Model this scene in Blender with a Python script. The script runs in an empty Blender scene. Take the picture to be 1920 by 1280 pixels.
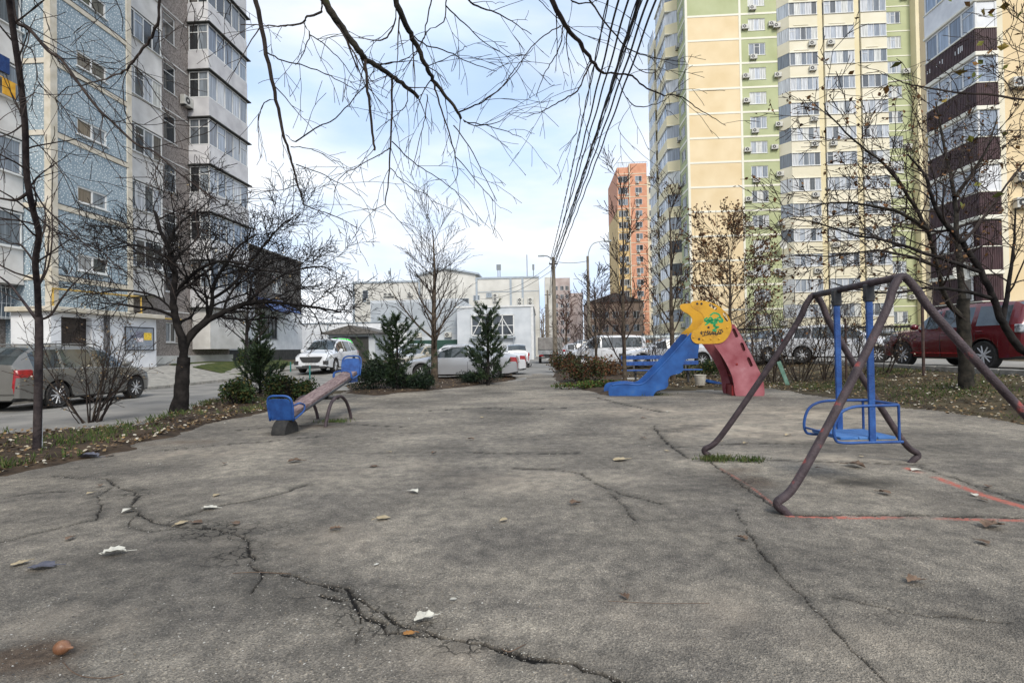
import bpy, math, random
import numpy as np
from mathutils import Vector, Matrix
from mathutils.geometry import tessellate_polygon
R = random.Random(7)
COL = bpy.context.scene.collection
PI = math.pi

# ---------------------------------------------------------------- camera model
CF, CP, CR, TH, CH = 1000.0, 0.0125, -0.017, 0.058, 1.25
_f = Vector((0, math.cos(CP), math.sin(CP))); _r = Vector((1, 0, 0)); _u = _r.cross(_f)
RT = math.cos(CR)*_r + math.sin(CR)*_u
UP = -math.sin(CR)*_r + math.cos(CR)*_u
S = Vector((math.sin(TH), math.cos(TH), 0)); A = Vector((math.cos(TH), -math.sin(TH), 0))
CAM = Vector((0, 0, CH))
def ray(x, y): return _f + (x-960)/CF*RT + (640-y)/CF*UP
def G(x, y, z=0.0):
    d = ray(x, y); return CAM + d*((z-CH)/d.z)
def PY(x, y, Y):
    d = ray(x, y); return CAM + d*(Y/d.y)
def UV(u, v, z=0.0): return A*u + S*v + Vector((0, 0, z))
def uv(p): return p.dot(A), p.dot(S)
def ss(t):
    t = min(1.0, max(0.0, t)); return t*t*(3-2*t)
def terrain(u, v):
    hr = .48*ss((u-6.8)/4.5)
    hr = max(hr, .2*ss((v-20)/6)*ss((u-2.2)/3))
    hl = .2*ss((v-22)/6)*ss((-u-6)/4)
    hl = max(hl, .6*ss((-u-14)/4))
    return max(hr, hl)
def ground_at(x, y, lift=0.0):
    # point of the terrain seen at pixel (x, y)
    z = 0.0
    for _ in range(25):
        p = G(x, y, min(z, 1.1)); z = .5*z + .5*terrain(*uv(p))
    p = G(x, y, z); p.z = z + lift
    return p

# ---------------------------------------------------------------- mesh builder
class MB:
    def __init__(s): s.v = []; s.f = []; s.m = None; s.mi = []; s.cur = 0
    def add(s, vs, fs):
        n = len(s.v)
        if s.m is not None: vs = [s.m @ Vector(q) for q in vs]
        s.v.extend([(q[0], q[1], q[2]) for q in vs])
        s.f.extend([tuple(i+n for i in f) for f in fs]); s.mi.extend([s.cur]*len(fs))
        return s
    def box(s, x0, x1, y0, y1, z0, z1):
        v = [(x0,y0,z0),(x1,y0,z0),(x1,y1,z0),(x0,y1,z0),(x0,y0,z1),(x1,y0,z1),(x1,y1,z1),(x0,y1,z1)]
        return s.add(v, [(0,3,2,1),(4,5,6,7),(0,1,5,4),(1,2,6,5),(2,3,7,6),(3,0,4,7)])
    def bbox(s, x0, x1, y0, y1, z0, z1, b=.01):
        # box with chamfered edges
        xs=(x0,x0+b,x1-b,x1); ys=(y0,y0+b,y1-b,y1); zs=(z0,z0+b,z1-b,z1)
        vs=[];ix={}
        def vi(p):
            if p not in ix: ix[p]=len(vs); vs.append(p)
            return ix[p]
        fs=[]
        def q(*ps): fs.append(tuple(vi(p) for p in ps))
        X0,X1,X2,X3=xs;Y0,Y1,Y2,Y3=ys;Z0,Z1,Z2,Z3=zs
        q((X1,Y1,Z0),(X1,Y2,Z0),(X2,Y2,Z0),(X2,Y1,Z0)); q((X1,Y1,Z3),(X2,Y1,Z3),(X2,Y2,Z3),(X1,Y2,Z3))
        q((X1,Y0,Z1),(X2,Y0,Z1),(X2,Y0,Z2),(X1,Y0,Z2)); q((X1,Y3,Z1),(X1,Y3,Z2),(X2,Y3,Z2),(X2,Y3,Z1))
        q((X0,Y1,Z1),(X0,Y1,Z2),(X0,Y2,Z2),(X0,Y2,Z1)); q((X3,Y1,Z1),(X3,Y2,Z1),(X3,Y2,Z2),(X3,Y1,Z2))
        for (ya,yb,) in ((Y0,Y1),(Y3,Y2)):
            for (za,zb) in ((Z0,Z1),(Z3,Z2)):
                q((X1,ya,zb),(X2,ya,zb),(X2,yb,za),(X1,yb,za))
        for (xa,xb) in ((X0,X1),(X3,X2)):
            for (za,zb) in ((Z0,Z1),(Z3,Z2)):
                q((xa,Y1,zb),(xa,Y2,zb),(xb,Y2,za),(xb,Y1,za))
            for (ya,yb) in ((Y0,Y1),(Y3,Y2)):
                q((xa,yb,Z1),(xa,yb,Z2),(xb,ya,Z2),(xb,ya,Z1))
                q((xa,yb,Z1),(xb,ya,Z1),(xb,yb,Z0)); q((xa,yb,Z2),(xb,ya,Z2),(xb,yb,Z3))
        return s.add(vs, fs)
    def tube(s, pts, rad, n=8, cap=True):
        pts = [Vector(p) for p in pts]
        if not hasattr(rad, '__len__'): rad = [rad]*len(pts)
        vs = []; fs = []
        ref = None
        for i, p in enumerate(pts):
            a = pts[max(i-1, 0)]; b = pts[min(i+1, len(pts)-1)]
            t = (b-a)
            if t.length < 1e-9: t = Vector((0,0,1))
            t.normalize()
            if ref is None:
                ref = Vector((0,0,1)) if abs(t.z) < .9 else Vector((1,0,0))
                ref = (ref - t*ref.dot(t)).normalized()
            else:
                ref = ref - t*ref.dot(t)
                ref = ref.normalized() if ref.length > 1e-6 else t.orthogonal().normalized()
            bi = t.cross(ref)
            for k in range(n):
                an = 2*PI*k/n
                vs.append(p + (ref*math.cos(an)+bi*math.sin(an))*rad[i])
        for i in range(len(pts)-1):
            for k in range(n):
                k2 = (k+1) % n
                fs.append((i*n+k, i*n+k2, (i+1)*n+k2, (i+1)*n+k))
        if cap:
            fs.append(tuple(reversed(range(n)))); fs.append(tuple(range((len(pts)-1)*n, len(pts)*n)))
        return s.add(vs, fs)
    def lathe(s, prof, n=24, ax='z'):
        vs = []; fs = []
        for (r, z) in prof:
            for k in range(n):
                a = 2*PI*k/n; c, d = r*math.cos(a), r*math.sin(a)
                vs.append((c, d, z) if ax == 'z' else ((c, z, d) if ax == 'y' else (z, c, d)))
        m = len(prof)
        for i in range(m-1):
            for k in range(n):
                k2 = (k+1) % n; fs.append((i*n+k, i*n+k2, (i+1)*n+k2, (i+1)*n+k))
        fs.append(tuple(reversed(range(n)))); fs.append(tuple(range((m-1)*n, m*n)))
        return s.add(vs, fs)
    def prism(s, outer, y0, y1, holes=()):
        # polygon in x,z extruded along y
        loops = [outer] + list(holes)
        flat = [p for l in loops for p in l]
        tris = tessellate_polygon([[Vector((p[0], p[1], 0)) for p in l] for l in loops])
        n = len(flat)
        vs = [(p[0], y0, p[1]) for p in flat] + [(p[0], y1, p[1]) for p in flat]
        fs = [tuple(t) for t in tris] + [tuple(i+n for i in reversed(t)) for t in tris]
        o = 0
        for l in loops:
            m = len(l)
            for i in range(m):
                j = (i+1) % m
                fs.append((o+i, o+j, o+j+n, o+i+n))
            o += m
        return s.add(vs, fs)
    def quad(s, a, b, c, d): return s.add([a, b, c, d], [(0,1,2,3)])
    def mesh(s, name, mats, smooth=False, sharp=None):
        me = bpy.data.meshes.new(name); me.from_pydata(s.v, [], s.f)
        if not isinstance(mats, (list, tuple)): mats = [mats]
        for m in mats: me.materials.append(m)
        if len(mats) > 1: me.polygons.foreach_set('material_index', s.mi)
        if smooth:
            me.polygons.foreach_set('use_smooth', [True]*len(me.polygons))
            if sharp: me.set_sharp_from_angle(angle=math.radians(sharp))
        me.update(); return me

def root_of(o):
    while o.parent: o = o.parent
    return o
def obj(name, mb, mat, parent=None, smooth=False, sharp=None, world=False, loc=None, rotz=0):
    """links the collected shapes as ONE mesh object; world=True: coordinates are world coordinates"""
    if isinstance(mb, bpy.types.Mesh): me = mb
    else:
        if world and parent is not None:
            r = root_of(parent)
            iv = (Matrix.Translation(r.location) @ Matrix.Rotation(r.rotation_euler.z, 4, 'Z')).inverted()
            mb.v = [tuple(iv @ Vector(q)) for q in mb.v]
        me = mb.mesh(name, mat, smooth, sharp)
    o = bpy.data.objects.new(name, me); COL.objects.link(o)
    if parent: o.parent = parent
    if loc is not None: o.location = loc
    if rotz: o.rotation_euler = (0, 0, rotz)
    return o
def tag(o, label=None, cat=None, group=None, kind=None):
    if label: o['label'] = label
    if cat: o['category'] = cat
    if group: o['group'] = group
    if kind: o['kind'] = kind
    return o
def thing(name, label, cat, loc=(0,0,0), rotz=0, group=None):
    o = bpy.data.objects.new(name, None); COL.objects.link(o); o.empty_display_size = .2
    o.location = loc; o.rotation_euler = (0, 0, rotz)
    return tag(o, label, cat, group)
def copy_tree(o, parent=None):
    c = o.copy(); COL.objects.link(c); c.parent = parent
    for ch in CH_(o): copy_tree(ch, c)
    return c
def CH_(o): return [x for x in bpy.data.objects if x.parent == o]
def dup(o, loc, rotz=0, label=None):
    c = copy_tree(o); c.location = loc; c.rotation_euler = (0, 0, rotz)
    if label: c['label'] = label
    return c

# ---------------------------------------------------------------- materials
def mat(name, c1, c2=None, scale=6, rough=.7, bump=0, bscale=40, metal=0, spec=.5, detail=5, c3=None, stretch=(1,1,1),
        island=0, coat=0, objr=0, thr=(.35,.65), dist=0.0):
    m = bpy.data.materials.new(name); m.use_nodes = True
    nt = m.node_tree; N = nt.nodes; L = nt.links; b = N['Principled BSDF']
    b.inputs['Roughness'].default_value = rough; b.inputs['Metallic'].default_value = metal
    b.inputs['Specular IOR Level'].default_value = spec
    if coat: b.inputs['Coat Weight'].default_value = coat; b.inputs['Coat Roughness'].default_value = .05
    tc = N.new('ShaderNodeTexCoord'); mp = N.new('ShaderNodeMapping'); mp.inputs['Scale'].default_value = stretch
    L.new(tc.outputs['Object'], mp.inputs['Vector'])
    c1 = tuple(c1)+(1,); col = None
    if c2 is not None:
        c2 = tuple(c2)+(1,)
        nz = N.new('ShaderNodeTexNoise'); nz.inputs['Scale'].default_value = scale; nz.inputs['Detail'].default_value = detail
        nz.inputs['Distortion'].default_value = dist
        L.new(mp.outputs[0], nz.inputs['Vector'])
        rp = N.new('ShaderNodeValToRGB'); rp.color_ramp.elements[0].position = thr[0]; rp.color_ramp.elements[1].position = thr[1]
        rp.color_ramp.elements[0].color = c1; rp.color_ramp.elements[1].color = c2
        if c3 is not None:
            e = rp.color_ramp.elements.new(min(.98, thr[1]+.12)); e.color = tuple(c3)+(1,)
        L.new(nz.outputs['Fac'], rp.inputs[0]); col = rp.outputs[0]
    if island or objr:
        hs = N.new('ShaderNodeHueSaturation')
        mr = N.new('ShaderNodeMapRange'); a = island or objr
        if island:
            g = N.new('ShaderNodeNewGeometry'); L.new(g.outputs['Random Per Island'], mr.inputs[0])
        else:
            g = N.new('ShaderNodeObjectInfo'); L.new(g.outputs['Random'], mr.inputs[0])
        mr.inputs[3].default_value = 1-a; mr.inputs[4].default_value = 1+a
        L.new(mr.outputs[0], hs.inputs['Value'])
        if col is not None: L.new(col, hs.inputs['Color'])
        else: hs.inputs['Color'].default_value = c1
        col = hs.outputs[0]
    if col is not None: L.new(col, b.inputs['Base Color'])
    else: b.inputs['Base Color'].default_value = c1
    if bump:
        n2 = N.new('ShaderNodeTexNoise'); n2.inputs['Scale'].default_value = bscale; n2.inputs['Detail'].default_value = 6
        L.new(mp.outputs[0], n2.inputs['Vector'])
        bp = N.new('ShaderNodeBump'); bp.inputs['Strength'].default_value = bump; bp.inputs['Distance'].default_value = .02
        L.new(n2.outputs['Fac'], bp.inputs['Height']); L.new(bp.outputs[0], b.inputs['Normal'])
    return m
def ramp_island(name, cols, rough=.8, objr=False, spec=.3):
    """each separate piece takes its own colour from the list"""
    m = bpy.data.materials.new(name); m.use_nodes = True
    nt = m.node_tree; N = nt.nodes; L = nt.links; b = N['Principled BSDF']
    b.inputs['Roughness'].default_value = rough; b.inputs['Specular IOR Level'].default_value = spec
    if objr: g = N.new('ShaderNodeObjectInfo'); o = g.outputs['Random']
    else: g = N.new('ShaderNodeNewGeometry'); o = g.outputs['Random Per Island']
    rp = N.new('ShaderNodeValToRGB'); rp.color_ramp.interpolation = 'CONSTANT'
    el = rp.color_ramp.elements
    while len(el) < len(cols): el.new(.5)
    for i, c in enumerate(cols):
        el[i].position = i/len(cols); el[i].color = tuple(c)+(1,)
    L.new(o, rp.inputs[0]); L.new(rp.outputs[0], b.inputs['Base Color'])
    return m
def glass_mat(name, cols, rough=.06, metal=0.0):
    """window glass: what hangs behind each pane differs (curtain, blind, dark room), gloss over it"""
    m = bpy.data.materials.new(name); m.use_nodes = True
    nt = m.node_tree; N = nt.nodes; L = nt.links; b = N['Principled BSDF']
    b.inputs['Roughness'].default_value = rough; b.inputs['Specular IOR Level'].default_value = .9; b.inputs['Metallic'].default_value = metal
    g = N.new('ShaderNodeNewGeometry'); oi = N.new('ShaderNodeObjectInfo')
    ad = N.new('ShaderNodeMath'); ad.operation = 'ADD'; L.new(g.outputs['Random Per Island'], ad.inputs[0]); L.new(oi.outputs['Random'], ad.inputs[1])
    fr = N.new('ShaderNodeMath'); fr.operation = 'FRACT'; L.new(ad.outputs[0], fr.inputs[0])
    rp = N.new('ShaderNodeValToRGB'); rp.color_ramp.interpolation = 'CONSTANT'; el = rp.color_ramp.elements
    while len(el) < len(cols): el.new(.5)
    for i, c in enumerate(cols): el[i].position = i/len(cols); el[i].color = tuple(c)+(1,)
    L.new(fr.outputs[0], rp.inputs[0])
    tc = N.new('ShaderNodeTexCoord'); mp = N.new('ShaderNodeMapping'); mp.inputs['Scale'].default_value = (14, 14, .6)
    L.new(tc.outputs['Object'], mp.inputs[0])
    nz = N.new('ShaderNodeTexNoise'); nz.inputs['Scale'].default_value = 1; nz.inputs['Detail'].default_value = 2; L.new(mp.outputs[0], nz.inputs[0])
    mr = N.new('ShaderNodeMapRange'); mr.inputs[1].default_value = .3; mr.inputs[2].default_value = .7; mr.inputs[3].default_value = .55; mr.inputs[4].default_value = 1.25
    L.new(nz.outputs['Fac'], mr.inputs[0])
    mx = N.new('ShaderNodeMix'); mx.data_type = 'RGBA'; mx.blend_type = 'MULTIPLY'; mx.inputs[0].default_value = 1
    L.new(rp.outputs[0], mx.inputs[6]); L.new(mr.outputs[0], mx.inputs[7]); L.new(mx.outputs[2], b.inputs['Base Color'])
    return m
# ================================================================ setting
M = {}
def attr_mat():
    m = bpy.data.materials.new('old_asphalt'); m.use_nodes = True
    nt = m.node_tree; N = nt.nodes; L = nt.links; b = N['Principled BSDF']
    b.inputs['Roughness'].default_value = .92; b.inputs['Specular IOR Level'].default_value = .25
    tc = N.new('ShaderNodeTexCoord'); P = tc.outputs['Object']
    def noise(sc, det=6, dist=0, stretch=None):
        n = N.new('ShaderNodeTexNoise'); n.inputs['Scale'].default_value = sc; n.inputs['Detail'].default_value = det; n.inputs['Distortion'].default_value = dist
        if stretch:
            mp = N.new('ShaderNodeMapping'); mp.inputs['Scale'].default_value = stretch; L.new(P, mp.inputs[0]); L.new(mp.outputs[0], n.inputs[0])
        else: L.new(P, n.inputs[0])
        return n.outputs['Fac']
    def ramp(f, stops):
        r = N.new('ShaderNodeValToRGB'); el = r.color_ramp.elements
        while len(el) < len(stops): el.new(.5)
        for i, (p, c) in enumerate(stops): el[i].position = p; el[i].color = tuple(c)+(1,)
        L.new(f, r.inputs[0]); return r.outputs[0]
    def mix(f, a, c, mode='MIX'):
        x = N.new('ShaderNodeMix'); x.data_type = 'RGBA'; x.blend_type = mode
        if isinstance(f, float): x.inputs[0].default_value = f
        else: L.new(f, x.inputs[0])
        for k, q in ((6, a), (7, c)):
            if isinstance(q, tuple): x.inputs[k].default_value = q+(1,)
            else: L.new(q, x.inputs[k])
        return x.outputs[2]
    def at(n):
        a = N.new('ShaderNodeAttribute'); a.attribute_name = n; return a.outputs['Fac']
    def math_(op, a, c):
        x = N.new('ShaderNodeMath'); x.operation = op; x.use_clamp = True
        for k, q in ((0, a), (1, c)):
            if isinstance(q, (float, int)): x.inputs[k].default_value = q
            else: L.new(q, x.inputs[k])
        return x.outputs[0]
    big = ramp(noise(.55, 7, .6), [(.30, (.15,.139,.127)), (.5, (.228,.210,.190)), (.70, (.34,.311,.275))])
    streak = ramp(noise(1.0, 6, .3, (.9, 1.6, 1)), [(.35, (.74,.74,.74)), (.62, (1.14,1.13,1.09))])
    col = mix(1.0, big, streak, 'MULTIPLY')
    med = ramp(noise(9, 8), [(.3, (.7,.7,.7)), (.7, (1.3,1.28,1.24))]); col = mix(1.0, col, med, 'MULTIPLY')
    # pebbles of the aggregate
    vo = N.new('ShaderNodeTexVoronoi'); vo.inputs['Scale'].default_value = 135; L.new(P, vo.inputs['Vector'])
    sp = N.new('ShaderNodeSeparateColor'); L.new(vo.outputs['Color'], sp.inputs[0])
    peb = ramp(sp.outputs[0], [(0, (.45,.45,.44)), (.5, (.92,.92,.9)), (.9, (1.2,1.18,1.12)), (.985, (1.9,1.85,1.75))])
    col = mix(.7, col, mix(1.0, col, peb, 'MULTIPLY'))
    vo2 = N.new('ShaderNodeTexVoronoi'); vo2.inputs['Scale'].default_value = 300; L.new(P, vo2.inputs['Vector'])
    sp2 = N.new('ShaderNodeSeparateColor'); L.new(vo2.outputs['Color'], sp2.inputs[0])
    col = mix(.6, col, mix(1.0, col, ramp(sp2.outputs[1], [(0, (.5,.5,.5)), (.3, (.92,.92,.92)), (1, (1.32,1.3,1.24))]), 'MULTIPLY'))
    col = mix(at('dust'), col, mix(.5, (.50,.425,.335), mix(1.0, (.50,.425,.335), med, 'MULTIPLY')))
    col = mix(math_('MULTIPLY', at('stain_shade'), .85), col, (.04,.038,.034))
    pn = ramp(noise(26, 5), [(.36, (0,0,0)), (.5, (1,1,1))])
    col = mix(math_('MULTIPLY', at('paint'), pn), col, (.50,.15,.11))
    mr_ = ramp(noise(22, 7), [(.35, (.07,.048,.034)), (.65, (.16,.115,.08))])
    col = mix(math_('MULTIPLY', at('mud'), .85), col, mr_)
    col = mix(at('moss'), col, (.055,.07,.02))
    vc = N.new('ShaderNodeTexVoronoi'); vc.feature = 'DISTANCE_TO_EDGE'; vc.inputs['Scale'].default_value = 11
    nd = N.new('ShaderNodeTexNoise'); nd.inputs['Scale'].default_value = 16; nd.inputs['Detail'].default_value = 4; L.new(P, nd.inputs[0])
    vm = N.new('ShaderNodeVectorMath'); vm.operation = 'SCALE'; vm.inputs['Scale'].default_value = .11; L.new(nd.outputs['Color'], vm.inputs[0])
    va = N.new('ShaderNodeVectorMath'); L.new(P, va.inputs[0]); L.new(vm.outputs[0], va.inputs[1]); L.new(va.outputs[0], vc.inputs['Vector'])
    ed = ramp(vc.outputs['Distance'], [(.0, (1,1,1)), (.035, (.8,.8,.8)), (.07, (0,0,0))])
    col = mix(math_('MULTIPLY', at('crumble'), ed), col, (.014,.013,.011))
    col = mix(at('crack'), col, (.010,.009,.008))
    L.new(col, b.inputs['Base Color'])
    h = math_('ADD', math_('MULTIPLY', vo.outputs['Distance'], .8), math_('MULTIPLY', noise(60, 8), .9))
    bp = N.new('ShaderNodeBump'); bp.inputs['Strength'].default_value = .8; bp.inputs['Distance'].default_value = .012
    L.new(h, bp.inputs['Height']); L.new(bp.outputs[0], b.inputs['Normal'])
    return m
M['asphalt'] = attr_mat()
M['road'] = mat('driveway_asphalt', (.18,.175,.165), (.30,.285,.26), scale=.9, rough=.9, bump=.5, bscale=70, detail=9, spec=.25)
M['path'] = M['road']
M['dirt'] = mat('leafy_soil', (.035,.027,.018), (.10,.08,.045), scale=1.6, rough=.95, bump=.8, bscale=25, detail=9, c3=(.05,.065,.018), spec=.2)
M['soil'] = mat('bare_soil', (.03,.022,.016), (.085,.06,.04), scale=4, rough=.95, bump=.9, bscale=30, detail=9, spec=.2)
M['concrete'] = mat('concrete_kerb', (.22,.21,.19), (.36,.34,.30), scale=5, rough=.9, bump=.4, bscale=60)
M['lawn'] = mat('thin_grass', (.03,.05,.012), (.09,.10,.03), scale=2.5, rough=.95, bump=.8, bscale=40, detail=8, c3=(.12,.09,.05), spec=.2)

def grid_mesh(name, us, vs, zf, material, kind='structure'):
    nu, nv = len(us), len(vs)
    co = []
    for v in vs:
        for u in us: 
            p = UV(u, v, zf(u, v)); co.append((p.x, p.y, p.z))
    fs = [(j*nu+i, j*nu+i+1, (j+1)*nu+i+1, (j+1)*nu+i) for j in range(nv-1) for i in range(nu-1)]
    me = bpy.data.meshes.new(name); me.from_pydata(co, [], fs); me.materials.append(material)
    me.polygons.foreach_set('use_smooth', [True]*len(fs)); me.update()
    o = bpy.data.objects.new(name, me); COL.objects.link(o); o['kind'] = kind
    return o
def rng(a, b, st):
    n = max(1, int(round((b-a)/st))); return [a+(b-a)*i/n for i in range(n+1)]
us = [-900,-500,-300,-150,-80,-50]+rng(-35,-20,1.5)[:-1]+rng(-20,16,.35)+rng(17,60,3)+[100,200,400,900]
vs = [-400,-100,-40,-15]+rng(-8,30,.4)+rng(31,60,1.5)[1:]+[80,110,150,220,320,500,900]
def dip(u, v): return .06 if (-6.3 < u < 6.1 and v < 17) or (-4.2 < u < .5 and v < 19.5) or (-.6 < u < .5 and v < 24.5) else 0
grid_mesh('ground', us, vs, lambda u, v: terrain(u, v) - .006 - dip(u, v), M['dirt'])
grid_mesh('road', rng(-13.8,.78,.5), rng(-9,30,.5)+rng(32,110,4), lambda u, v: terrain(u, v)+.004-dip(u, v), M['road'])
grid_mesh('road', rng(10.7,16.8,.4), rng(-6,30,.6)+rng(32,64,4), lambda u, v: terrain(u, v)+.006, M['road'])
grid_mesh('road', rng(.78,11,.6), rng(34,62,2), lambda u, v: terrain(u, v)+.002, M['road'])
# pavement in front of the panel block, behind a kerb
grid_mesh('pavement', rng(-18.4,-13.98,.5), rng(-8,34,1), lambda u, v: terrain(u, v)+.12, M['concrete'])
grid_mesh('lawn', rng(-20.4,-14.4,.4), rng(24.6,34.5,.6), lambda u, v: terrain(u, v)+.135+.03*math.sin(u*3+v), M['lawn'])
def kerb(u0, u1, v0, v1, base_u):
    m = MB(); v = v0
    while v < v1:
        m.m = Matrix.Translation(UV((u0+u1)/2, v, terrain(base_u, v))) @ Matrix.Rotation(-TH, 4, 'Z')
        m.bbox(-(u1-u0)/2, (u1-u0)/2, .01, .99, -.1, .125+R.uniform(-.006,.006), .015); v += 1
    tag(obj('kerb', m, M['concrete']), kind='structure')
kerb(-13.98, -13.82, -8, 34, -13.9)
kerb(10.52, 10.68, -4, 30, 10.6)

def vnoise(x, y, seed=0):
    # cheap value noise on arrays
    xi = np.floor(x).astype(int); yi = np.floor(y).astype(int); xf = x-xi; yf = y-yi
    xf = xf*xf*(3-2*xf); yf = yf*yf*(3-2*yf)
    def h(a, b):
        n = (a*374761393 + b*668265263 + seed*97531) & 0x7fffffff
        n = ((n ^ (n >> 13))*1274126177) & 0x7fffffff
        return ((n ^ (n >> 16)) & 0xffff)/65535.0
    return (h(xi,yi)*(1-xf)+h(xi+1,yi)*xf)*(1-yf)+(h(xi,yi+1)*(1-xf)+h(xi+1,yi+1)*xf)*yf
def fbm(x, y, o=4, seed=0):
    s = 0; a = .5
    for i in range(o): s = s+a*vnoise(x*2**i, y*2**i, seed+i); a *= .5
    return s
def seg_dist(X, Y, pts, wid):
    """normalised distance (distance / half width) to a polyline of (x, y), widths per point"""
    out = np.full(X.shape, 1e3)
    for i in range(len(pts)-1):
        ax, ay = pts[i]; bx, by = pts[i+1]; w = (wid[i]+wid[i+1])/2; pad = w*5
        sel = (X > min(ax,bx)-pad) & (X < max(ax,bx)+pad) & (Y > min(ay,by)-pad) & (Y < max(ay,by)+pad)
        if not sel.any(): continue
        x = X[sel]; y = Y[sel]; dx, dy = bx-ax, by-ay; l2 = dx*dx+dy*dy+1e-12
        t = np.clip(((x-ax)*dx+(y-ay)*dy)/l2, 0, 1)
        d = np.hypot(x-ax-t*dx, y-ay-t*dy)/w
        out[sel] = np.minimum(out[sel], d)
    return out
def inside(X, Y, poly):
    r = np.zeros(X.shape, bool); n = len(poly)
    for i in range(n):
        x1, y1 = poly[i]; x2, y2 = poly[(i+1) % n]
        c = ((y1 > Y) != (y2 > Y)) & (X < (x2-x1)*(Y-y1)/((y2-y1) if y2 != y1 else 1e-9)+x1)
        r ^= c
    return r
def g2(px): return [tuple(G(*q)[:2]) for q in px]
def crackline(px, w, seed, jit=.018):
    rr = random.Random(seed); pts = g2(px); out = [pts[0]]; ws = [w*.5]
    for a, b in zip(pts, pts[1:]):
        d = math.hypot(b[0]-a[0], b[1]-a[1]); n = max(2, int(d/.07))
        for i in range(1, n+1):
            t = i/n; j = jit if i < n else 0
            out.append((a[0]+(b[0]-a[0])*t+rr.uniform(-j,j), a[1]+(b[1]-a[1])*t+rr.uniform(-j,j))); ws.append(w*rr.choice((.3,.5,.8,1.1,1.5)))
    return out, ws
CR_ = [([(100,893),(160,897),(200,897),(215,910),(245,920),(260,930),(247,945),(258,965),(285,978),(340,990),(400,992),(440,1001),(462,1012),(465,1025),(478,1045),(465,1058),(490,1072),(540,1078),(560,1085),(600,1095),(650,1102),(660,1122),(675,1150),(715,1165),(725,1186),(760,1187),(800,1190),(830,1196),(880,1205),(930,1216),(960,1226),(990,1234)], .0065),
 ([(930,1216),(965,1227),(1000,1235),(1045,1240)], .017), ([(1045,1240),(1095,1256),(1150,1272),(1220,1300),(1300,1330)], .010),
 ([(385,955),(430,945),(480,937),(530,925),(575,909)], .007), ([(0,1017),(50,1005),(100,993),(180,975),(190,955),(185,930),(215,910)], .004),
 ([(600,1095),(655,1112),(700,1140),(740,1167),(790,1178),(830,1196)], .007), ([(492,1074),(470,1112)], .004), ([(258,965),(240,985),(280,997),(340,990)], .004),
 ([(310,985),(330,972),(370,962),(385,955)], .005), ([(430,1000),(432,1012),(460,1016)], .004), ([(600,1115),(640,1125),(665,1122)], .006), ([(675,1150),(678,1175),(668,1205)], .0018),
 ([(960,878),(1040,880),(1090,888),(1115,905),(1160,925),(1240,945)], .005), ([(1325,862),(1420,862),(1500,863),(1600,866),(1712,871)], .008),
 ([(1478,965),(1560,966),(1700,966),(1830,968),(1990,972)], .007), ([(1712,871),(1800,900),(1900,935),(2000,965)], .004),
 ([(1380,955),(1420,1030),(1480,1095),(1560,1180),(1640,1260),(1700,1330)], .0022), ([(1330,865),(1370,895),(1420,930),(1478,966)], .006),
 ([(880,848),(960,851),(1040,850),(1085,849)], .010), ([(300,845),(400,835),(500,828),(600,818)], .007), ([(1225,798),(1240,820),(1260,838),(1290,858)], .009),
 ([(430,808),(520,800),(640,795),(760,800)], .008), ([(800,770),(900,764),(980,768),(1060,764)], .012), ([(1270,838),(1400,830),(1560,832)], .006),
 ([(1110,905),(1150,930),(1190,975)], .003), ([(1560,1120),(1700,1150),(1900,1170)], .0022), ([(0,935),(60,925),(140,920)], .003), ([(1120,745),(1180,760),(1240,772)], .012)]
PLAY = [(-300,1500),(-150,960),(-60,895),(0,889),(100,872),(230,846),(330,812),(420,788),(500,770),(600,745),(650,733),(800,719),(960,705),(985,690),(1032,690),(1040,705),(1050,722),(1158,724),(1160,735),(1250,733),(1440,727),(1500,736),(1600,750),(1700,763),(1920,790),(2200,815),(2600,850),(2600,1500)]
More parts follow.
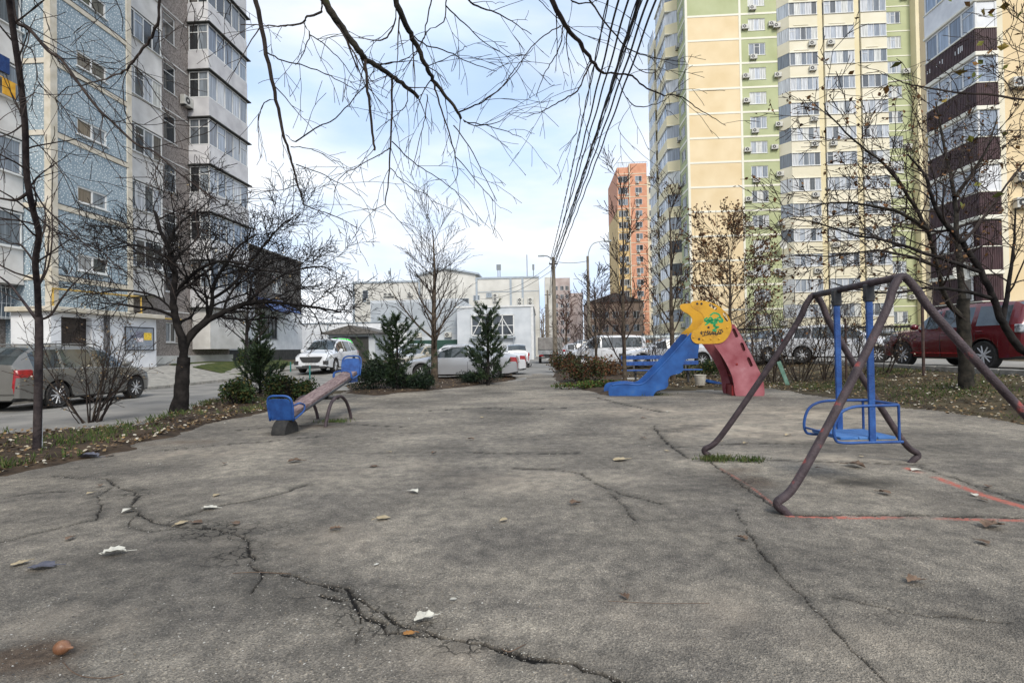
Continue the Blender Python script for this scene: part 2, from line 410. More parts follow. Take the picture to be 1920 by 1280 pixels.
def asphalt():
    NX, NY = 880, 600
    c = np.linspace(-1.34, 1.34, NX); py = np.linspace(1560, 689, NY); Yr = 1250/(py-640)
    Yg, Cg = np.meshgrid(Yr, c, indexing='ij'); Xg = Cg*Yg
    X = Xg.ravel(); Y = Yg.ravel()
    dx = (fbm(X*2.2, Y*2.2, 3, 5)-.45)*.5; dy = (fbm(X*2.2, Y*2.2, 3, 9)-.45)*.5
    keep = inside(X+dx, Y+dy, g2(PLAY)) | (seg_dist(X, Y, g2(BED_L[1:9]), [.45]*8) < 1) | (seg_dist(X, Y, g2(BED_M[:5]), [.4]*5) < 1) | (seg_dist(X, Y, g2(BED_R[:3]), [.3]*3) < 1)
    keep &= Y > .9
    crack = np.zeros(X.shape); halo = np.zeros(X.shape)
    wob = 1+1.5*(fbm(X*45, Y*45, 3, 2)-.45)
    for i, (px, w) in enumerate(CR_):
        pts, ws = crackline(px, w, i)
        d = seg_dist(X, Y, pts, [max(q*1.25, .0017) for q in ws])*wob
        crack = np.maximum(crack, np.clip(1.7-d, 0, 1)); 
        d2 = seg_dist(X, Y, pts, [q*6+.02 for q in ws])
        halo = np.maximum(halo, np.clip(1.2-d2*.6, 0, 1)*(.25+1.1*(fbm(X*9, Y*9, 3, 31)-.3)))
    stain_shade = np.clip(halo, 0, .75)
    def blob(px, rx, ry, amt):
        q = G(*px); d = np.hypot((X-q.x)/rx, (Y-q.y)/ry); n = fbm(X*4, Y*4, 4, int(px[0]))
        return np.clip(1-d, 0, 1)*np.clip((n-.25)*2.4, 0, 1.3)*amt
    for px, rx, ry, a in (((660,1130),.55,.3,.75), ((465,1030),.5,.35,.7), ((420,985),.6,.3,.5), ((1600,925),.9,.5,.62), ((520,1110),.35,.25,.6), ((1000,1240),.6,.2,.5), ((260,1050),.9,.4,.45), ((30,1230),.35,.15,.9), ((1455,962),.22,.16,1.3), ((1325,862),.25,.18,1.2), ((1714,870),.2,.15,1.2), ((545,812),.5,.3,1.5), ((628,795),.5,.6,1.0), ((1200,742),1.1,.35,1.1), ((1395,741),.6,.3,1.3), ((1600,905),.7,.4,1.0),  # strong patches at swing, seesaw and slide feet are painted contact shade
                          ((560,815),.5,.35,.9), ((1210,735),.8,.3,.4), ((700,1200),.4,.25,.5), ((850,840),1.6,.6,.4), ((1800,1000),.8,.6,.4), ((1100,1000),1.0,.5,.25), ((330,930),1.0,.5,.35), ((250,880),1.6,.5,.3)):
        stain_shade = np.maximum(stain_shade, blob(px, rx, ry, a))
    crumble = np.zeros(X.shape)
    for px, rx, ry, a in (((420,995),.75,.32,1.6), ((465,1035),.35,.4,1.6), ((650,1130),.55,.32,1.8), ((740,1175),.35,.15,1.6), ((900,1210),.35,.12,1.4), ((300,975),.4,.25,1.2), ((250,925),.35,.35,1.0), ((1400,905),.5,.3,.9), ((1250,810),.9,.8,.7), ((1700,1150),.5,.3,.6)):
        crumble = np.maximum(crumble, blob(px, rx, ry, a))
    stain_shade = np.maximum(stain_shade, np.clip(crumble*.55, 0, .6))
    dust = np.zeros(X.shape)
    for px, rx, ry, a in (((1400,800),2.2,2.0,.85), ((1250,770),2.2,1.4,.75), ((1500,775),2.0,1.6,.8), ((560,1010),.8,.5,.35), ((900,1230),.6,.3,.4), ((1000,900),1.2,.6,.4), ((1550,860),1.0,.5,.5), ((100,1180),.5,.3,.55), ((1350,1150),.9,.4,.3), ((700,880),1.2,.6,.35), ((330,850),1.3,.5,.5), ((1050,750),2.5,1.5,.35), ((1750,1200),.9,.4,.25)):
        dust = np.maximum(dust, blob(px, rx, ry, a))
    paint = np.zeros(X.shape)
    for px, w in (([(1480,967),(1560,970),(1760,972),(1990,978)], .024), ([(1702,878),(1760,897),(1850,930),(1990,972)], .034), ([(1350,878),(1400,908),(1478,966)], .006)):
        d = seg_dist(X, Y, g2(px), [w]*len(px)); paint = np.maximum(paint, np.clip(1.6-d, 0, 1))
    far = np.clip((fbm(X*3.2, Y*3.2, 3, 77)-.22)*5, 0, 1)
    paint *= far
    mud = np.maximum(np.maximum(blob((20,1230), .42, .2, 2.2), blob((70,1255), .22, .1, 1.8)), np.maximum(blob((600,800), .6, .3, 1.2), blob((1405,905), .3, .35, 1.0)))
    mud = np.maximum(mud, np.maximum(blob((1360,880), .4, .3, 1.2), blob((340,830), .9, .3, .9)))
    moss = np.zeros(X.shape)
    for px, r_ in (((1345,863),.25), ((1400,862),.2), ((620,790),.4)):
        moss = np.maximum(moss, blob(px, r_, r_*.6, 1.0))
    Z = .002+.02*(fbm(X*.9, Y*.9, 3, 3)-.45)+.004*(fbm(X*14, Y*14, 3, 13)-.45)-.014*crack
    idx = -np.ones(X.shape, int); idx[keep] = np.arange(keep.sum())
    I = idx.reshape(NY, NX)
    q = np.stack([I[:-1,:-1], I[:-1,1:], I[1:,1:], I[1:,:-1]], -1).reshape(-1, 4); q = q[(q >= 0).all(1)]
    me = bpy.data.meshes.new('playground'); n = int(keep.sum())
    me.vertices.add(n); me.vertices.foreach_set('co', np.stack([X[keep], Y[keep], Z[keep]], -1).astype('f').ravel())
    me.loops.add(q.size); me.loops.foreach_set('vertex_index', q.ravel().astype('i'))
    me.polygons.add(len(q)); me.polygons.foreach_set('loop_start', np.arange(0, q.size, 4).astype('i'))
    me.update(calc_edges=True); me.polygons.foreach_set('use_smooth', np.ones(len(q), bool))
    for nm, a in (('crack', crack), ('stain_shade', stain_shade), ('dust', dust), ('paint', paint), ('moss', moss), ('crumble', crumble), ('mud', mud)):
        t = me.attributes.new(nm, 'FLOAT', 'POINT'); t.data.foreach_set('value', np.clip(a[keep], 0, 1).astype('f'))
    me.materials.append(M['asphalt']); me.validate(); me.update()
    o = bpy.data.objects.new('pavement', me); COL.objects.link(o); o['kind'] = 'structure'

# raised beds of bare soil between the playground and the driveway
def bed(px, name='soil', h=.07, step=.12, m=None):
    P = g2(px); xs = [p[0] for p in P]; ys = [p[1] for p in P]
    X, Y = np.meshgrid(np.arange(min(xs)-.3, max(xs)+.3, step), np.arange(min(ys)-.3, max(ys)+.3, step))
    sh = X.shape; x = X.ravel(); y = Y.ravel()
    ins = inside(x, y, P); d = seg_dist(x, y, P+[P[0]], [1.0]*(len(P)+1))
    d = np.where(d > 900, 5, d); sd = np.where(ins, d, -d)
    n = fbm(x*2, y*2, 4, 21)-.45
    z = h*np.clip((sd+.25*n)/.35+.1, -1, 1)+.05*n+.015*(fbm(x*12, y*12, 2, 4)-.4)
    z = z+np.array([terrain(*uv(Vector((a, b, 0)))) for a, b in zip(x, y)])
    keep = sd > -.28
    idx = -np.ones(x.shape, int); idx[keep] = np.arange(keep.sum()); I = idx.reshape(sh)
    q = np.stack([I[:-1,:-1], I[:-1,1:], I[1:,1:], I[1:,:-1]], -1).reshape(-1, 4); q = q[(q >= 0).all(1)]
    me = bpy.data.meshes.new(name); me.from_pydata(np.stack([x[keep], y[keep], z[keep]], -1).tolist(), [], q.tolist())
    me.materials.append(m or M['soil']); me.polygons.foreach_set('use_smooth', [True]*len(q)); me.update()
    o = bpy.data.objects.new(name, me); COL.objects.link(o); o['kind'] = 'structure'
    return P
BED_L = [(-700,935),(0,893),(120,868),(230,843),(330,812),(420,788),(500,771),(560,757),(575,742),(560,728),(500,733),(400,752),(330,778),(250,800),(120,808),(0,816),(-700,840)]
BED_M = [(655,737),(700,741),(850,727),(920,719),(968,711),(960,704),(880,706),(780,712),(690,716),(650,722)]
BED_R = [(1047,715),(1060,722),(1158,745),(1200,742),(1250,733),(1300,728),(1440,728),(1430,712),(1300,712),(1180,706),(1100,690),(1060,680),(1038,684)]
bed(BED_L); bed(BED_M); bed(BED_R[:3]+[(1160,735),(1165,722)]+BED_R[-4:])

asphalt()
# loose grit and small stones on the old asphalt
M['grit'] = ramp_island('grit_stone', [(.30,.28,.24), (.16,.15,.13), (.36,.34,.30), (.08,.075,.07), (.24,.20,.15), (.44,.42,.38)])
mb = MB(); rg = random.Random(77)
def stone(x, y, s):
    a = rg.uniform(0, 6.3); c, d = math.cos(a)*s, math.sin(a)*s; e = rg.uniform(.5,.9); h = s*rg.uniform(.4,.8)
    mb.add([(x+c,y+d,0),(x-d*e,y+c*e,0),(x-c,y-d,0),(x+d*e,y-c*e,0),(x+c*.35,y+d*.35,h),(x-c*.4,y-d*.3,h*.8)], [(0,1,4),(1,2,5),(1,5,4),(2,3,5),(3,0,4),(3,4,5)])
for i in range(9000):
    py = 690+(rg.random()**.75)*620; px = rg.uniform(-150, 2070); q = G(px, py); s = rg.choice((.0016,.002,.0026,.0035,.005))*rg.uniform(.8,1.5)*min(2.2, max(1, q.y/4))
    stone(q.x, q.y, s)
for px, w in CR_[:12]:
    pts, ws = crackline(px, w, 5)
    for (x, y) in pts:
        for k in range(5): stone(x+rg.gauss(0,.03), y+rg.gauss(0,.02), rg.uniform(.002,.0055))
tag(obj('gravel', mb, M['grit']), 'fine grit and small stones strewn over the cracked asphalt', 'gravel', kind='stuff')

# fallen leaves ------------------------------------------------------------
LEAFC = [(.22,.15,.08), (.30,.23,.13), (.12,.07,.035), (.42,.37,.28), (.17,.10,.045), (.08,.05,.025), (.26,.17,.07), (.50,.46,.38), (.19,.13,.08), (.11,.075,.045)]
M['litter'] = ramp_island('dry_leaf', LEAFC)
def leaf_shape(mb, p, s, rot, tilt, curl=.25, rr=R):
    a = rot; c, d = math.cos(a), math.sin(a); tx, ty = rr.uniform(-tilt, tilt), rr.uniform(-tilt, tilt)
    pts = [(-.5,0),(-.2,.32),(.15,.34),(.5,.0),(.15,-.33),(-.2,-.3)]
    vs = []
    for (x, y) in pts+[(0,0)]:
        z = curl*s*(abs(y)*1.4+abs(x)*.5)+x*tx*s+y*ty*s
        vs.append((p[0]+(x*c-y*d)*s, p[1]+(x*d+y*c)*s, p[2]+z))
    mb.add(vs, [(6,0,1),(6,1,2),(6,2,3),(6,3,4),(6,4,5),(6,5,0)])
def scatter_poly(px, n, f, rr=R):
    P = g2(px); xs = [p[0] for p in P]; ys = [p[1] for p in P]; k = 0; t = 0
    while k < n and t < n*30:
        t += 1; x = rr.uniform(min(xs), max(xs)); y = rr.uniform(min(ys), max(ys))
        if inside(np.array([x]), np.array([y]), P)[0]: f(x, y); k += 1
mb = MB()
def dl(x, y):
    z = terrain(*uv(Vector((x, y, 0))))+R.uniform(.03,.08); leaf_shape(mb, (x, y, z), R.uniform(.03,.07), R.uniform(0,6.3), .5)
scatter_poly([(max(-400,a), b) for a, b in BED_L], 6500, dl); scatter_poly(BED_M, 1500, dl); 
tag(obj('leaf_litter', mb, M['litter']), 'brown and yellow leaf litter covering the soil beds left of the playground', 'leaf litter', kind='stuff')
mb = MB()
for i in range(13000):
    u = R.uniform(5.6, 10.6) if i % 3 else R.uniform(1.2, 7); v = R.uniform(7, 26) if i % 3 else R.uniform(14, 23)
    if i % 3 and u < 6.9 and v < 15: continue
    p = UV(u, v); 
    if p.y < 14 and p.x < 7.2: continue
    if u < 6.4 and v < 16: continue
    leaf_shape(mb, (p.x, p.y, terrain(u, v)+R.uniform(.0,.04)), R.uniform(.03,.065), R.uniform(0,6.3), .5)
tag(obj('leaf_litter', mb, M['litter']), 'brown leaf litter over the grassy bank behind the swing and slide', 'leaf litter', kind='stuff')
# sparse grass blades on the bank and beds
M['grass'] = ramp_island('grass_blade', [(.05,.085,.02), (.08,.11,.03), (.11,.11,.04), (.04,.07,.015)])
def blade(mb, p, h, rr=R):
    a = rr.uniform(0, 6.3); w = .006+h*.03; l = rr.uniform(.2,.7)*h
    dx, dy = math.cos(a), math.sin(a)
    mb.add([(p[0]-dy*w,p[1]+dx*w,p[2]),(p[0]+dy*w,p[1]-dx*w,p[2]),(p[0]+dx*l*.5,p[1]+dy*l*.5,p[2]+h*.75),(p[0]+dx*l,p[1]+dy*l,p[2]+h)], [(0,1,2),(0,2,3)])
mb = MB()
for i in range(15000):
    u = R.uniform(5.8, 10.5); v = R.uniform(6.5, 17)
    n = math.sin(u*2.1+v*.7)+math.sin(v*1.9-u)+R.uniform(-1.2,1.2)
    if n < .2: continue
    p = UV(u, v, terrain(u, v))
    if u < 7.3-.07*(v-8)+R.uniform(-.2,.5): continue
    blade(mb, p, R.uniform(.03,.09))
tag(obj('grass', mb, M['grass']), 'thin green grass on the leaf-strewn bank behind the swing', 'grass', kind='stuff')
mb = MB()
def gb(x, y):
    if math.sin(x*3.1+y)+math.sin(y*2.3-x*1.4)+R.uniform(-1,1) > .5:
        for k in range(4): blade(mb, (x+R.uniform(-.05,.05), y+R.uniform(-.05,.05), terrain(*uv(Vector((x,y,0))))+.05), R.uniform(.04,.12))
scatter_poly([(max(-300,a), b) for a, b in BED_L], 2600, gb)
for cx, cy, rx, n in ((1345,864,.22,260), (1405,866,.18,120), (1215,741,.5,260), (628,792,.3,160)):
    q = G(cx, cy)
    for k in range(n):
        blade(mb, (q.x+R.gauss(0,rx*.45), q.y+R.gauss(0,rx*.22), .012), R.uniform(.02,.07))
tag(obj('grass', mb, M['grass']), 'tufts of green grass growing in the soil bed and asphalt cracks', 'grass', kind='stuff')
# ================================================================ buildings
def wall(mb, a0, a1, z0, z1, openings=(), plane=0.0, depth=.12, face='-y'):
    """wall sheet with real openings; a runs along the wall. face -y: a=x ; +x: a=y ; -x: a=y"""
    xs = sorted({a0, a1, *[o[0] for o in openings], *[o[1] for o in openings]})
    zs = sorted({z0, z1, *[o[2] for o in openings], *[o[3] for o in openings]})
    xs = [x for x in xs if a0 <= x <= a1]; zs = [z for z in zs if z0 <= z <= z1]
    def P(a, d, z):
        if face == '-y': return (a, plane+d, z)
        if face == '+x': return (plane-d, a, z)
        if face == '-x': return (plane+d, a, z)
        return (a, plane-d, z)
    for i in range(len(xs)-1):
        for j in range(len(zs)-1):
            cx, cz = (xs[i]+xs[i+1])/2, (zs[j]+zs[j+1])/2
            if any(o[0] < cx < o[1] and o[2] < cz < o[3] for o in openings): continue
            mb.quad(P(xs[i],0,zs[j]), P(xs[i+1],0,zs[j]), P(xs[i+1],0,zs[j+1]), P(xs[i],0,zs[j+1]))
    for (b0, b1, c0, c1) in openings:
        if b0 < a0 or b1 > a1: continue
        mb.quad(P(b0,0,c0), P(b0,depth,c0), P(b0,depth,c1), P(b0,0,c1)); mb.quad(P(b1,0,c0), P(b1,0,c1), P(b1,depth,c1), P(b1,depth,c0))
        mb.quad(P(b0,0,c0), P(b1,0,c0), P(b1,depth,c0), P(b0,depth,c0)); mb.quad(P(b0,0,c1), P(b0,depth,c1), P(b1,depth,c1), P(b1,0,c1))
ROT = {'-y': 0, '+x': PI/2, '-x': -PI/2, '+y': PI}
_wc = {}
def win_meshes(w, h, n, fm, gm, t=.06, transom=None, sill=True, key=''):
    k = (round(w,2), round(h,2), n, fm.name, gm.name, t, transom, sill, key)
    if k in _wc: return _wc[k]
    fr = MB(); pn = MB()
    fr.box(-w/2, w/2, -.035, .03, 0, t); fr.box(-w/2, w/2, -.035, .03, h-t, h)
    for i in range(n+1):
        x = -w/2+(w-t)*i/n; fr.box(x, x+t, -.03, .028, t, h-t)
        if i < n:
            x0, x1 = x+t, -w/2+(w-t)*(i+1)/n
            j = R.uniform(-.004, .004)
            pn.quad((x0,j,t),(x1,-j,t),(x1,-j+.002,h-t),(x0,j-.002,h-t))
            if transom and (transom == 'all' or i in transom): fr.box(x0, x1, -.025, .02, h*.68, h*.68+.045)
    if sill: fr.box(-w/2-.05, w/2+.05, -.14, -.035, -.05, -.015)
    r = (fr.mesh('window_frame', fm), pn.mesh('pane', gm)); _wc[k] = r
    return r
def window(parent, a, z, w, h, n, plane, face, fm, gm, name='window', off=.09, **kw):
    """window whose bottom centre is at position a along the wall; pane is a part of its own"""
    me, pa = win_meshes(w, h, n, fm, gm, **kw)
    loc = {'-y': (a, plane+off, z), '+x': (plane-off, a, z), '-x': (plane+off, a, z), '+y': (a, plane-off, z)}[face]
    f = bpy.data.objects.new(name, me); COL.objects.link(f); f.parent = parent; f.location = loc; f.rotation_euler = (0, 0, ROT[face])
    p = bpy.data.objects.new('pane', pa); COL.objects.link(p); p.parent = f
    return f
def ac_unit_mesh():
    m = MB(); m.cur = 0; m.bbox(-.4, .4, -.3, 0, 0, .55, .02)
    m.cur = 1
    vs = [(-.12+.2*math.cos(a*PI/10), -.305, .275+.2*math.sin(a*PI/10)) for a in range(20)]
    m.add(vs, [tuple(range(20))])
    m.cur = 0
    vs = [(-.12+.07*math.cos(a*PI/6), -.309, .275+.07*math.sin(a*PI/6)) for a in range(12)]; m.add(vs, [tuple(range(12))])
    m.cur = 1; m.box(-.3, -.26, -.32, 0, -.08, -.005); m.box(.26, .3, -.32, 0, -.08, -.005)
    return m.mesh('air_conditioner', [M['ac'], M['dark']])
def ac(parent, a, z, plane, face):
    loc = {'-y': (a, plane-.02, z), '+x': (plane+.02, a, z), '-x': (plane-.02, a, z)}[face]
    o = bpy.data.objects.new('air_conditioner', AC); COL.objects.link(o); o.parent = parent; o.location = loc; o.rotation_euler = (0, 0, ROT[face]); return o

M['white'] = mat('white_frame', (.74,.74,.73), (.62,.62,.6), 3, rough=.4)
M['dark'] = mat('dark_metal', (.03,.03,.032), rough=.5)
M['ac'] = mat('off_white_casing', (.62,.61,.56), (.45,.44,.40), 4, rough=.5)
M['glass'] = glass_mat('curtained_glass', [(.40,.43,.47),(.16,.18,.20),(.58,.59,.60),(.30,.33,.37),(.09,.10,.11),(.50,.53,.57),(.24,.27,.31),(.62,.62,.58)])
M['glass_dark'] = glass_mat('dark_glass', [(.03,.033,.036),(.09,.10,.11),(.16,.18,.20),(.05,.055,.06),(.24,.27,.30),(.12,.11,.10)])
M['glass_blue'] = glass_mat('bluish_glass', [(.24,.29,.36),(.30,.36,.45),(.16,.19,.24),(.36,.40,.45)])
AC = ac_unit_mesh()

# ---- panel block on the left ------------------------------------------------
M['pebble'] = mat('brown_pebble_dash', (.17,.14,.125), (.37,.33,.30), scale=14, rough=.95, bump=.6, bscale=60, detail=8)
M['cream'] = mat('worn_cream_panel', (.56,.54,.51), (.72,.70,.67), scale=1.3, rough=.85, bump=.1, detail=8)
M['seam'] = mat('cream_joint_strip', (.52,.47,.37), (.64,.59,.50), scale=3, rough=.85)
def mosaic():
    m = mat('blue_mosaic_with_white_chips', (.24,.31,.36), (.31,.38,.425), scale=1.6, rough=.75, detail=6)
    nt = m.node_tree; N = nt.nodes; L = nt.links; b = N['Principled BSDF']; src = b.inputs['Base Color'].links[0].from_socket
    tc = N.new('ShaderNodeTexCoord'); vo = N.new('ShaderNodeTexVoronoi'); vo.inputs['Scale'].default_value = 8.2; vo.inputs['Randomness'].default_value = .85
    sx = N.new('ShaderNodeSeparateXYZ'); L.new(tc.outputs['Object'], sx.inputs[0]); ax = N.new('ShaderNodeMath'); L.new(sx.outputs[0], ax.inputs[0]); L.new(sx.outputs[1], ax.inputs[1])
    cx = N.new('ShaderNodeCombineXYZ'); L.new(ax.outputs[0], cx.inputs[0]); L.new(sx.outputs[2], cx.inputs[1]); vo.voronoi_dimensions = '2D'
    L.new(cx.outputs[0], vo.inputs['Vector'])
    rp = N.new('ShaderNodeValToRGB'); rp.color_ramp.elements[0].position = .15; rp.color_ramp.elements[1].position = .21
    rp.color_ramp.elements[0].color = (1,1,1,1); rp.color_ramp.elements[1].color = (0,0,0,1); L.new(vo.outputs['Distance'], rp.inputs[0])
    mx = N.new('ShaderNodeMix'); mx.data_type = 'RGBA'; L.new(rp.outputs[0], mx.inputs[0]); L.new(src, mx.inputs[6]); mx.inputs[7].default_value = (.72,.76,.76,1)
    L.new(mx.outputs[2], b.inputs['Base Color']); return m
M['mosaic'] = mosaic()
M['plinth'] = mat('dark_plinth', (.035,.035,.035), (.06,.06,.055), 4, rough=.9)
M['porch'] = mat('whitewashed_render', (.64,.65,.67), (.80,.81,.82), scale=1.4, rough=.9, bump=.15, detail=8)
BU, BV = -19.0, 20.0
bl = thing('apartment_block', 'nine-storey panel block with blue speckled stair tower and grey balconies, on the left', 'apartment block', UV(BU, BV, 0), -TH)
def LU(u): return u-BU
def LV(v): return v-BV
H0 = .4; TOP = 27.2
def bands(k0=0, k1=9): return [4.33+2.82*k for k in range(k0, k1)]
# blue stair tower  u -19.0, v 19.7..23.6, side facing the camera at v 19.6
m = MB(); ops = []
for k, b in enumerate(bands(0, 8)):
    ops.append((LV(20.78), LV(22.3), b+.42, b+1.10))
wall(m, LV(19.85), LV(23.4), H0, TOP, ops, LU(-19.0), .14, '+x')
wall(m, LU(-20.95), LU(-19.22), H0, TOP, [], LV(19.6), .1, '-y')
wall(m, LU(-20.75), LU(-19.1), H0, TOP, [], LV(23.65), .1, '+y')
obj('stair_tower', m, M['mosaic'], bl)
m = MB()
for b in bands(-1, 8):
    m.box(LU(-19.06), LU(-18.96), LV(19.85), LV(23.4), b-.11, b+.09)
    m.box(LU(-20.74), LU(-19.22), LV(19.56), LV(19.66), b-.11, b+.09)
m.box(LU(-19.22), LU(-18.95), LV(19.55), LV(19.85), H0, TOP); m.box(LU(-19.15), LU(-18.95), LV(23.4), LV(23.68), H0, TOP)
obj('joint_strip', m, M['seam'], bl)
m = MB()
for b in bands(-1, 8):
    m.box(LU(-18.985), LU(-18.953), LV(19.85), LV(23.4), b+.09, b+.12)
obj('drip_ledge', m, M['dark'], bl)
for b in bands(0, 8): window(bl, LV(21.54), b+.42, 1.52, .68, 2, LU(-19.0), '+x', M['white'], M['glass_stair'] if 'glass_stair' in M else M['glass_dark'], off=.06, t=.07)
# main wall behind (u -20.75)
m = MB(); ops = []
for b in bands(0, 9):
    ops.append((LV(28.25), LV(29.25), b+.38, b+1.95))
ops.append((LV(28.25), LV(29.1), 1.9, 3.0))
wall(m, LV(23.6), LV(34.2), H0, TOP, ops, LU(-20.75), .14, '+x'); wall(m, LV(-14), LV(19.6), H0, TOP, [], LU(-20.9), .14, '+x')
wall(m, LU(-34), LU(-20.75), H0, TOP, [], LV(34.2), .1, '+y'); wall(m, LU(-34), LU(-20.9), H0, TOP, [], LV(-14), .1, '-y')
m.quad((LU(-34), LV(-14), TOP), (LU(-20.75), LV(-14), TOP), (LU(-20.75), LV(34.2), TOP), (LU(-34), LV(34.2), TOP))
obj('wall', m, M['pebble'], bl)
m = MB()
for b in bands(0, 9): m.box(LU(-20.77), LU(-20.72), LV(27.9), LV(30.2), b-.75, b-.68)
m.box(LU(-20.76), LU(-20.5), LV(23.6), LV(34.2), H0, 1.15)
obj('joint_strip', m, M['cream'], bl)
for b in bands(0, 9): window(bl, LV(28.75), b+.38, 1.0, 1.57, 1, LU(-20.75), '+x', M['white'], M['glass_dark'], transom=(0,), t=.07)
window(bl, LV(28.67), 1.9, .85, 1.1, 2, LU(-20.75), '+x', M['white'], M['glass_dark'])
M['faded'] = mat('faded_blue_grey_panel', (.50,.50,.50), (.66,.66,.65), scale=1.1, rough=.85, detail=8)
M['bal'] = mat('balcony_panel', (.50,.49,.50), (.66,.65,.65), scale=1.2, rough=.85, detail=7, objr=.1)
def loggia(v0, v1, z, n, dark=False):
    # parapet with glazing above; u face -20.7+
    m = MB(); f = -19.85 if v0 > 20 else -20.1
    m.box(LU(f-.1), LU(f), LV(v0), LV(v1), z, z+1.28); m.box(LU(-20.75), LU(f-.1), LV(v1-.1), LV(v1), z, z+2.8)
    m.box(LU(-20.75), LU(f-.1), LV(v0), LV(v0+.1), z, z+2.8); m.box(LU(-20.74), LU(f+.02), LV(v0-.01), LV(v1+.01), z-.1, z)
    p = obj('balcony', m, M['cream'], bl)
    w = window(p, LV((v0+v1)/2), z+1.3, v1-v0-.04, 1.36, n, LU(f), '+x', M['white'], M['glass_dark'] if dark else M['glass'], name='window_frame', off=.05, transom=(0,2) if n > 3 else (0,), sill=True)
for k in range(9):
    z = 4.45+2.82*k-1.15+.0
    if k == 0: z = 3.4
    loggia(23.75, 26.9, 4.33+2.82*k-.02, 5, k % 2 == 0)
    loggia(15.6, 19.55, 4.12+2.82*k, 4, k % 3 == 0); loggia(11.2, 15.4, 4.12+2.82*k, 5)
# corner balconies with glazing round the end
M['bsoffit'] = M['plinth']
def corner_balcony(z, k):
    f = -19.48; v0, v1 = 30.3, 34.45
    m = MB()
    m.box(LU(f-.08), LU(f), LV(v0), LV(v1), z, z+1.12); m.box(LU(-20.75), LU(f-.08), LV(v0), LV(v0+.08), z, z+1.12); m.box(LU(-20.75), LU(f-.08), LV(v1-.08), LV(v1), z, z+1.12)
    p = obj('balcony', m, M['bal'], bl)
    s = MB(); s.box(LU(-20.74), LU(f+.16), LV(v0-.14), LV(v1+.2), z-.09, z-.03); obj('slab', s, M['plinth'], p)
    g = M['glass'] if k % 3 else M['glass_dark']
    window(p, LV((v0+v1)/2), z+1.14, v1-v0-.02, 1.56, 5, LU(f), '+x', M['white'], M['glass_blue'] if k % 2 else g, name='window_frame', off=.05, transom=(1,4) if k % 2 else None, sill=False)
    window(p, LU((-20.75+f)/2), z+1.14, 1.2, 1.56, 2, LV(v0), '-y', M['white'], M['glass_dark'], name='window_frame', off=.05, transom='all' , sill=False)
    window(p, LU((-20.75+f)/2), z+1.14, 1.2, 1.56, 2, LV(v1), '+y', M['white'], M['glass_blue'], name='window_frame', off=.05, sill=False)
for k in range(8): corner_balcony(15.22+2.82*(k-4)+.05, k)
ac(bl, LV(29.9), 15.7, LU(-20.73), '+x')
# ground floor of the corner balcony: brick and white infill
m = MB(); m.box(LU(-20.7), LU(-19.6), LV(30.4), LV(34.3), 1.5, 3.9); obj('infill_wall', m, M['cream'], bl)
# ground window with a white grille, far left
f = window(bl, LV(19.1), 2.75, 1.3, 1.6, 2, LU(-20.9)+.02, '+x', M['white'], M['glass_dark'], off=-.1)
m = MB()
for i in range(9): m.tube([(LU(-20.55), LV(18.42+i*.17), 2.7), (LU(-20.5), LV(18.42+i*.17), 3.5), (LU(-20.6), LV(18.42+i*.17), 4.4)], .012, 5)
for z in (2.75, 3.3, 3.9, 4.35): m.tube([(LU(-20.55), LV(18.42), z), (LU(-20.55), LV(19.78), z)], .014, 5)
obj('window_grille', m, M['white'], bl)
# bedding hung out on the near balcony
m = MB(); m.box(0, .06, 0, .42, 0, .62); tag(obj('blanket', m, mat('dark_blue_cloth', (.01,.03,.12), (.02,.06,.2), 9, rough=.9), loc=UV(-20.12, 18.6, 11.95), rotz=-TH), 'dark blue blanket hanging in the balcony opening at the left edge', 'blanket')
m = MB(); m.add([(0,0,0),(0,.6,0),(.28,.62,-.16),(.3,0,-.14),(.0,0,-.02),(0,.6,-.02),(.28,.62,-.18),(.3,0,-.16)], [(0,1,2,3),(4,7,6,5),(3,2,6,7),(0,3,7,4),(1,5,6,2)])
m.box(.27, .29, .02, .5, -.75, -.15); tag(obj('cloth', m, mat('orange_yellow_cloth', (.62,.30,.02), (.75,.42,.05), 6, rough=.9), loc=UV(-20.1, 18.5, 11.75), rotz=-TH), 'orange-yellow cloth draped over the balcony edge below the blue blanket', 'cloth')
# gas pipe
M['yellow_pipe'] = mat('yellow_gas_pipe', (.55,.36,.07), (.45,.30,.08), 6, rough=.5)
m = MB(); m.tube([(LU(-18.85), LV(19.5), .6), (LU(-18.85), LV(19.5), 3.85), (LU(-18.85), LV(24.0), 3.95), (LU(-18.85), LV(24.05), 3.2), (LU(-19.7), LV(24.1), 3.1), (LU(-19.7), LV(28), 3.1)], .045, 8)
m.tube([(LU(-19.5), LV(19.45), .6), (LU(-19.5), LV(19.45), 3.0)], .04, 8)
obj('gas_pipe', m, M['yellow_pipe'], bl)
# entrance porch
m = MB(); ops = [(LV(18.42), LV(19.75), .62, 2.68)]
wall(m, LV(18.0), LV(23.2), .35, 2.83, ops, LU(-17.5), .25, '+x'); wall(m, LU(-19), LU(-17.5), .35, 2.83, [], LV(18.0), .1, '-y'); wall(m, LU(-19), LU(-17.5), .35, 2.83, [], LV(23.2), .1, '+y')
p = obj('porch', m, M['porch'], bl)
m = MB(); m.bbox(LU(-19.05), LU(-17.25), LV(17.8), LV(23.45), 2.84, 3.02, .02); obj('canopy', m, M['seam'], p)
m = MB(); m.box(LU(-17.8), LU(-17.74), LV(18.42), LV(19.75), .6, 2.7); obj('door', m, mat('doorway_shade', (.02,.013,.01), (.04,.025,.018), 5, rough=.5), p)  # near-black sheet paints the unlit depth of the open doorway
m = MB(); m.box(LU(-17.49), LU(-17.36), LV(20.3), LV(20.46), .35, 2.83); obj('post', m, mat('dark_pole_paint', (.10,.10,.105), rough=.6), p)
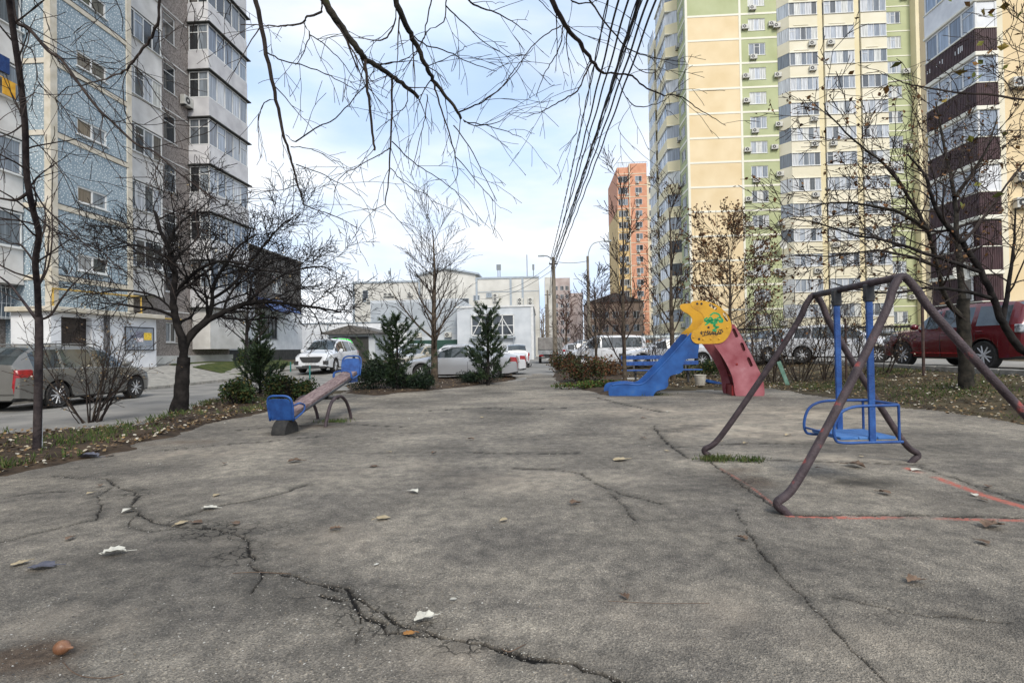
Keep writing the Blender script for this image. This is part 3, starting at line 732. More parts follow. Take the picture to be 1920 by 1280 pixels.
m = MB(); m.box(LU(-17.49), LU(-17.46), LV(21.33), LV(23.0), 1.42, 2.44)
nb = obj('notice_board', m, mat('grey_board', (.24,.27,.32), (.33,.36,.4), 5, rough=.6), p)
m = MB(); 
for (a, b, c, d) in ((21.33,21.37,1.42,2.44),(22.96,23.0,1.42,2.44),(21.33,23.0,1.42,1.46),(21.33,23.0,2.4,2.44)): m.box(LU(-17.46), LU(-17.445), LV(a), LV(b), c, d)
obj('board_frame', m, M['dark'], nb)
for (a, b, c, d, col) in ((22.4,22.85,1.88,2.2,(.65,.40,.03)), (21.95,22.38,1.98,2.24,(.12,.12,.16)), (21.62,21.85,1.94,2.08,(.06,.07,.10)), (21.98,22.35,1.8,1.96,(.55,.5,.52))):
    m = MB(); m.box(LU(-17.46), LU(-17.452), LV(a), LV(b), c, d); obj('poster', m, mat('poster_paper', col, tuple(min(1,x*1.7+.05) for x in col), 22, rough=.7, thr=(.45,.55)), nb)
# ---- lower wing at the end of the block -----------------------------------------
wg = thing('annex_building', 'dark-clad annex with white ground floor and blue awning at the end of the block', 'annex', UV(-21.3, 35, 0), -TH)
def WU(u): return u+20.6
def WV(v): return v-35
M['darkclad'] = mat('dark_brown_cladding', (.075,.068,.062), (.15,.14,.13), scale=6, rough=.9, bump=.4, bscale=30)
m = MB(); wall(m, WV(35), WV(46), 4.6, 9.0, [(WV(37),WV(38.6),6,7.5),(WV(41),WV(42.6),6,7.5)], 0, .15, '+x'); wall(m, WU(-32), 0, 4.6, 9.0, [], 0, .1, '-y'); wall(m, WU(-32), 0, 4.6, 9.0, [], WV(46), .1, '+y')
m.box(WU(-32), .15, WV(34.85), WV(46.1), 9.0, 9.18); obj('upper_wall', m, M['darkclad'], wg)
m = MB(); wall(m, WV(35), WV(46), 1.45, 4.6, [(WV(39.2),WV(41.6),2.3,4.1)], .05, .15, '+x'); wall(m, WU(-32), .05, 1.45, 4.6, [], -.05, .1, '-y'); wall(m, WU(-32), .05, 1.45, 4.6, [], WV(46.05), .1, '+y'); obj('lower_wall', m, M['porch'], wg)
m = MB(); m.box(WU(-32), .12, -.1, WV(46.1), .2, 1.45); obj('plinth', m, M['plinth'], wg)
window(wg, WV(40.4), 2.3, 2.4, 1.8, 4, .05, '+x', M['dark'], M['glass_dark']); window(wg, WV(37.8), 6, 1.6, 1.5, 2, 0, '+x', M['white'], M['glass_dark']); window(wg, WV(41.8), 6, 1.6, 1.5, 2, 0, '+x', M['white'], M['glass_dark'])
m = MB(); m.add([(.06,WV(38.4),5.4),(.06,WV(43.2),5.4),(1.3,WV(43.2),4.5),(1.3,WV(38.4),4.5),(.06,WV(38.4),5.32),(.06,WV(43.2),5.32),(1.3,WV(43.2),4.35),(1.3,WV(38.4),4.35)], [(0,1,2,3),(4,7,6,5),(0,3,7,4),(1,5,6,2),(3,2,6,7)])
obj('awning', m, mat('blue_awning', (.05,.09,.24), (.10,.15,.33), 5, rough=.6), wg)

# ---- white industrial building at the far end --------------------------------------
M['panel_w'] = mat('pale_wall_panel', (.50,.485,.44), (.64,.62,.57), scale=.5, rough=.8, detail=7)
M['panel_b'] = mat('grey_blue_trim', (.30,.34,.38), (.36,.40,.43), 3, rough=.6)
M['sheet'] = mat('white_sheet_cladding', (.48,.51,.54), (.60,.625,.65), scale=.8, rough=.6)
wb = thing('warehouse', 'long pale two-storey works building with a shallow gable, closing the end of the path', 'warehouse', UV(-14, 76, 0), -TH)
def IU(u): return u+14
m = MB()
prof = [(-27.5,.0),(-27.5,11.0),(-17.8,11.0),(-17.8,12.0),(-13.9,12.75),(-9.5,11.9),(-9.5,11.2),(-.45,11.2),(-.45,0)]
m.prism([(IU(a), z) for a, z in prof], 0, 16); obj('wall', m, M['panel_w'], wb)
m = MB()
m.box(IU(-27.6), IU(-17.8), -.12, -.005, 11.0, 11.25); m.box(IU(-9.5), IU(-.35), -.12, -.005, 11.2, 11.45); m.box(IU(-9.4), IU(-.45), -.06, -.004, 9.3, 9.38)
for a, b in (((-18.3,11.95),(-13.9,12.9)), ((-13.9,12.9),(-9.0,11.95))):
    m.prism([(IU(a[0]),a[1]-.12),(IU(b[0]),b[1]-.12),(IU(b[0]),b[1]+.12),(IU(a[0]),a[1]+.12)], -.35, 16.1)
for u in (-9.5, -4.6, -2.9+.0): m.box(IU(u), IU(u)+.28, -.1, -.004, 4 if u > -9 else 6, 11.2)
m.box(IU(-27.5), IU(-27.2), -.1, -.004, 0, 11.0); m.box(IU(-17.8), IU(-17.55), -.1, -.004, 6, 11.5)
obj('trim', m, M['panel_b'], wb)
for (u, z, w_, h_, n) in ((-17,6.2,1.6,1.8,2),(-12.6,6.3,4.2,2.2,4),(-9.4,8.2,.9,.7,1),(-23.5,6.5,2,1.5,2),(-20.5,6.5,2,1.5,2),(-25.6,8.4,.8,1.6,1),(-7.6,8.6,.8,.6,1)):
    window(wb, IU(u), z, w_, h_, n, 0, '-y', M['panel_b'], M['glass_dark'], off=-.04)
for (u, z) in ((-9.2,7.6),(-6.6,8.5),(-6.6,7.9),(-3.1,7.3),(-1.6,7.3),(-3.1,7.8),(-1.6,7.8),(-4.4,5.8),(-3.6,5.8),(-2.9,5.8),(-2.2,5.8),(-22.5,9),(-21.8,9),(-19,9),(-25,8.2)): ac(wb, IU(u), z, 0, '-y')
m = MB()
for (u, z0, z1) in ((-26.8,11,13),(-22,11,13.2),(-6.3,11.2,13.3),(-6.0,11.2,13.3),(-.9-1.2,11.2,14.6),(-1.2,11.2,13.2)): m.tube([(IU(u), .4, z0), (IU(u), .4, z1)], .06, 5)
m.box(IU(-6.5), IU(-5.85), .3, .5, 12.5, 13.3); m.box(IU(-1.35), IU(-1.05), .3, .5, 12.4, 13.2); m.box(IU(-22.3), IU(-22), .3, .45, 12.3, 12.8)
obj('antenna', m, mat('grey_steel', (.22,.24,.25), rough=.5, metal=.3), wb)
# front annex with braced window band
an = thing('annex_building', 'white sheet-clad annex with a raised dark window band crossed by white braces', 'annex', UV(-5, 57, 0), -TH)
def NU(u): return u+5
m = MB(); m.box(NU(-19.5), NU(-9.2), 2.5, 16, 0, 6.9); m.box(NU(-9.2), NU(-1.0), 0, 16, 0, 5.65)
obj('wall', m, M['sheet'], an)
m = MB(); m.box(NU(-9.3), NU(-.9), -.1, 16.1, 5.652, 5.85); m.box(NU(-1.25), NU(-.98), -.06, -.004, 0, 5.65)
for z in (1.0,1.9,2.8,3.7): m.box(NU(-19.5), NU(-9.2), 2.46, 2.496, z, z+.04)
obj('trim', m, M['white'], an)
m = MB(); m.box(NU(-7.6), NU(-3.05), -.05, -.004, 2.75, 4.75); obj('window_band', m, M['glass_dark'], an)
m = MB()
for u in (-7.6,-6.5,-5.35,-4.3,-3.1): m.box(NU(u)-.06, NU(u)+.06, -.22, -.06, 2.5, 4.85)
m.box(NU(-7.66), NU(-3.04), -.22, -.06, 4.75, 4.87); m.box(NU(-7.66), NU(-3.04), -.22, -.06, 2.6, 2.72); m.box(NU(-7.66), NU(-3.04), -.16, -.06, 3.66, 3.74)
for a, b in ((-6.5,-7.5),(-6.5,-5.5),(-4.3,-5.2),(-4.3,-3.2)): m.tube([(NU(a), -.3, 4.5), (NU(b), -.3, 2.65)], .055, 5)
obj('brace_frame', m, M['white'], an)
m = MB(); m.box(NU(-7.8), NU(-2.9), -.5, -.06, 2.35, 2.5)
for u in (-7.5,-5.3,-3.1): m.tube([(NU(u), -.45, 2.4), (NU(u), -.1, 1.2)], .05, 5)
obj('ledge', m, M['panel_b'], an)
m = MB()
for i in range(34): z = 2.9+.11*i; m.box(NU(-19.4), NU(-9.3), 2.478, 2.497, z, z+.035)
obj('cladding_rib', m, M['panel_b'], an)
m = MB(); m.box(NU(-19), NU(-9.5), 2.3, 2.49, .1, 2.3); obj('gate', m, mat('dark_green_gate', (.012,.05,.04), (.02,.07,.05), 3, rough=.6), an)
for u in (-14,-10.6,-17): ac(an, NU(u), 2.6, 2.5, '-y')
# dark shelter roof seen between the annex and the block, with pitched roof
sh = thing('shed', 'low dark-roofed shed behind the parked white cars on the left', 'shed', UV(-19, 50, 0), -TH)
m = MB(); m.box(-1.5, 3, 0, 5, .2, 3.0); obj('wall', m, M['sheet'], sh)
m = MB(); m.prism([(-2.0,3.0),(.8,3.7),(3.5,3.0),(3.5,2.85),(-2.0,2.85)], -.6, 5.5); obj('roof', m, M['darkclad'], sh)
m = MB(); m.box(-1, 2.4, -.06, -.005, .2, 2.6); obj('door', m, M['plinth'], sh)

wl = thing('boundary_wall', 'long plain white wall behind the white crossover, left of the works building', 'wall', UV(-27, 58, 0), -TH)
m = MB(); m.box(0, 12, 0, .4, .1, 4.3); obj('wall', m, M['porch'], wl)
m = MB(); m.box(-.05, 12.05, -.08, .48, 4.302, 4.42); obj('coping', m, M['panel_b'], wl)
for x in (3.1, 6.4, 9.3): m = MB(); m.box(x, x+.1, -.06, -.003, .1, 4.3); obj('pilaster', m, M['panel_b'], wl)
# ---- distant pinkish block beyond the poles ----------------------------------------
M['pink'] = mat('pale_pink_brick', (.42,.34,.31), (.54,.46,.43), scale=.6, rough=.9)
fb = thing('apartment_block', 'distant pale pink and grey block rising behind the row of poles', 'apartment block', UV(5, 180, 0), -TH)
m = MB(); m.box(-4, 4.4, 0, 14, 0, 24.6); m.box(4.4, 9, 6, 20, 0, 20); obj('wall', m, M['pink'], fb)
m = MB()
m.box(-4.1, -1.2, -.1, 14.05, 0, 24.9); obj('side_wall', m, M['panel_w'], fb)
for k in range(7):
    for u in (-.3, 1.7, 3.4): window(fb, u, 3+2.9*k, 1.2, 1.5, 2, 0, '-y', M['white'], M['glass_dark'], off=-.04, sill=False)
fb2 = thing('apartment_block', 'distant reddish low block half hidden by bare shrubs left of the orange tower', 'apartment block', UV(16, 118, 0), -TH)
m = MB(); m.box(-6, 6, 0, 12, 0, 11); obj('wall', m, mat('faded_red_brick', (.34,.24,.17), (.44,.32,.24), 1, rough=.9), fb2)
m = MB(); m.prism([(-6.3,11),(0,13),(6.3,11)], -.4, 12.4); obj('roof', m, M['darkclad'], fb2)
for k in range(3):
    for u in (-4.5,-2.2,0,2.2,4.5): window(fb2, u, 1.6+2.9*k, 1.3, 1.5, 2, 0, '-y', M['white'], M['glass_dark'], off=-.04, sill=False)
# ---- orange and yellow tower ----------------------------------------------------------
M['orange'] = mat('orange_brick', (.60,.28,.17), (.68,.35,.22), scale=1.2, rough=.85)
M['ochre'] = mat('ochre_brick', (.64,.45,.20), (.72,.53,.27), scale=1.2, rough=.85)
M['creamy'] = mat('cream_render', (.66,.60,.44), (.76,.70,.55), scale=.7, rough=.85, detail=7)
ot = thing('apartment_tower', 'narrow orange and ochre tower with white-framed windows between the poles and the green-yellow tower', 'apartment tower', UV(24.3, 137, 0), -TH)
def OU(u): return u-24.3
V0 = 0.0
m = MB(); m.box(OU(19.6), OU(19.62)+3.0, 0, 18.5, 36, 46.8); m.box(OU(22.62), OU(27.0), -.4, 18, 0, 47.6); obj('orange_wall', m, M['orange'], ot)
m = MB(); m.box(OU(19.62), OU(22.6), .02, 18.4, 0, 36); obj('ochre_wall', m, M['ochre'], ot)
m = MB(); m.box(OU(27.0), OU(31.0), .3, 18, 0, 44.5); obj('white_wall', m, M['creamy'], ot)
m = MB()
for k in range(16):
    z = 1.2+2.92*k
    m.box(OU(19.55), OU(27.0), -.46, -.402, z-.1, z+.05) if k > 9 else m.box(OU(22.6), OU(27.0), -.46, -.402, z-.1, z+.05)
m.box(OU(22.55), OU(22.75), -.5, -.402, 0, 47.6)
obj('joint_strip', m, M['creamy'], ot)
for k in range(15):
    z = 1.2+2.92*k
    window(ot, OU(21.05), z+.9, 2.4, 1.55, 4, 0, '-y', M['white'], M['glass_dark'], off=-.06, sill=False)
    window(ot, OU(24.9), z+.9, 1.7, 1.4, 2, -.4, '-y', M['white'], M['glass_dark'], off=-.06, sill=False)
    window(ot, OU(28.4), z+.9, 1.6, 1.5, 3, .3, '-y', M['white'], M['glass_dark'], off=-.06, sill=False)
    ac(ot, OU(24.6), z+.3, -.45, '-y')
    if k % 2: ac(ot, OU(22.0), z+.3, 0, '-y')
m = MB()
for i in range(20): m.tube([(OU(19.7+.4*i), .1, 46.8), (OU(19.7+.4*i), .1, 48.1)], .03, 4)
m.tube([(OU(19.7), .1, 48.1), (OU(27.3), .1, 48.1)], .04, 4); obj('railing', m, M['dark'], ot)

# ---- big green, yellow and cream tower -----------------------------------------------------
def render_mat(n, a, b): return mat(n, a, b, scale=.35, rough=.88, detail=9, bump=.05, bscale=8)
M['tyellow'] = render_mat('yellow_render', (.72,.56,.33), (.80,.65,.42)); M['tgreen'] = render_mat('green_render', (.40,.43,.23), (.48,.51,.30))
M['tcream'] = render_mat('pale_cream_render', (.72,.66,.49), (.80,.74,.59)); M['tline'] = render_mat('cream_line', (.78,.75,.62), (.82,.79,.68))
tw = thing('apartment_tower', 'sixteen-storey tower with yellow, green and cream bands and stacked glazed balconies', 'apartment tower', UV(30, 64.5, 0), -TH)
def TU(u): return u-30
def TVv(v): return v-64.5
LN = [40.47-2.925*k for k in range(-2, 14)]      # storey lines
RF = 47.6
m = MB(); wall(m, TU(17.85), TU(24.0), 0, 40.45, [], 0, .1, '-y'); wall(m, TU(40.3), TU(50), 0, 0.1, [], 0, .1, '-y'); obj('yellow_wall', m, M['tyellow'], tw)
gops = []
for l in LN:
    gops += [(TU(25.0), TU(26.95), l-2.02, l-.6), (TU(40.7), TU(42.4), l-2.02, l-.6)]
m = MB(); wall(m, TU(17.85), TU(24.0), 40.45, RF, [], 0, .1, '-y'); wall(m, TU(24.0), TU(28.3), 0, RF, [o for o in gops if o[0] < TU(30)], 0, .12, '-y'); m2 = MB(); wall(m2, TU(40.2), TU(43.5), 0, RF, [o for o in gops if o[0] > TU(30)], 0, .12, '-y'); obj('green_wall', m2, M['tgreen'], tw)
lops = [(TVv(65.6), TVv(67.6), l-2.02, l-.6) for l in LN]
wall(m, 0, TVv(68.2), 0, RF, lops, TU(17.7), .12, '-x'); obj('green_wall', m, M['tgreen'], tw)
m = MB(); wall(m, TU(28.3), TU(40.2), 0, RF, [], .05, .1, '-y'); wall(m, TU(43.5), TU(60), 0, RF, [], .05, .1, '-y')
wall(m, TVv(68.2), TVv(84), 0, RF, [], TU(17.75), .1, '-x'); wall(m, 0, TVv(84), 0, RF, [], TU(60), .1, '+x')
m.quad((TU(17.7),0,RF),(TU(60),0,RF),(TU(60),TVv(84),RF),(TU(17.7),TVv(84),RF)); obj('cream_wall', m, M['tcream'], tw)
m = MB()
for l in LN: m.box(TU(17.7), TU(28.3), -.035, -.003, l-.13, l+.1); m.box(TU(40.2), TU(43.5), -.035, -.003, l-.08, l+.04); m.box(TU(17.665), TU(17.697), 0, TVv(68.2), l-.13, l+.1)
m.box(TU(17.68), TU(17.9), -.045, -.036, 0, RF); m.box(TU(17.86), TU(17.9), -.06, -.003, 0, RF); m.box(TU(23.9), TU(24.15), -.05, -.003, 0, RF)
m.box(TU(17.64), TU(17.697), -.04, .22, 0, RF)
m.box(TU(17.5), TU(60), -.2, .3, RF, RF+.25)
obj('joint_strip', m, M['tline'], tw)
for i, l in enumerate(LN):
    window(tw, TU(25.98), l-2.02, 1.95, 1.42, 3, 0, '-y', M['white'], M['glass'], t=.08, transom=(1,) if i % 2 else None)
    window(tw, TU(41.55), l-2.02, 1.7, 1.42, 3, 0, '-y', M['white'], M['glass'], t=.08, transom=(1,))
    window(tw, TVv(66.6), l-2.02, 2.0, 1.42, 3, TU(17.7), '-x', M['white'], M['glass'], t=.08)
rr = random.Random(3)
for i, l in enumerate(LN[1:]):
    c = i % 5
    if c in (0, 2): ac(tw, TU(25.5), l-2.6, 0, '-y')
    if c in (3, 4, 1): ac(tw, TU(24.6), l-1.9, 0, '-y')
    if c == 1: ac(tw, TU(27.7), l-1.7, 0, '-y')
    if i % 2: ac(tw, TVv(67.9), l-1.9, TU(17.7), '-x')
    if i % 3 == 0: ac(tw, TU(42.8), l-2.2, 0, '-y'); 
M['tyell2'] = render_mat('warm_yellow_render', (.72,.63,.40), (.78,.69,.47))
# bays of glazed balconies: parapet, glazing frame, panes
def bay(u0, u1, l, i, n, skew=False, mt='tcream', d=1.15):
    z0, z1, z2 = l-2.52, l-1.15, l+.38
    m = MB()
    x0, x1 = TU(u0), TU(u1); xs = x0+(.9 if skew else .06)
    pts = [(x0, .04), (xs, -d), (x1, -d), (x1, .04)]
    vs = [(a, b, z) for z in (z0, z1) for a, b in pts]
    m.add(vs, [(0,1,5,4),(1,2,6,5),(2,3,7,6),(0,3,2,1),(4,5,6,7)])
    p = obj('balcony', m, M[mt], tw)
    s = MB(); s.box(xs-.04, x1+.04, -d-.06, 0, z0-.09, z0-.005); s.box(xs+.5, x1-1.0, -d-.08, -d-.062, z0+.18, z0+.24) if i % 4 else None; obj('slab', s, M['tline'], p)
    window(p, (xs+x1)/2, z1, x1-xs, z2-z1, n, -d, '-y', M['white'], M['glass'], name='window_frame', off=.05, t=.07, transom=None if i % 3 else (0,), sill=True)
    g = MB(); 
    g.quad((x0+.02,.0,z1),(xs-.02,-d+.05,z1),(xs-.02,-d+.05,z2),(x0+.02,0,z2)); obj('side_pane', g, M['glass'], p); g = MB(); g.quad((x1-.01,0,z1),(x1-.01,-d+.05,z1),(x1-.01,-d+.05,z2),(x1-.01,0,z2)); obj('side_pane', g, M['glass'], p)
for i, l in enumerate(LN):
    bay(28.3, 32.4, l, i, 5, True); bay(33.1, 36.5, l, i+1, 5); bay(37.2, 40.1, l, i+2, 4)
    bay(43.9, 46.6, l, i, 3, mt='tyellow' if i > 1 else 'tgreen')
m = MB()
for a, b in ((32.45,33.05),(36.55,37.15),(43.45,43.85)): m.box(TU(a), TU(b), -.95, .04, 0, RF)
obj('pilaster', m, M['tyell2'], tw)
for i, l in enumerate(LN[1:]):
    if i % 3 != 1: ac(tw, TU(31.9)-.2, l-1.95, -1.15, '-y')
    if i % 4 == 2: ac(tw, TU(33.8), l-1.95, -1.15, '-y')
    if i % 2: ac(tw, TU(28.2), l-2.0, -.1, '-y')
# balconies on the left-hand side facade
for i, l in enumerate(LN):
    z0, z1, z2 = l-2.52, l-1.15, l+.38
    m = MB(); x0 = TU(16.3); m.add([(x0, TVv(69.0), z) if q == 0 else (x0+.0, TVv(74.5), z) if q == 1 else (TU(17.74), TVv(75.2), z) if q == 2 else (TU(17.74), TVv(68.3), z) for z in (z0, z1) for q in range(4)],
        [(0,4,5,1),(1,5,6,2),(2,6,7,3),(3,7,4,0),(0,1,2,3),(4,7,6,5)])
    p = obj('balcony', m, M['tyell2'] if i % 1 == 0 else M['tcream'], tw)
    window(p, TVv(71.75), z1, 5.4, z2-z1, 5, x0, '-x', M['white'], M['glass'], name='window_frame', off=.05, sill=False)
    g = MB(); g.quad((x0+.04,TVv(69.03),z1),(TU(17.7),TVv(68.35),z1),(TU(17.7),TVv(68.35),z2),(x0+.04,TVv(69.03),z2)); obj('side_pane', g, M['glass'], p)
    m = MB(); m.box(x0-.08, TU(17.7), TVv(68.6), TVv(75), z2+.002, z2+.1); obj('slab', m, M['tline'], p)
    m = MB(); m.box(TU(16.6), TU(17.74), TVv(77.2), TVv(81.5), z0, z1); p = obj('balcony', m, M['tcream'], tw)
    window(p, TVv(79.35), z1, 4.2, z2-z1, 4, TU(16.6), '-x', M['white'], M['glass'], name='window_frame', off=.05, sill=False)
m = MB(); 
for i in range(12): m.tube([(TU(17.8), TVv(66+1.5*i), RF+.25), (TU(17.8), TVv(66+1.5*i), RF+1.3)], .03, 4)
m.tube([(TU(17.8), TVv(66), RF+1.3), (TU(17.8), TVv(82.5), RF+1.3)], .03, 4)
obj('railing', m, M['dark'], tw)
def dish(parent, loc, r, rz):
    m = MB(); m.lathe([(.01,0),(r*.5,-.05*r),(r*.8,-.16*r),(r,-.3*r),(r,-.33*r),(r*.8,-.19*r),(.01,-.03)], 24, 'y')
    m.tube([(0,0,-.0),(0,.3,-.1)], .03, 6); m.tube([(0,-.1,-r*.9),(0,-r*.9,-.1)], .012, 5)
    return obj('satellite_dish', m, M['ac'], parent, smooth=True, sharp=50, loc=loc, rotz=rz)
dish(tw, (TU(28.0), -.9, LN[11]-1.4), .55, .3)
m = MB(); m.box(TU(24), TU(44), -1.2, -.9, .4, 3.0) 
# ---- block with brown ribbed balconies on the right --------------------------------------
M['ribs'] = None
def ribbed():
    m = mat('brown_ribbed_siding', (.045,.022,.024), (.075,.038,.04), scale=2, rough=.5, spec=.4)
    return m
M['ribs'] = ribbed(); M['rib_dark'] = M['ribs']
rb = thing('apartment_block', 'yellow block with brown ribbed wrap-round balconies at the right edge', 'apartment block', UV(24.3, 29.5, 0), -TH)
def RU(u): return u-24.3
def RV(v): return v-29.5
TB = [17.77-2.9*k for k in range(-2, 6)]
m = MB(); wall(m, RU(24.3), RU(44), .3, 26, [(RU(27.2),RU(28.9),t-.1,t+1.4) for t in TB[::1] if t > 1], .35, .15, '-y'); wall(m, RV(29.85), RV(36.5), .3, 26, [], RU(25.2), .1, '-x'); wall(m, RU(24.3), RU(25.2), .3, 26, [], RV(33.2), .1, '-y')
m.quad((RU(24.3),.35,26),(RU(44),.35,26),(RU(44),8,26),(RU(24.3),8,26)); wall(m, .35, 3.7, .3, 26, [], RU(24.3), .1, '-x')
obj('wall', m, M['tyellow'], rb)
for t in TB:
    if t > 1: window(rb, RU(28.05), t-.1, 1.7, 1.5, 3, .35, '-y', M['white'], M['glass'], t=.07)
m = MB(); m.box(RU(24.32), RU(24.75), .2, .346, .3, 26); obj('corner_strip', m, M['tcream'], rb)
def rib_panel(m, x0, x1, y0, y1, z0, z1):
    # real ribs as small ridges on both faces
    m.box(x0+.02, x1, y0+.02, y1, z0, z1)
    n = int((y1-y0)/.11)
    for i in range(n): y = y0+.03+i*.11; m.box(x0, x0+.019, y, y+.05, z0+.02, z1-.02)
    n = int((x1-x0)/.11)
    for i in range(n): x = x0+.03+i*.11; m.box(x, x+.05, y0, y0+.019, z0+.02, z1-.02)
F0, F1, E0, E1 = RU(23.18), RU(24.3), 0.0, 3.72
for k, t in enumerate(TB):
    white = k < 2
    m = MB()
    if white: m.box(F0+.02, F1, E0+.02, E1, t-1.3, t)
    else: rib_panel(m, F0, F1, E0, E1, t-1.22, t)
    p = obj('balcony', m, M['porch'] if white else M['ribs'], rb)
    m = MB(); m.bbox(F0-.06, F1+.02, E0-.06, E1+.05, t-1.46, t-1.225 if not white else t-1.305, .03); m.box(F0-.03, F1, E0-.03, E1+.02, t+.003, t+.05); obj('beam', m, M['tline'], p)
    if k < 6:
        h = 1.38
        window(p, (E0+E1)/2, t+.052, E1-E0-.04, h, 4, F0, '-x', M['white'], M['glass_blue'], name='window_frame', off=.08, t=.1, transom=(1,2) if k % 2 else (3,), sill=False)
        m = MB(); m.box(F0+.12, F1, .03, .09, t+.052, t+.052+h); q = obj('end_panel', m, M['porch'] if k in (2,5) else M['glass_blue'], p)
        m = MB(); m.box(F0+.02, F0+.12, .0, .1, t+.052, t+.052+h); obj('end_frame', m, M['white'], p); m = MB(); m.box(F1-.1, F1, .0, .028, t+.052, t+.052+h); obj('end_frame', m, M['white'], p)
m = MB(); rib_panel(m, F0+.05, F1, E0+.05, E1-.05, 1.2, TB[7]-1.48); rib_panel(m, F0+.03, F1, E0+.03, E1-.03, TB[6]+.055, TB[5]-1.47); rib_panel(m, F0+.03, F1, E0+.03, E1-.03, TB[7]+.055, TB[6]-1.47); obj('closed_bay', m, M['ribs'], rb)
window(rb, 2.6, TB[6]+.1, .9, 1.2, 1, F0, '-x', M['white'], M['glass'], off=-.04, sill=False); window(rb, .9, TB[6]+.1, .9, 1.2, 1, F0, '-x', M['white'], M['glass'], off=-.04, sill=False)
window(rb, .9, TB[7]+.1, .7, 1.3, 1, F0, '-x', M['white'], M['glass_dark'], off=-.04, sill=False); window(rb, 2.3, 1.4, 1.0, 1.0, 2, F0+.02, '-x', M['white'], M['glass_dark'], off=-.04, sill=False)
ac(rb, RU(25.5), 14.6, .35, '-y'); ac(rb, RU(25.6), 9.6, .35, '-y'); ac(rb, RU(25.5), 8.2, .35, '-y')
dish(rb, (RU(22.95), .9, 5.0), .5, -.5)
# white chips scraped off the upper brown parapet
m = MB(); rr = random.Random(5)
for y, w_ in ((.85,.07),(.98,.05),(1.1,.08),(1.35,.05),(2.3,.06),(2.5,.05),(2.75,.06),(3.3,.05),(3.5,.05)): z = 17.4+rr.uniform(-.1,.0); m.box(F0-.006, F0-.001, E1-y if False else y, y+w_, z-rr.uniform(.1,.35), z)
obj('paint_chip', m, M['white'], rb)

# low green-roofed wall / heating pipes between the bank and the tower
hp = thing('heating_pipe', 'pair of thick grey insulated pipes on low posts in front of the towers', 'pipe', UV(20, 40, .5), -TH)
M['zinc'] = mat('galvanised_cladding', (.30,.33,.33), (.42,.45,.45), 3, rough=.5, metal=.2)
m = MB(); m.tube([(-13, 0, 1.35), (16, 0, 1.35)], .17, 12); obj('pipe', m, M['zinc'], hp, smooth=True, sharp=50)
m = MB(); m.tube([(-13, .1, .85), (16, .1, .85)], .14, 12); obj('pipe', m, M['zinc'], hp, smooth=True, sharp=50)
for i in range(8):
    m = MB(); m.box(-12.6+4*i, -12.45+4*i, .25, .4, -.4, 1.7); obj('post', m, M['dark'], hp)
gr = thing('fence', 'low dark rail fence along the foot of the cream tower', 'fence', UV(20, 55, .4), -TH)
m = MB(); m.box(-5, 22, 0, .06, 2.2, 2.45); m.box(-5, 22, 0, .06, .3, .4)
obj('rail', m, M['plinth'], gr)
m = MB()
for i in range(90): m.box(-5+.3*i, -4.94+.3*i, .005, .055, .4, 2.2)
obj('balusters', m, M['plinth'], gr)
# ================================================================ vehicles
def paint(name, c, metal=.0, rough=.25):
    m = mat(name, c, tuple(x*.88 for x in c), 1.5, rough=rough, coat=.7, metal=metal); return m
M['tyre'] = mat('tyre_rubber', (.018,.018,.018), (.035,.033,.03), 20, rough=.85)
M['rim'] = mat('alloy_rim', (.60,.61,.62), (.5,.5,.51), 9, rough=.35, metal=.2)
M['carglass'] = mat('car_glass', (.020,.026,.028), (.05,.065,.068), 2.2, rough=.04, spec=1.0, detail=3)
M['redlens'] = mat('red_lens', (.36,.012,.015), (.20,.008,.01), 14, rough=.2)
M['clear'] = mat('headlamp_lens', (.45,.47,.48), (.12,.13,.14), 16, rough=.1, spec=.8)
M['blacktrim'] = mat('black_plastic', (.022,.022,.023), (.04,.04,.04), 10, rough=.6)
M['plate'] = mat('licence_plate', (.55,.55,.55), (.05,.05,.05), 45, rough=.5, thr=(.56,.6))
M['chrome'] = mat('chrome_strip', (.5,.5,.5), rough=.2, metal=.9)
def interp(t, x):
    if x <= t[0][0]: return t[0][1]
    for (a, b), (c, d) in zip(t, t[1:]):
        if x <= c:
            k = (x-a)/(c-a); return b+(d-b)*k
    return t[-1][1]
_wheelcache = {}
def wheel_mesh(r, w, rim_s):
    k = (r, w, rim_s)
    if k in _wheelcache: return _wheelcache[k]
    t = MB(); rr = r*rim_s
    t.lathe([(rr,-w*.42),(r*.93,-w*.5),(r*.985,-w*.42),(r,-w*.2),(r,w*.2),(r*.985,w*.42),(r*.93,w*.5),(rr,w*.42)], 32, 'y')
    q = MB(); q.lathe([(rr*.99,-w*.3),(rr,-w*.47),(rr*.93,-w*.49),(rr*.88,-w*.35),(rr*.87,-w*.05),(.001,-w*.02)], 32, 'y')
    s = MB(); n = 5
    for i in range(n):
        a = 2*PI*i/n
        for da in (-.17, .17):
            c, d = math.cos(a+da*.6), math.sin(a+da*.6); c2, d2 = math.cos(a+da*1.5), math.sin(a+da*1.5)
            s.tube([(c*rr*.15, -w*.40, d*rr*.15), (c2*rr*.9, -w*.42, d2*rr*.9)], [rr*.085, rr*.06], 5)
    s.lathe([(rr*.24,-w*.2),(rr*.24,-w*.42),(rr*.18,-w*.47),(.001,-w*.47)], 16, 'y')
    s.add(q.v[:0], [])
    b = MB(); b.v = q.v; b.f = q.f; b.mi = q.mi
    res = (t.mesh('tyre', M['tyre'], True, 40), b.mesh('wheel_dish', M['blacktrim'], True, 40), s.mesh('rim', M['rim'], True, 50), )
    _wheelcache[k] = res; return res
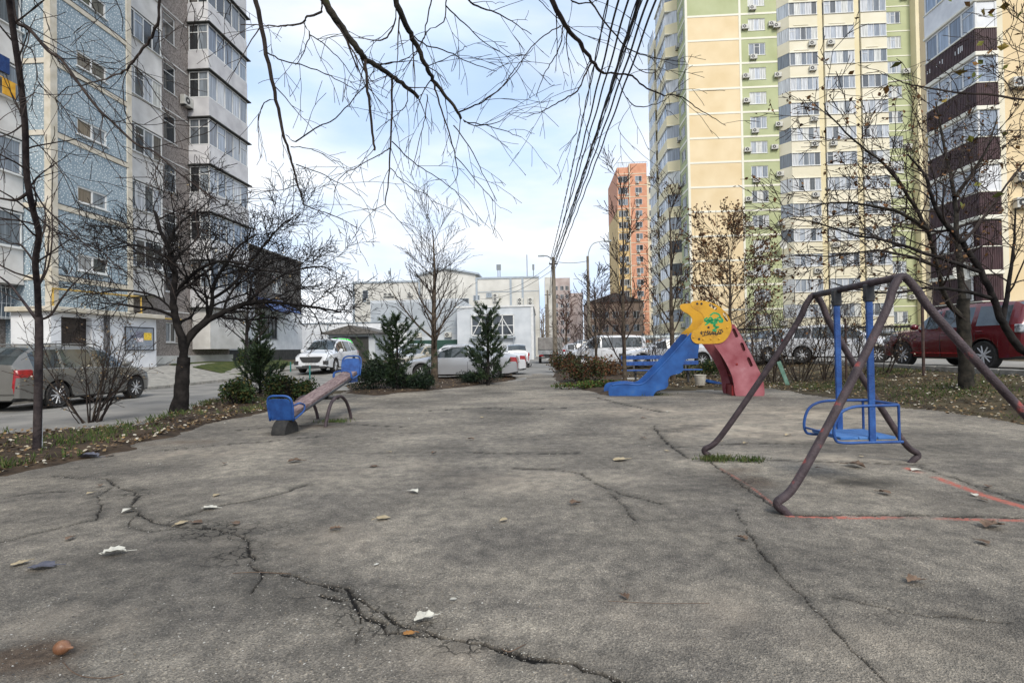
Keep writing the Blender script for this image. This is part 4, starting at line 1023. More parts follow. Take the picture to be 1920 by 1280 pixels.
def car(name, label, cat, L, W, H, top, belt, pm_, wheels, r=.32, wins=((-1.4,-.55),(-.5,.35),(.4,1.0)), ws=(.55,1.25), rw=(-1.95,-1.45), gh=(.86,.70),
        group='parked cars', nose=.16, tail=.10, rear_lamp=(.55,.95,.30), rails=False, plan=None, loc=(0,0,0), rotz=0, low=.2, doors=None, grille=True):
    t = thing(name, label, cat, loc, rotz, group)
    xs = set()
    n = 64
    for i in range(n+1): xs.add(round(-L/2+L*i/n, 4))
    for xc in wheels:
        for k in range(-12, 13): xs.add(round(xc+(r+.055)*math.sin(k/12*PI/2), 4))
    for a, b in list(wins)+[ws, rw]: xs.add(a); xs.add(b)
    for e in (.02,.05,.1): xs.add(round(L/2-e,4)); xs.add(round(-L/2+e,4))
    for a, b in top: xs.add(a)
    xs = sorted(x for x in xs if -L/2 <= x <= L/2)
    plan = plan or [(-L/2,.80),(-L/2+.06,.90),(-L/2+.35,.965),(-L*.2,1),(L*.15,1),(L/2-.75,.965),(L/2-.3,.87),(L/2-.08,.70),(L/2,.58)]
    NR = 12; rings = []
    for x in xs:
        w = W/2*interp(plan, x); zt = interp(top, x); zb = interp(belt, x); rf = H
        zt = max(zt, zb*.55)
        zbt = min(zb, zt-.015)
        lo = low+.06*ss((abs(x)-L/2+.5)/.5)
        arch = lo
        for xc in wheels:
            d = abs(x-xc); ra = r+.055
            if d < ra: arch = max(arch, r+math.sqrt(ra*ra-d*d))
        g = ss((zt-zb-.02)/(H-zb)*1.15)
        mid = lo+(zbt-lo)*.52
        z1 = max(lo+.05, arch); z2 = max(mid, arch+.035); z3 = max(zbt-.17, arch+.06); z3 = min(z3, zbt-.02) if zbt-.02 > arch+.04 else zbt-.01
        wg = w*(.93*(1-g)+gh[0]*g+.05*g); wr = W/2*interp(plan, x)*(.80*(1-g)+gh[1]*g)
        zr = zbt+(zt-zbt)*(.82 if g > .5 else .55)
        ring = [(w*.90, max(arch, lo)), (w*.975, z1), (w*1.0, z2), (w*1.0, z3), (w*.965, zbt-.012 if z3 < zbt-.012 else zbt), (wg, zbt+.006), (wr, zr), (wr*.93, zbt+(zt-zbt)*.95), (wr*.72, zt-.004), (wr*.36, zt+.012), (0, zt+.016)]
        rings.append(ring)
    nj = len(rings[0])
    verts = []; 
    for x, rg in zip(xs, rings):
        for sgn in (1, -1):
            for (y, z) in rg: verts.append((x, sgn*y, z))
    def vi(i, j, s): return i*2*nj+(0 if s > 0 else nj)+j
    parts = {'body': [], 'windscreen': [], 'rear_window': [], 'headlight+': [], 'headlight-': [], 'tail_light+': [], 'tail_light-': [], 'sill': []}
    for k in range(len(wins)): parts['w%d+' % k] = []; parts['w%d-' % k] = []
    rl = rear_lamp
    for i in range(len(xs)-1):
        xm = (xs[i]+xs[i+1])/2; zt = interp(top, xm); zb = interp(belt, xm)
        for s in (1, -1):
            sg = '+' if s > 0 else '-'
            for j in range(nj-1):
                f = (vi(i,j,s), vi(i+1,j,s), vi(i+1,j+1,s), vi(i,j+1,s))
                if s < 0: f = tuple(reversed(f))
                key = 'body'
                if j == 5:
                    for k, (a, b) in enumerate(wins):
                        if a <= xm <= b and zt-zb > .10: key = 'w%d%s' % (k, sg)
                elif j >= 7 and ws[0] <= xm <= ws[1]: key = 'windscreen'
                elif j >= 7 and rw[0] <= xm <= rw[1]: key = 'rear_window'
                elif j == 3 and xm > L/2-.42 and xm < L/2-.03: key = 'headlight'+sg
                elif j in (3, 4) and xm < -L/2+rl[2]: key = 'tail_light'+sg
                elif j == 0: key = 'sill'
                parts[key].append(f)
    # end caps
    for i, rev in ((0, False), (len(xs)-1, True)):
        for j in range(nj-1):
            f = (vi(i,j,1), vi(i,j+1,1), vi(i,j+1,-1), vi(i,j,-1))
            parts['body'].append(tuple(reversed(f)) if rev else f)
    def sub(nm, faces, mt, parent, smooth=True):
        if not faces: return None
        used = sorted({q for f in faces for q in f}); ix = {q: k for k, q in enumerate(used)}
        b = MB(); b.add([verts[q] for q in used], [tuple(ix[q] for q in f) for f in faces])
        return obj(nm, b, mt, parent, smooth=smooth, sharp=38)
    body = sub('body', parts['body'], pm_, t)
    sub('sill', parts['sill'], M['blacktrim'], t)
    for k in range(len(wins)):
        for sg in '+-': sub('side_window', parts['w%d%s' % (k, sg)], M['carglass'], t)
    sub('windscreen', parts['windscreen'], M['carglass'], t); sub('rear_window', parts['rear_window'], M['carglass'], t)
    for sg in '+-': sub('headlight', parts['headlight'+sg], M['clear'], t); sub('tail_light', parts['tail_light'+sg], M['redlens'], t)
    # floor and wheel wells
    m = MB(); m.box(-L/2+.12, L/2-.15, -W/2+.24, W/2-.24, low+.02, .62); m.box(wheels[1]+r+.1, wheels[0]-r-.1, -W/2+.1, W/2-.1, low+.01, .4) if wheels[0] > wheels[1] else m.box(wheels[0]+r+.1, wheels[1]-r-.1, -W/2+.1, W/2-.1, low+.01, .4)
    obj('underbody', m, M['blacktrim'], t)
    ty, di, ri = wheel_mesh(r, .21, .73)
    for xc in wheels:
        for s in (1, -1):
            wo = bpy.data.objects.new('wheel', ty); COL.objects.link(wo); wo.parent = t
            yw = W/2*interp(plan, xc)-.125
            wo.location = (xc, s*yw, r); wo.rotation_euler = (0, R.uniform(0,6), 0) if s < 0 else (0, R.uniform(0,6), PI)
            for nm, me in (('wheel_dish', di), ('rim', ri)):
                c = bpy.data.objects.new(nm, me); COL.objects.link(c); c.parent = wo
    # mirrors
    mx_ = ws[0]+ (ws[1]-ws[0])*.62
    zb = interp(belt, mx_)
    for s in (1, -1):
        m = MB(); y = s*(W/2*.97)
        m.m = Matrix.Translation((mx_, y+s*.10, zb+.09)); m.lathe([(.001,-.09),(.07,-.075),(.095,-.02),(.09,.05),(.001,.07)], 10, 'x'); m.m = None
        m.tube([(mx_, y-s*.06, zb+.02), (mx_, y+s*.06, zb+.06)], .022, 5); obj('mirror', m, pm_, t, smooth=True, sharp=60)
    # door seams and handles
    dd = doors or [wins[0][1]+.02, wins[1][1]+.02] + ([wins[2][1]+.1] if len(wins) > 2 else [])
    m = MB()
    for xd in dd:
        for s in (1, -1):
            zb = interp(belt, xd); w = W/2*interp(plan, xd)
            y0, y1 = sorted((s*(w*.992), s*(w*1.0+.003)))
            arch_clear = .32
            for xc in wheels:
                if abs(xd-xc) < r+.06: arch_clear = .75
            m.box(xd-.006, xd+.006, y0, y1, arch_clear, zb-.17); 
    if m.v: obj('door_seam', m, M['blacktrim'], t)
    for xd in dd[:2]:
        for s in (1, -1):
            zb = interp(belt, xd); w = W/2*interp(plan, xd-.12); y0, y1 = sorted((s*w*.985, s*(w+.03)))
            m = MB(); m.bbox(xd-.24 if wheels[0] > wheels[1] else xd-.24, xd-.06, y0, y1, zb-.155, zb-.125, .006); obj('door_handle', m, pm_, t)
    m = MB(); 
    zg = interp(top, L/2-.05)
    if grille:
        m.box(L/2-.06, L/2+.012, -.36, .36, .52, .52+.16); m.box(L/2-.03, L/2+.010, -.42, .42, .26, .38); obj('grille', m, M['blacktrim'], t)
        m = MB(); m.box(L/2+.013, L/2+.02, -.26, .26, .40, .51); obj('licence_plate', m, M['plate'], t)
    m = MB(); m.box(-L/2-.02, -L/2-.002, -.26, .26, .62, .73); obj('licence_plate', m, M['plate'], t)
    if rails:
        for s in (1, -1):
            m = MB(); y = s*(W/2*gh[1]*.93); m.tube([(rw[0]+.45,y,H-.03),(rw[0]+.6,y,H+.035),(ws[0]-.15,y,H+.035),(ws[0]+.05,y,H-.05)], .016, 6); obj('roof_rail', m, M['chrome'], t)
    return t
PT = {'silver': paint('silver_paint', (.42,.43,.45), .25, .28), 'white': paint('white_paint', (.66,.67,.69)), 'red': paint('dark_red_paint', (.13,.005,.010), .1),
      'wagon': paint('grey_silver_paint', (.19,.185,.17), .3, .3), 'beige': paint('beige_paint', (.42,.38,.30), .2), 'grey': paint('grey_paint', (.16,.17,.18), .3), 'teal': paint('pale_blue_paint', (.30,.38,.42), .3)}
def place_rot(direction_angle): return direction_angle
AN_S = PI/2-TH          # rotz that points local +x along the street (away)
AN_A = -TH              # rotz that points local +x to the right
def tp(u, v, dz=0.0): return UV(u, v, terrain(u, v)+dz)
# profiles
WAG_T = [(-2.12,.55),(-2.10,.98),(-2.02,1.10),(-1.86,1.28),(-1.62,1.44),(-1.3,1.49),(-.4,1.50),(.15,1.48),(.45,1.40),(1.0,1.06),(1.15,.98),(1.5,.90),(1.85,.80),(2.02,.68),(2.10,.56),(2.12,.5)]
WAG_B = [(-2.12,.93),(-1.2,.95),(.6,.92),(1.1,.90),(1.6,.82),(2.12,.6)]
wag = car('parked_car', 'grey silver estate car with red tail lamps parked by the white entrance porch', 'car', 4.24, 1.66, 1.5, WAG_T, WAG_B, PT['wagon'], (1.30,-1.16), r=.31,
    wins=((-1.72,-1.02),(-.95,-.10),(-.03,.95)), ws=(.30,1.05), rw=(-2.05,-1.60), rails=True, rear_lamp=(.55,.95,.30), loc=tp(-12.4, 13.3, .01), rotz=AN_S)
SED_T = [(-2.4,.50),(-2.38,.78),(-2.33,.93),(-2.0,1.0),(-1.55,1.03),(-1.1,1.25),(-.65,1.39),(-.2,1.43),(.25,1.40),(.6,1.27),(1.12,.99),(1.3,.95),(1.9,.84),(2.25,.72),(2.37,.58),(2.4,.5)]
SED_B = [(-2.4,.88),(-1.5,.93),(.8,.90),(1.2,.87),(1.8,.78),(2.4,.6)]
sed = car('parked_car', 'silver saloon parked side-on behind the young bare tree beside the path', 'car', 4.8, 1.82, 1.45, SED_T, SED_B, PT['silver'], (1.48,-1.38), r=.33,
    wins=((-1.2,-.42),(-.36,.95)), ws=(.42,1.15), rw=(-1.5,-.78), doors=[-.40,.98], loc=tp(-3.42, 22.05), rotz=AN_A+PI, rear_lamp=(.6,.95,.28))
sed2 = car('parked_car', 'white saloon with black bumper strip and tow bar, tail sticking out behind the silver saloon', 'car', 4.6, 1.76, 1.44, [(a*.958, z*.99) for a, z in SED_T], [(a*.958, z) for a, z in SED_B], PT['white'], (1.38,-1.3), r=.32,
    wins=((-1.15,-.42),(-.36,.9)), ws=(.4,1.1), rw=(-1.42,-.75), doors=[-.4,.93], loc=tp(-3.1, 25.6), rotz=AN_A+PI, rear_lamp=(.6,.95,.30))
m = MB(); m.box(-2.34, -2.27, -.7, .7, .46, .58); m.tube([(-2.2,0,.38),(-2.5,0,.36),(-2.52,0,.48)], .03, 6); obj('bumper_strip', m, M['blacktrim'], sed2)
SUV_T = [(-2.32,.55),(-2.30,1.05),(-2.22,1.20),(-2.02,1.48),(-1.75,1.62),(-1.2,1.68),(-.3,1.70),(.25,1.67),(.55,1.56),(1.15,1.14),(1.3,1.08),(1.7,1.02),(2.1,.95),(2.24,.84),(2.30,.62),(2.32,.5)]
SUV_B = [(-2.32,1.08),(-1.2,1.05),(.7,1.0),(1.2,.99),(1.8,.92),(2.32,.72)]
FULL = lambda L: [(-L/2,.84),(-L/2+.08,.93),(-L/2+.35,.98),(-L*.2,1),(L*.2,1),(L/2-.6,.985),(L/2-.22,.93),(L/2-.06,.86),(L/2,.80)]
suv = car('parked_car', 'white crossover with a wide black grille facing the playground', 'car', 4.64, 1.84, 1.7, SUV_T, SUV_B, PT['white'], (1.38,-1.34), r=.345,
    wins=((-1.95,-1.2),(-1.13,-.15),(-.07,1.1)), ws=(.38,1.2), rw=(-2.2,-1.72), loc=tp(-11.25, 27.4), rotz=AN_S+PI+.03, rails=True, plan=FULL(4.64), low=.22)
m = MB(); m.add([(2.335,-.55,.80),(2.335,.55,.80),(2.335,.42,.55),(2.335,-.42,.55),(2.2,-.55,.80),(2.2,.55,.80),(2.2,.42,.55),(2.2,-.42,.55)], [(0,1,2,3),(0,4,5,1),(3,2,6,7),(0,3,7,4),(1,5,6,2)]); m.box(2.28,2.345,-.7,.7,.24,.34); obj('grille', m, M['blacktrim'], suv)
for s in (1,-1):
    m = MB(); m.box(2.2, 2.34, min(s*.6,s*.82), max(s*.6,s*.82), .42, .60); obj('fog_lamp', m, M['blacktrim'], suv)
RED_T = [(-2.32,.6),(-2.31,1.1),(-2.27,1.3),(-2.17,1.62),(-2.0,1.72),(-1.0,1.745),(-.2,1.73),(.2,1.68),(.5,1.56),(1.02,1.17),(1.15,1.13),(1.6,1.10),(2.05,1.04),(2.22,.94),(2.30,.70),(2.32,.5)]
RED_B = [(-2.32,1.12),(-1.0,1.12),(.7,1.08),(1.1,1.06),(1.8,1.0),(2.32,.8)]
red = car('parked_car', 'dark red off-roader with pale tail lamp parked at the right edge behind the bank', 'car', 4.66, 1.92, 1.74, RED_T, RED_B, PT['red'], (1.38,-1.30), r=.37,
    wins=((-1.98,-1.12),(-.98,-.05),(.05,.98)), ws=(.28,1.05), rw=(-2.25,-2.05), loc=tp(12.05, 15.75, .012), rotz=AN_S+.10, plan=FULL(4.66), low=.26, gh=(.92,.80))
m = MB(); m.box(1.5, 1.72, .955, .972, .93, 1.0); m.box(1.5, 1.72, -.972, -.955, .93, 1.0); obj('side_vent', m, M['clear'], red)
m = MB(); 
for s in (1,-1): m.box(-1.0, 1.0, min(s*.955,s*.975), max(s*.955,s*.975), .40, .44)
obj('trim_strip', m, M['redlens'], red)
for s in (1,-1):
    m = MB(); m.bbox(-2.33, -2.16, min(s*.62,s*.965), max(s*.62,s*.965), .93, 1.13, .02); obj('tail_light', m, M['clear'], red)
# white hatchback, obliquely parked behind the shrubs
HAT_T = [(-2.02,.5),(-2.0,.95),(-1.93,1.12),(-1.68,1.38),(-1.4,1.46),(-.5,1.5),(.1,1.48),(.4,1.4),(1.1,1.02),(1.25,.96),(1.6,.88),(1.85,.76),(1.98,.6),(2.02,.5)]
HAT_B = [(-2.02,.95),(-1.2,.96),(.6,.91),(1.2,.87),(1.6,.8),(2.02,.6)]
hat = car('parked_car', 'white hatchback seen between the blue swing hangers, facing the red off-roader', 'car', 4.04, 1.72, 1.5, HAT_T, HAT_B, PT['white'], (1.24,-1.22), r=.31,
    wins=((-1.5,-.95),(-.88,-.05),(.03,.95)), ws=(.28,1.12), rw=(-1.95,-1.45), loc=tp(11.7, 21.7), rotz=AN_A-.62)
def copycar(src, label, u, v, rot, p=None, dz=0):
    c = dup(src, tp(u, v, dz), rot, label)
    if p:
        for ch in CH_(c):
            if ch.name.split('.')[0] in ('body', 'mirror', 'door_handle'):
                ch.data = ch.data.copy(); ch.data.materials[0] = PT[p]
    return c
copycar(hat, 'silver hatchback parked behind the pink slide ladder', 10.6, 25.2, AN_A-2.7, 'silver')
copycar(sed, 'white saloon parked behind the blue bench and slide', 6.25, 27.0, AN_A+PI, 'white')
copycar(hat, 'small white hatchback facing the works building, under the green lit tree', -9.3, 37.5, AN_S+PI-.5)
copycar(sed, 'beige saloon half hidden behind the dark conifers', -7.4, 31.5, AN_S+PI-.25, 'beige')
copycar(wag, 'pale blue estate car parked in front of the works building', -7.2, 47, AN_A, 'teal')
copycar(hat, 'white hatchback with dark windows parked just left of the tarpaulin truck', -1.9, 35.0, AN_S+.15)
copycar(wag, 'white estate car behind the silver saloon roof', -4.6, 33.5, AN_A, 'white')
copycar(suv, 'white car beyond the crossover, next to the low annex', -15.0, 38.0, AN_S+PI)
copycar(sed, 'white saloon in the row beside the utility pole, behind the reddish shrub', 3.4, 38.5, AN_A+PI, 'white')
copycar(hat, 'silver hatchback farthest along the row past the utility pole', 3.6, 46.5, AN_A, 'silver')
copycar(suv, 'grey car with dark roof farther back beside the utility pole', 5.0, 52.5, AN_A, 'grey')
# minivan
VT = [(-2.3,.5),(-2.28,1.3),(-2.22,1.75),(-2.05,1.9),(-1.5,1.95),(.4,1.95),(.8,1.86),(1.45,1.25),(1.6,1.15),(2.05,.98),(2.22,.8),(2.3,.5)]
VB = [(-2.3,1.1),(.8,1.08),(1.5,1.0),(2.3,.7)]
car('parked_van', 'white van with dark side windows parked in the row behind the bare shrub', 'van', 4.6, 1.85, 1.8, [(a, z*.923) for a, z in VT], VB, PT['white'], (1.4,-1.35), r=.33, wins=((-2.0,-1.0),(-.9,.3),(.4,1.25)), ws=(.65,1.5), rw=(-2.28,-2.1), loc=tp(3.7, 32.0), rotz=AN_A+PI, plan=FULL(4.6), gh=(.94,.84), group='parked cars')
# small truck with tarpaulin body, rear view
tr = thing('truck', 'small flatbed truck with a grey tarpaulin box standing at the far end of the path', 'truck', UV(.55, 44, 0), AN_S)
m = MB(); m.bbox(-2.2, 1.2, -.95, .95, 1.05, 2.05, .04)
M['tarp'] = mat('grey_tarpaulin', (.17,.16,.15), (.25,.235,.22), 4, rough=.8, bump=.5, bscale=5)
obj('tarpaulin', m, M['tarp'], tr)
m = MB(); m.box(-2.28, 1.25, -.98, .98, .72, 1.04); obj('cargo_bed', m, mat('faded_truck_bed', (.20,.21,.22), (.33,.33,.33), 5, rough=.7), tr)
m = MB(); m.bbox(1.3, 2.6, -.9, .9, .5, 1.98, .12); obj('cab', m, PT['white'], tr)
m = MB(); m.box(-2.2, 2.4, -.4, .4, .45, .72); m.box(-2.36, -2.2, -.9, .9, .42, .5); obj('chassis', m, M['blacktrim'], tr)
m = MB(); m.box(-2.38, -2.362, -.3, .3, .3, .42); obj('licence_plate', m, M['plate'], tr)
for s in (1,-1):
    m = MB(); m.box(-2.385, -2.361, min(s*.55,s*.85), max(s*.55,s*.85), .58, .68); obj('tail_light', m, M['redlens'], tr)
ty, di, ri = wheel_mesh(.33, .21, .68)
for x in (-1.2, 1.9):
    for s in (1,-1):
        wo = bpy.data.objects.new('wheel', ty); COL.objects.link(wo); wo.parent = tr; wo.location = (x, s*.8, .33)
        if s > 0: wo.rotation_euler = (0, 0, PI)
        c = bpy.data.objects.new('rim', ri); COL.objects.link(c); c.parent = wo
# ================================================================ playground equipment
def curve(pts, n=6):
    """smooth polyline through the points (Catmull-Rom)"""
    P = [Vector(p) for p in pts]; P = [P[0]*2-P[1]]+P+[P[-1]*2-P[-2]]; out = []
    for i in range(1, len(P)-2):
        for k in range(n):
            t = k/n; a, b, c, d = P[i-1], P[i], P[i+1], P[i+2]
            out.append(.5*((2*b)+(c-a)*t+(2*a-5*b+4*c-d)*t*t+(3*b-3*c+d-a)*t**3))
    out.append(P[-2]); return out
M['purple'] = mat('worn_purple_brown_paint', (.030,.019,.023), (.065,.045,.05), scale=16, rough=.65, bump=.5, bscale=90, detail=10, c3=(.15,.11,.105))
M['redchip'] = mat('purple_paint_with_red_patches', (.032,.02,.024), (.068,.047,.052), scale=9, rough=.65, bump=.5, bscale=90, detail=10, c3=(.34,.06,.05), thr=(.35,.60))
M['blue'] = mat('worn_blue_enamel', (.011,.05,.20), (.022,.095,.32), scale=9, rough=.5, detail=10, bump=.35, bscale=60, c3=(.06,.17,.42))
M['blued'] = mat('scuffed_blue_wood', (.03,.13,.37), (.08,.20,.45), scale=9, rough=.7, detail=9, bump=.4, bscale=30, stretch=(1,6,1))
# ---- swing
base = Vector((3.08, 4.7, 0))
sw = thing('swing', 'purple-brown steel tube swing frame with a blue flat-bar swing, on the right', 'swing', base)
Z0 = .0
def frame(yb, fl, fr, apex, r=.031):
    fl = Vector(fl); fr = Vector(fr); ap = Vector(apex)
    def leg(f, s):
        d = (ap-f); o = Vector((0,0,Z0)); inn = Vector((-s*.02, 0, 0))
        # foot bends inwards at the ground
        k = f+Vector((0,0,0))
        return [f+Vector((-s*.05,0,-.02)), f+Vector((-s*.01,0,.025)), f+Vector((s*.035,0,.09)), f+Vector((s*.02,0,.0))+d*.13]
    L_ = leg(fl, -1); R_ = leg(fr, 1)
    top = [ap+(fl-ap)*.16+Vector((-.0,0,.02)), ap+(fl-ap)*.05+Vector((-.03,0,.03)), ap+Vector((0,0,.045)), ap+(fr-ap)*.05+Vector((.03,0,.03)), ap+(fr-ap)*.16+Vector((0,0,.02))]
    pts = [L_[0]]+L_[1:]+[fl+(ap-fl)*.5]+top+[fr+(ap-fr)*.5]+list(reversed(R_[1:]))+[R_[0]]
    m = MB(); m.tube(curve(pts, 7), r, 14); return m
near = frame(0, (1.96,3.92,0), (4.33,3.86,0), (3.10,4.22,1.72)); far = frame(0, (2.15,5.93,0), (4.13,5.52,0), (3.14,5.52,1.70))
obj('frame', near, M['redchip'], sw, smooth=True, world=True); obj('frame', far, M['purple'], sw, smooth=True, world=True)
m = MB(); m.tube([(3.10,4.22,1.765),(3.14,5.52,1.745)], .031, 14); obj('crossbar', m, M['purple'], sw, smooth=True, world=True)
X0 = 3.1
for y in (4.62, 5.08):
    m = MB(); m.bbox(X0-.027, X0+.027, y-.012, y+.012, .38, 1.70, .003); h = obj('hanger', m, M['blue'], sw, world=True)
    m = MB(); m.bbox(X0-.04, X0+.04, y-.022, y+.022, 1.60, 1.75, .006); m.tube([(X0-.05,y,1.64),(X0+.05,y,1.64)], .014, 8); obj('bearing', m, M['dark'], h, world=True)
m = MB()
for i in range(3): m.bbox(2.83+i*.163, 2.83+i*.163+.157, 4.63, 5.07, .405, .43, .004)
obj('seat', m, M['blued'], sw, world=True)
for y in (4.615, 5.085):
    m = MB(); m.tube(curve([(3.36,y,.385),(3.1,y,.385),(2.84,y,.385),(2.775,y,.42),(2.77,y,.52),(2.82,y,.635),(2.93,y,.69),(3.1,y,.70),(3.3,y,.70)], 5), .0125, 10)
    m.tube([(3.33,y,.39),(3.33,y,.70)], .011, 8); obj('armrest', m, M['blue'], sw, smooth=True, sharp=50, world=True)
m = MB(); m.tube(curve([(3.2,4.615,.70),(3.33,4.63,.70),(3.36,4.7,.70),(3.365,4.85,.70),(3.36,5.0,.70),(3.33,5.07,.70),(3.2,5.085,.70)], 5), .0125, 10)
m.tube([(2.775,4.615,.45),(2.775,5.085,.45)], .009, 8); obj('backrest', m, M['blue'], sw, smooth=True, sharp=50, world=True)

# ---- slide: profiles read off as side outlines in the slide's own vertical plane
SP0 = G(1140, 742); SP1 = G(1430, 742)
sd = (SP1-SP0); sd.z = 0; sd.normalize(); sn = Vector((-sd.y, sd.x, 0))
def SL(x, y):      # zoom coordinates of the detail view -> (s, z) in the plane
    px, py = 1140+x/5.566, 540+y/5.566; d = ray(px, py)
    t = (SP0-CAM).dot(sn)/d.dot(sn); q = CAM+d*t
    return ((q-SP0).dot(sd), max(q.z, -.02))
srz = math.atan2(sd.y, sd.x)
sl_ = thing('slide', 'low playground slide with blue chute, round yellow side panels with graffiti and pink ladder', 'slide', SP0, srz)
def splin(pts, closed=True, n=4):
    P = [Vector((a, b, 0)) for a, b in pts]; N_ = len(P); out = []
    for i in range(N_):
        a, b, c, d = P[(i-1)%N_], P[i], P[(i+1)%N_], P[(i+2)%N_]
        for k in range(n):
            t = k/n; q = .5*((2*b)+(c-a)*t+(2*a-5*b+4*c-d)*t*t+(3*b-3*c+d-a)*t**3); out.append((q.x, q.y))
    return out
def cap_(cx, cy, l, w, ang):  # rounded slot outline in zoom coords
    out = []
    for k in range(8): a = PI/2+PI*k/7; out.append((cx-math.cos(ang)*l+w*math.cos(a+ang), cy-math.sin(ang)*l+w*math.sin(a+ang)))
    for k in range(8): a = -PI/2+PI*k/7; out.append((cx+math.cos(ang)*l+w*math.cos(a+ang), cy+math.sin(ang)*l+w*math.sin(a+ang)))
    return [SL(*p) for p in out]
def circ(cx, cy, r): return [SL(cx+r*math.cos(a*PI/6), cy+r*math.sin(a*PI/6)) for a in range(12)]
M['slide_blue'] = mat('weathered_blue_plastic', (.009,.052,.20), (.022,.11,.36), scale=2.6, rough=.42, detail=10, c3=(.045,.13,.34), bump=.15, bscale=12)
M['slide_yellow'] = mat('yellow_plastic', (.50,.25,.02), (.68,.36,.02), scale=3, rough=.5, detail=10, bump=.1, bscale=14, thr=(.3,.52))
M['slide_pink'] = mat('sun_bleached_red_plastic', (.30,.06,.075), (.46,.17,.19), scale=2.6, rough=.6, detail=10, c3=(.54,.29,.31), bump=.1, bscale=14)
M['slide_red'] = mat('dark_red_plastic', (.22,.012,.012), (.30,.02,.02), 4, rough=.5)
blue_o = [(868,470),(800,545),(650,715),(430,945),(370,990),(310,1006),(200,996),(100,1000),(40,1012),(12,1045),(6,1095),(28,1130),(120,1142),(280,1142),(455,1140),(478,1110),(500,1080),(545,1062),(600,1048),(628,1010),(626,960),(650,915),(700,900),(755,885),(785,850),(782,800),(800,755),(850,735),(925,722),(945,640),(948,580),(930,500)]
blue_p = splin([SL(*p) for p in blue_o], n=3)
yel_o = [(866,150),(885,140),(930,133),(985,133),(1050,148),(1110,168),(1165,200),(1215,245),(1255,300),(1280,360),(1284,420),(1270,470),(1240,520),(1205,555),(1160,575),(1080,581),(960,582),(905,572),(872,540),(864,500),(880,462),(910,435),(960,395),(992,350),(1000,315),(985,280),(950,248),(905,225),(875,200),(864,175)]
yel_p = splin([SL(*p) for p in yel_o], n=3)
pink_o = [(1180,480),(1250,420),(1292,375),(1330,400),(1400,520),(1450,610),(1500,705),(1545,800),(1590,890),(1615,960),(1628,1040),(1630,1105),(1605,1135),(1540,1133),(1480,1120),(1420,1132),(1345,1132),(1320,1090),(1312,1010),(1290,910),(1240,800),(1175,690),(1110,600),(1095,560)]
pink_p = splin([SL(*p) for p in pink_o], n=3)
GAP = .76; TK = .05
yh = [cap_(1092,195,32,17,.55), cap_(1224,303,32,17,1.15)]
ph = [cap_(1324,468,34,17,1.15), cap_(1405,612,30,17,1.2), cap_(1478,770,36,17,1.15)]
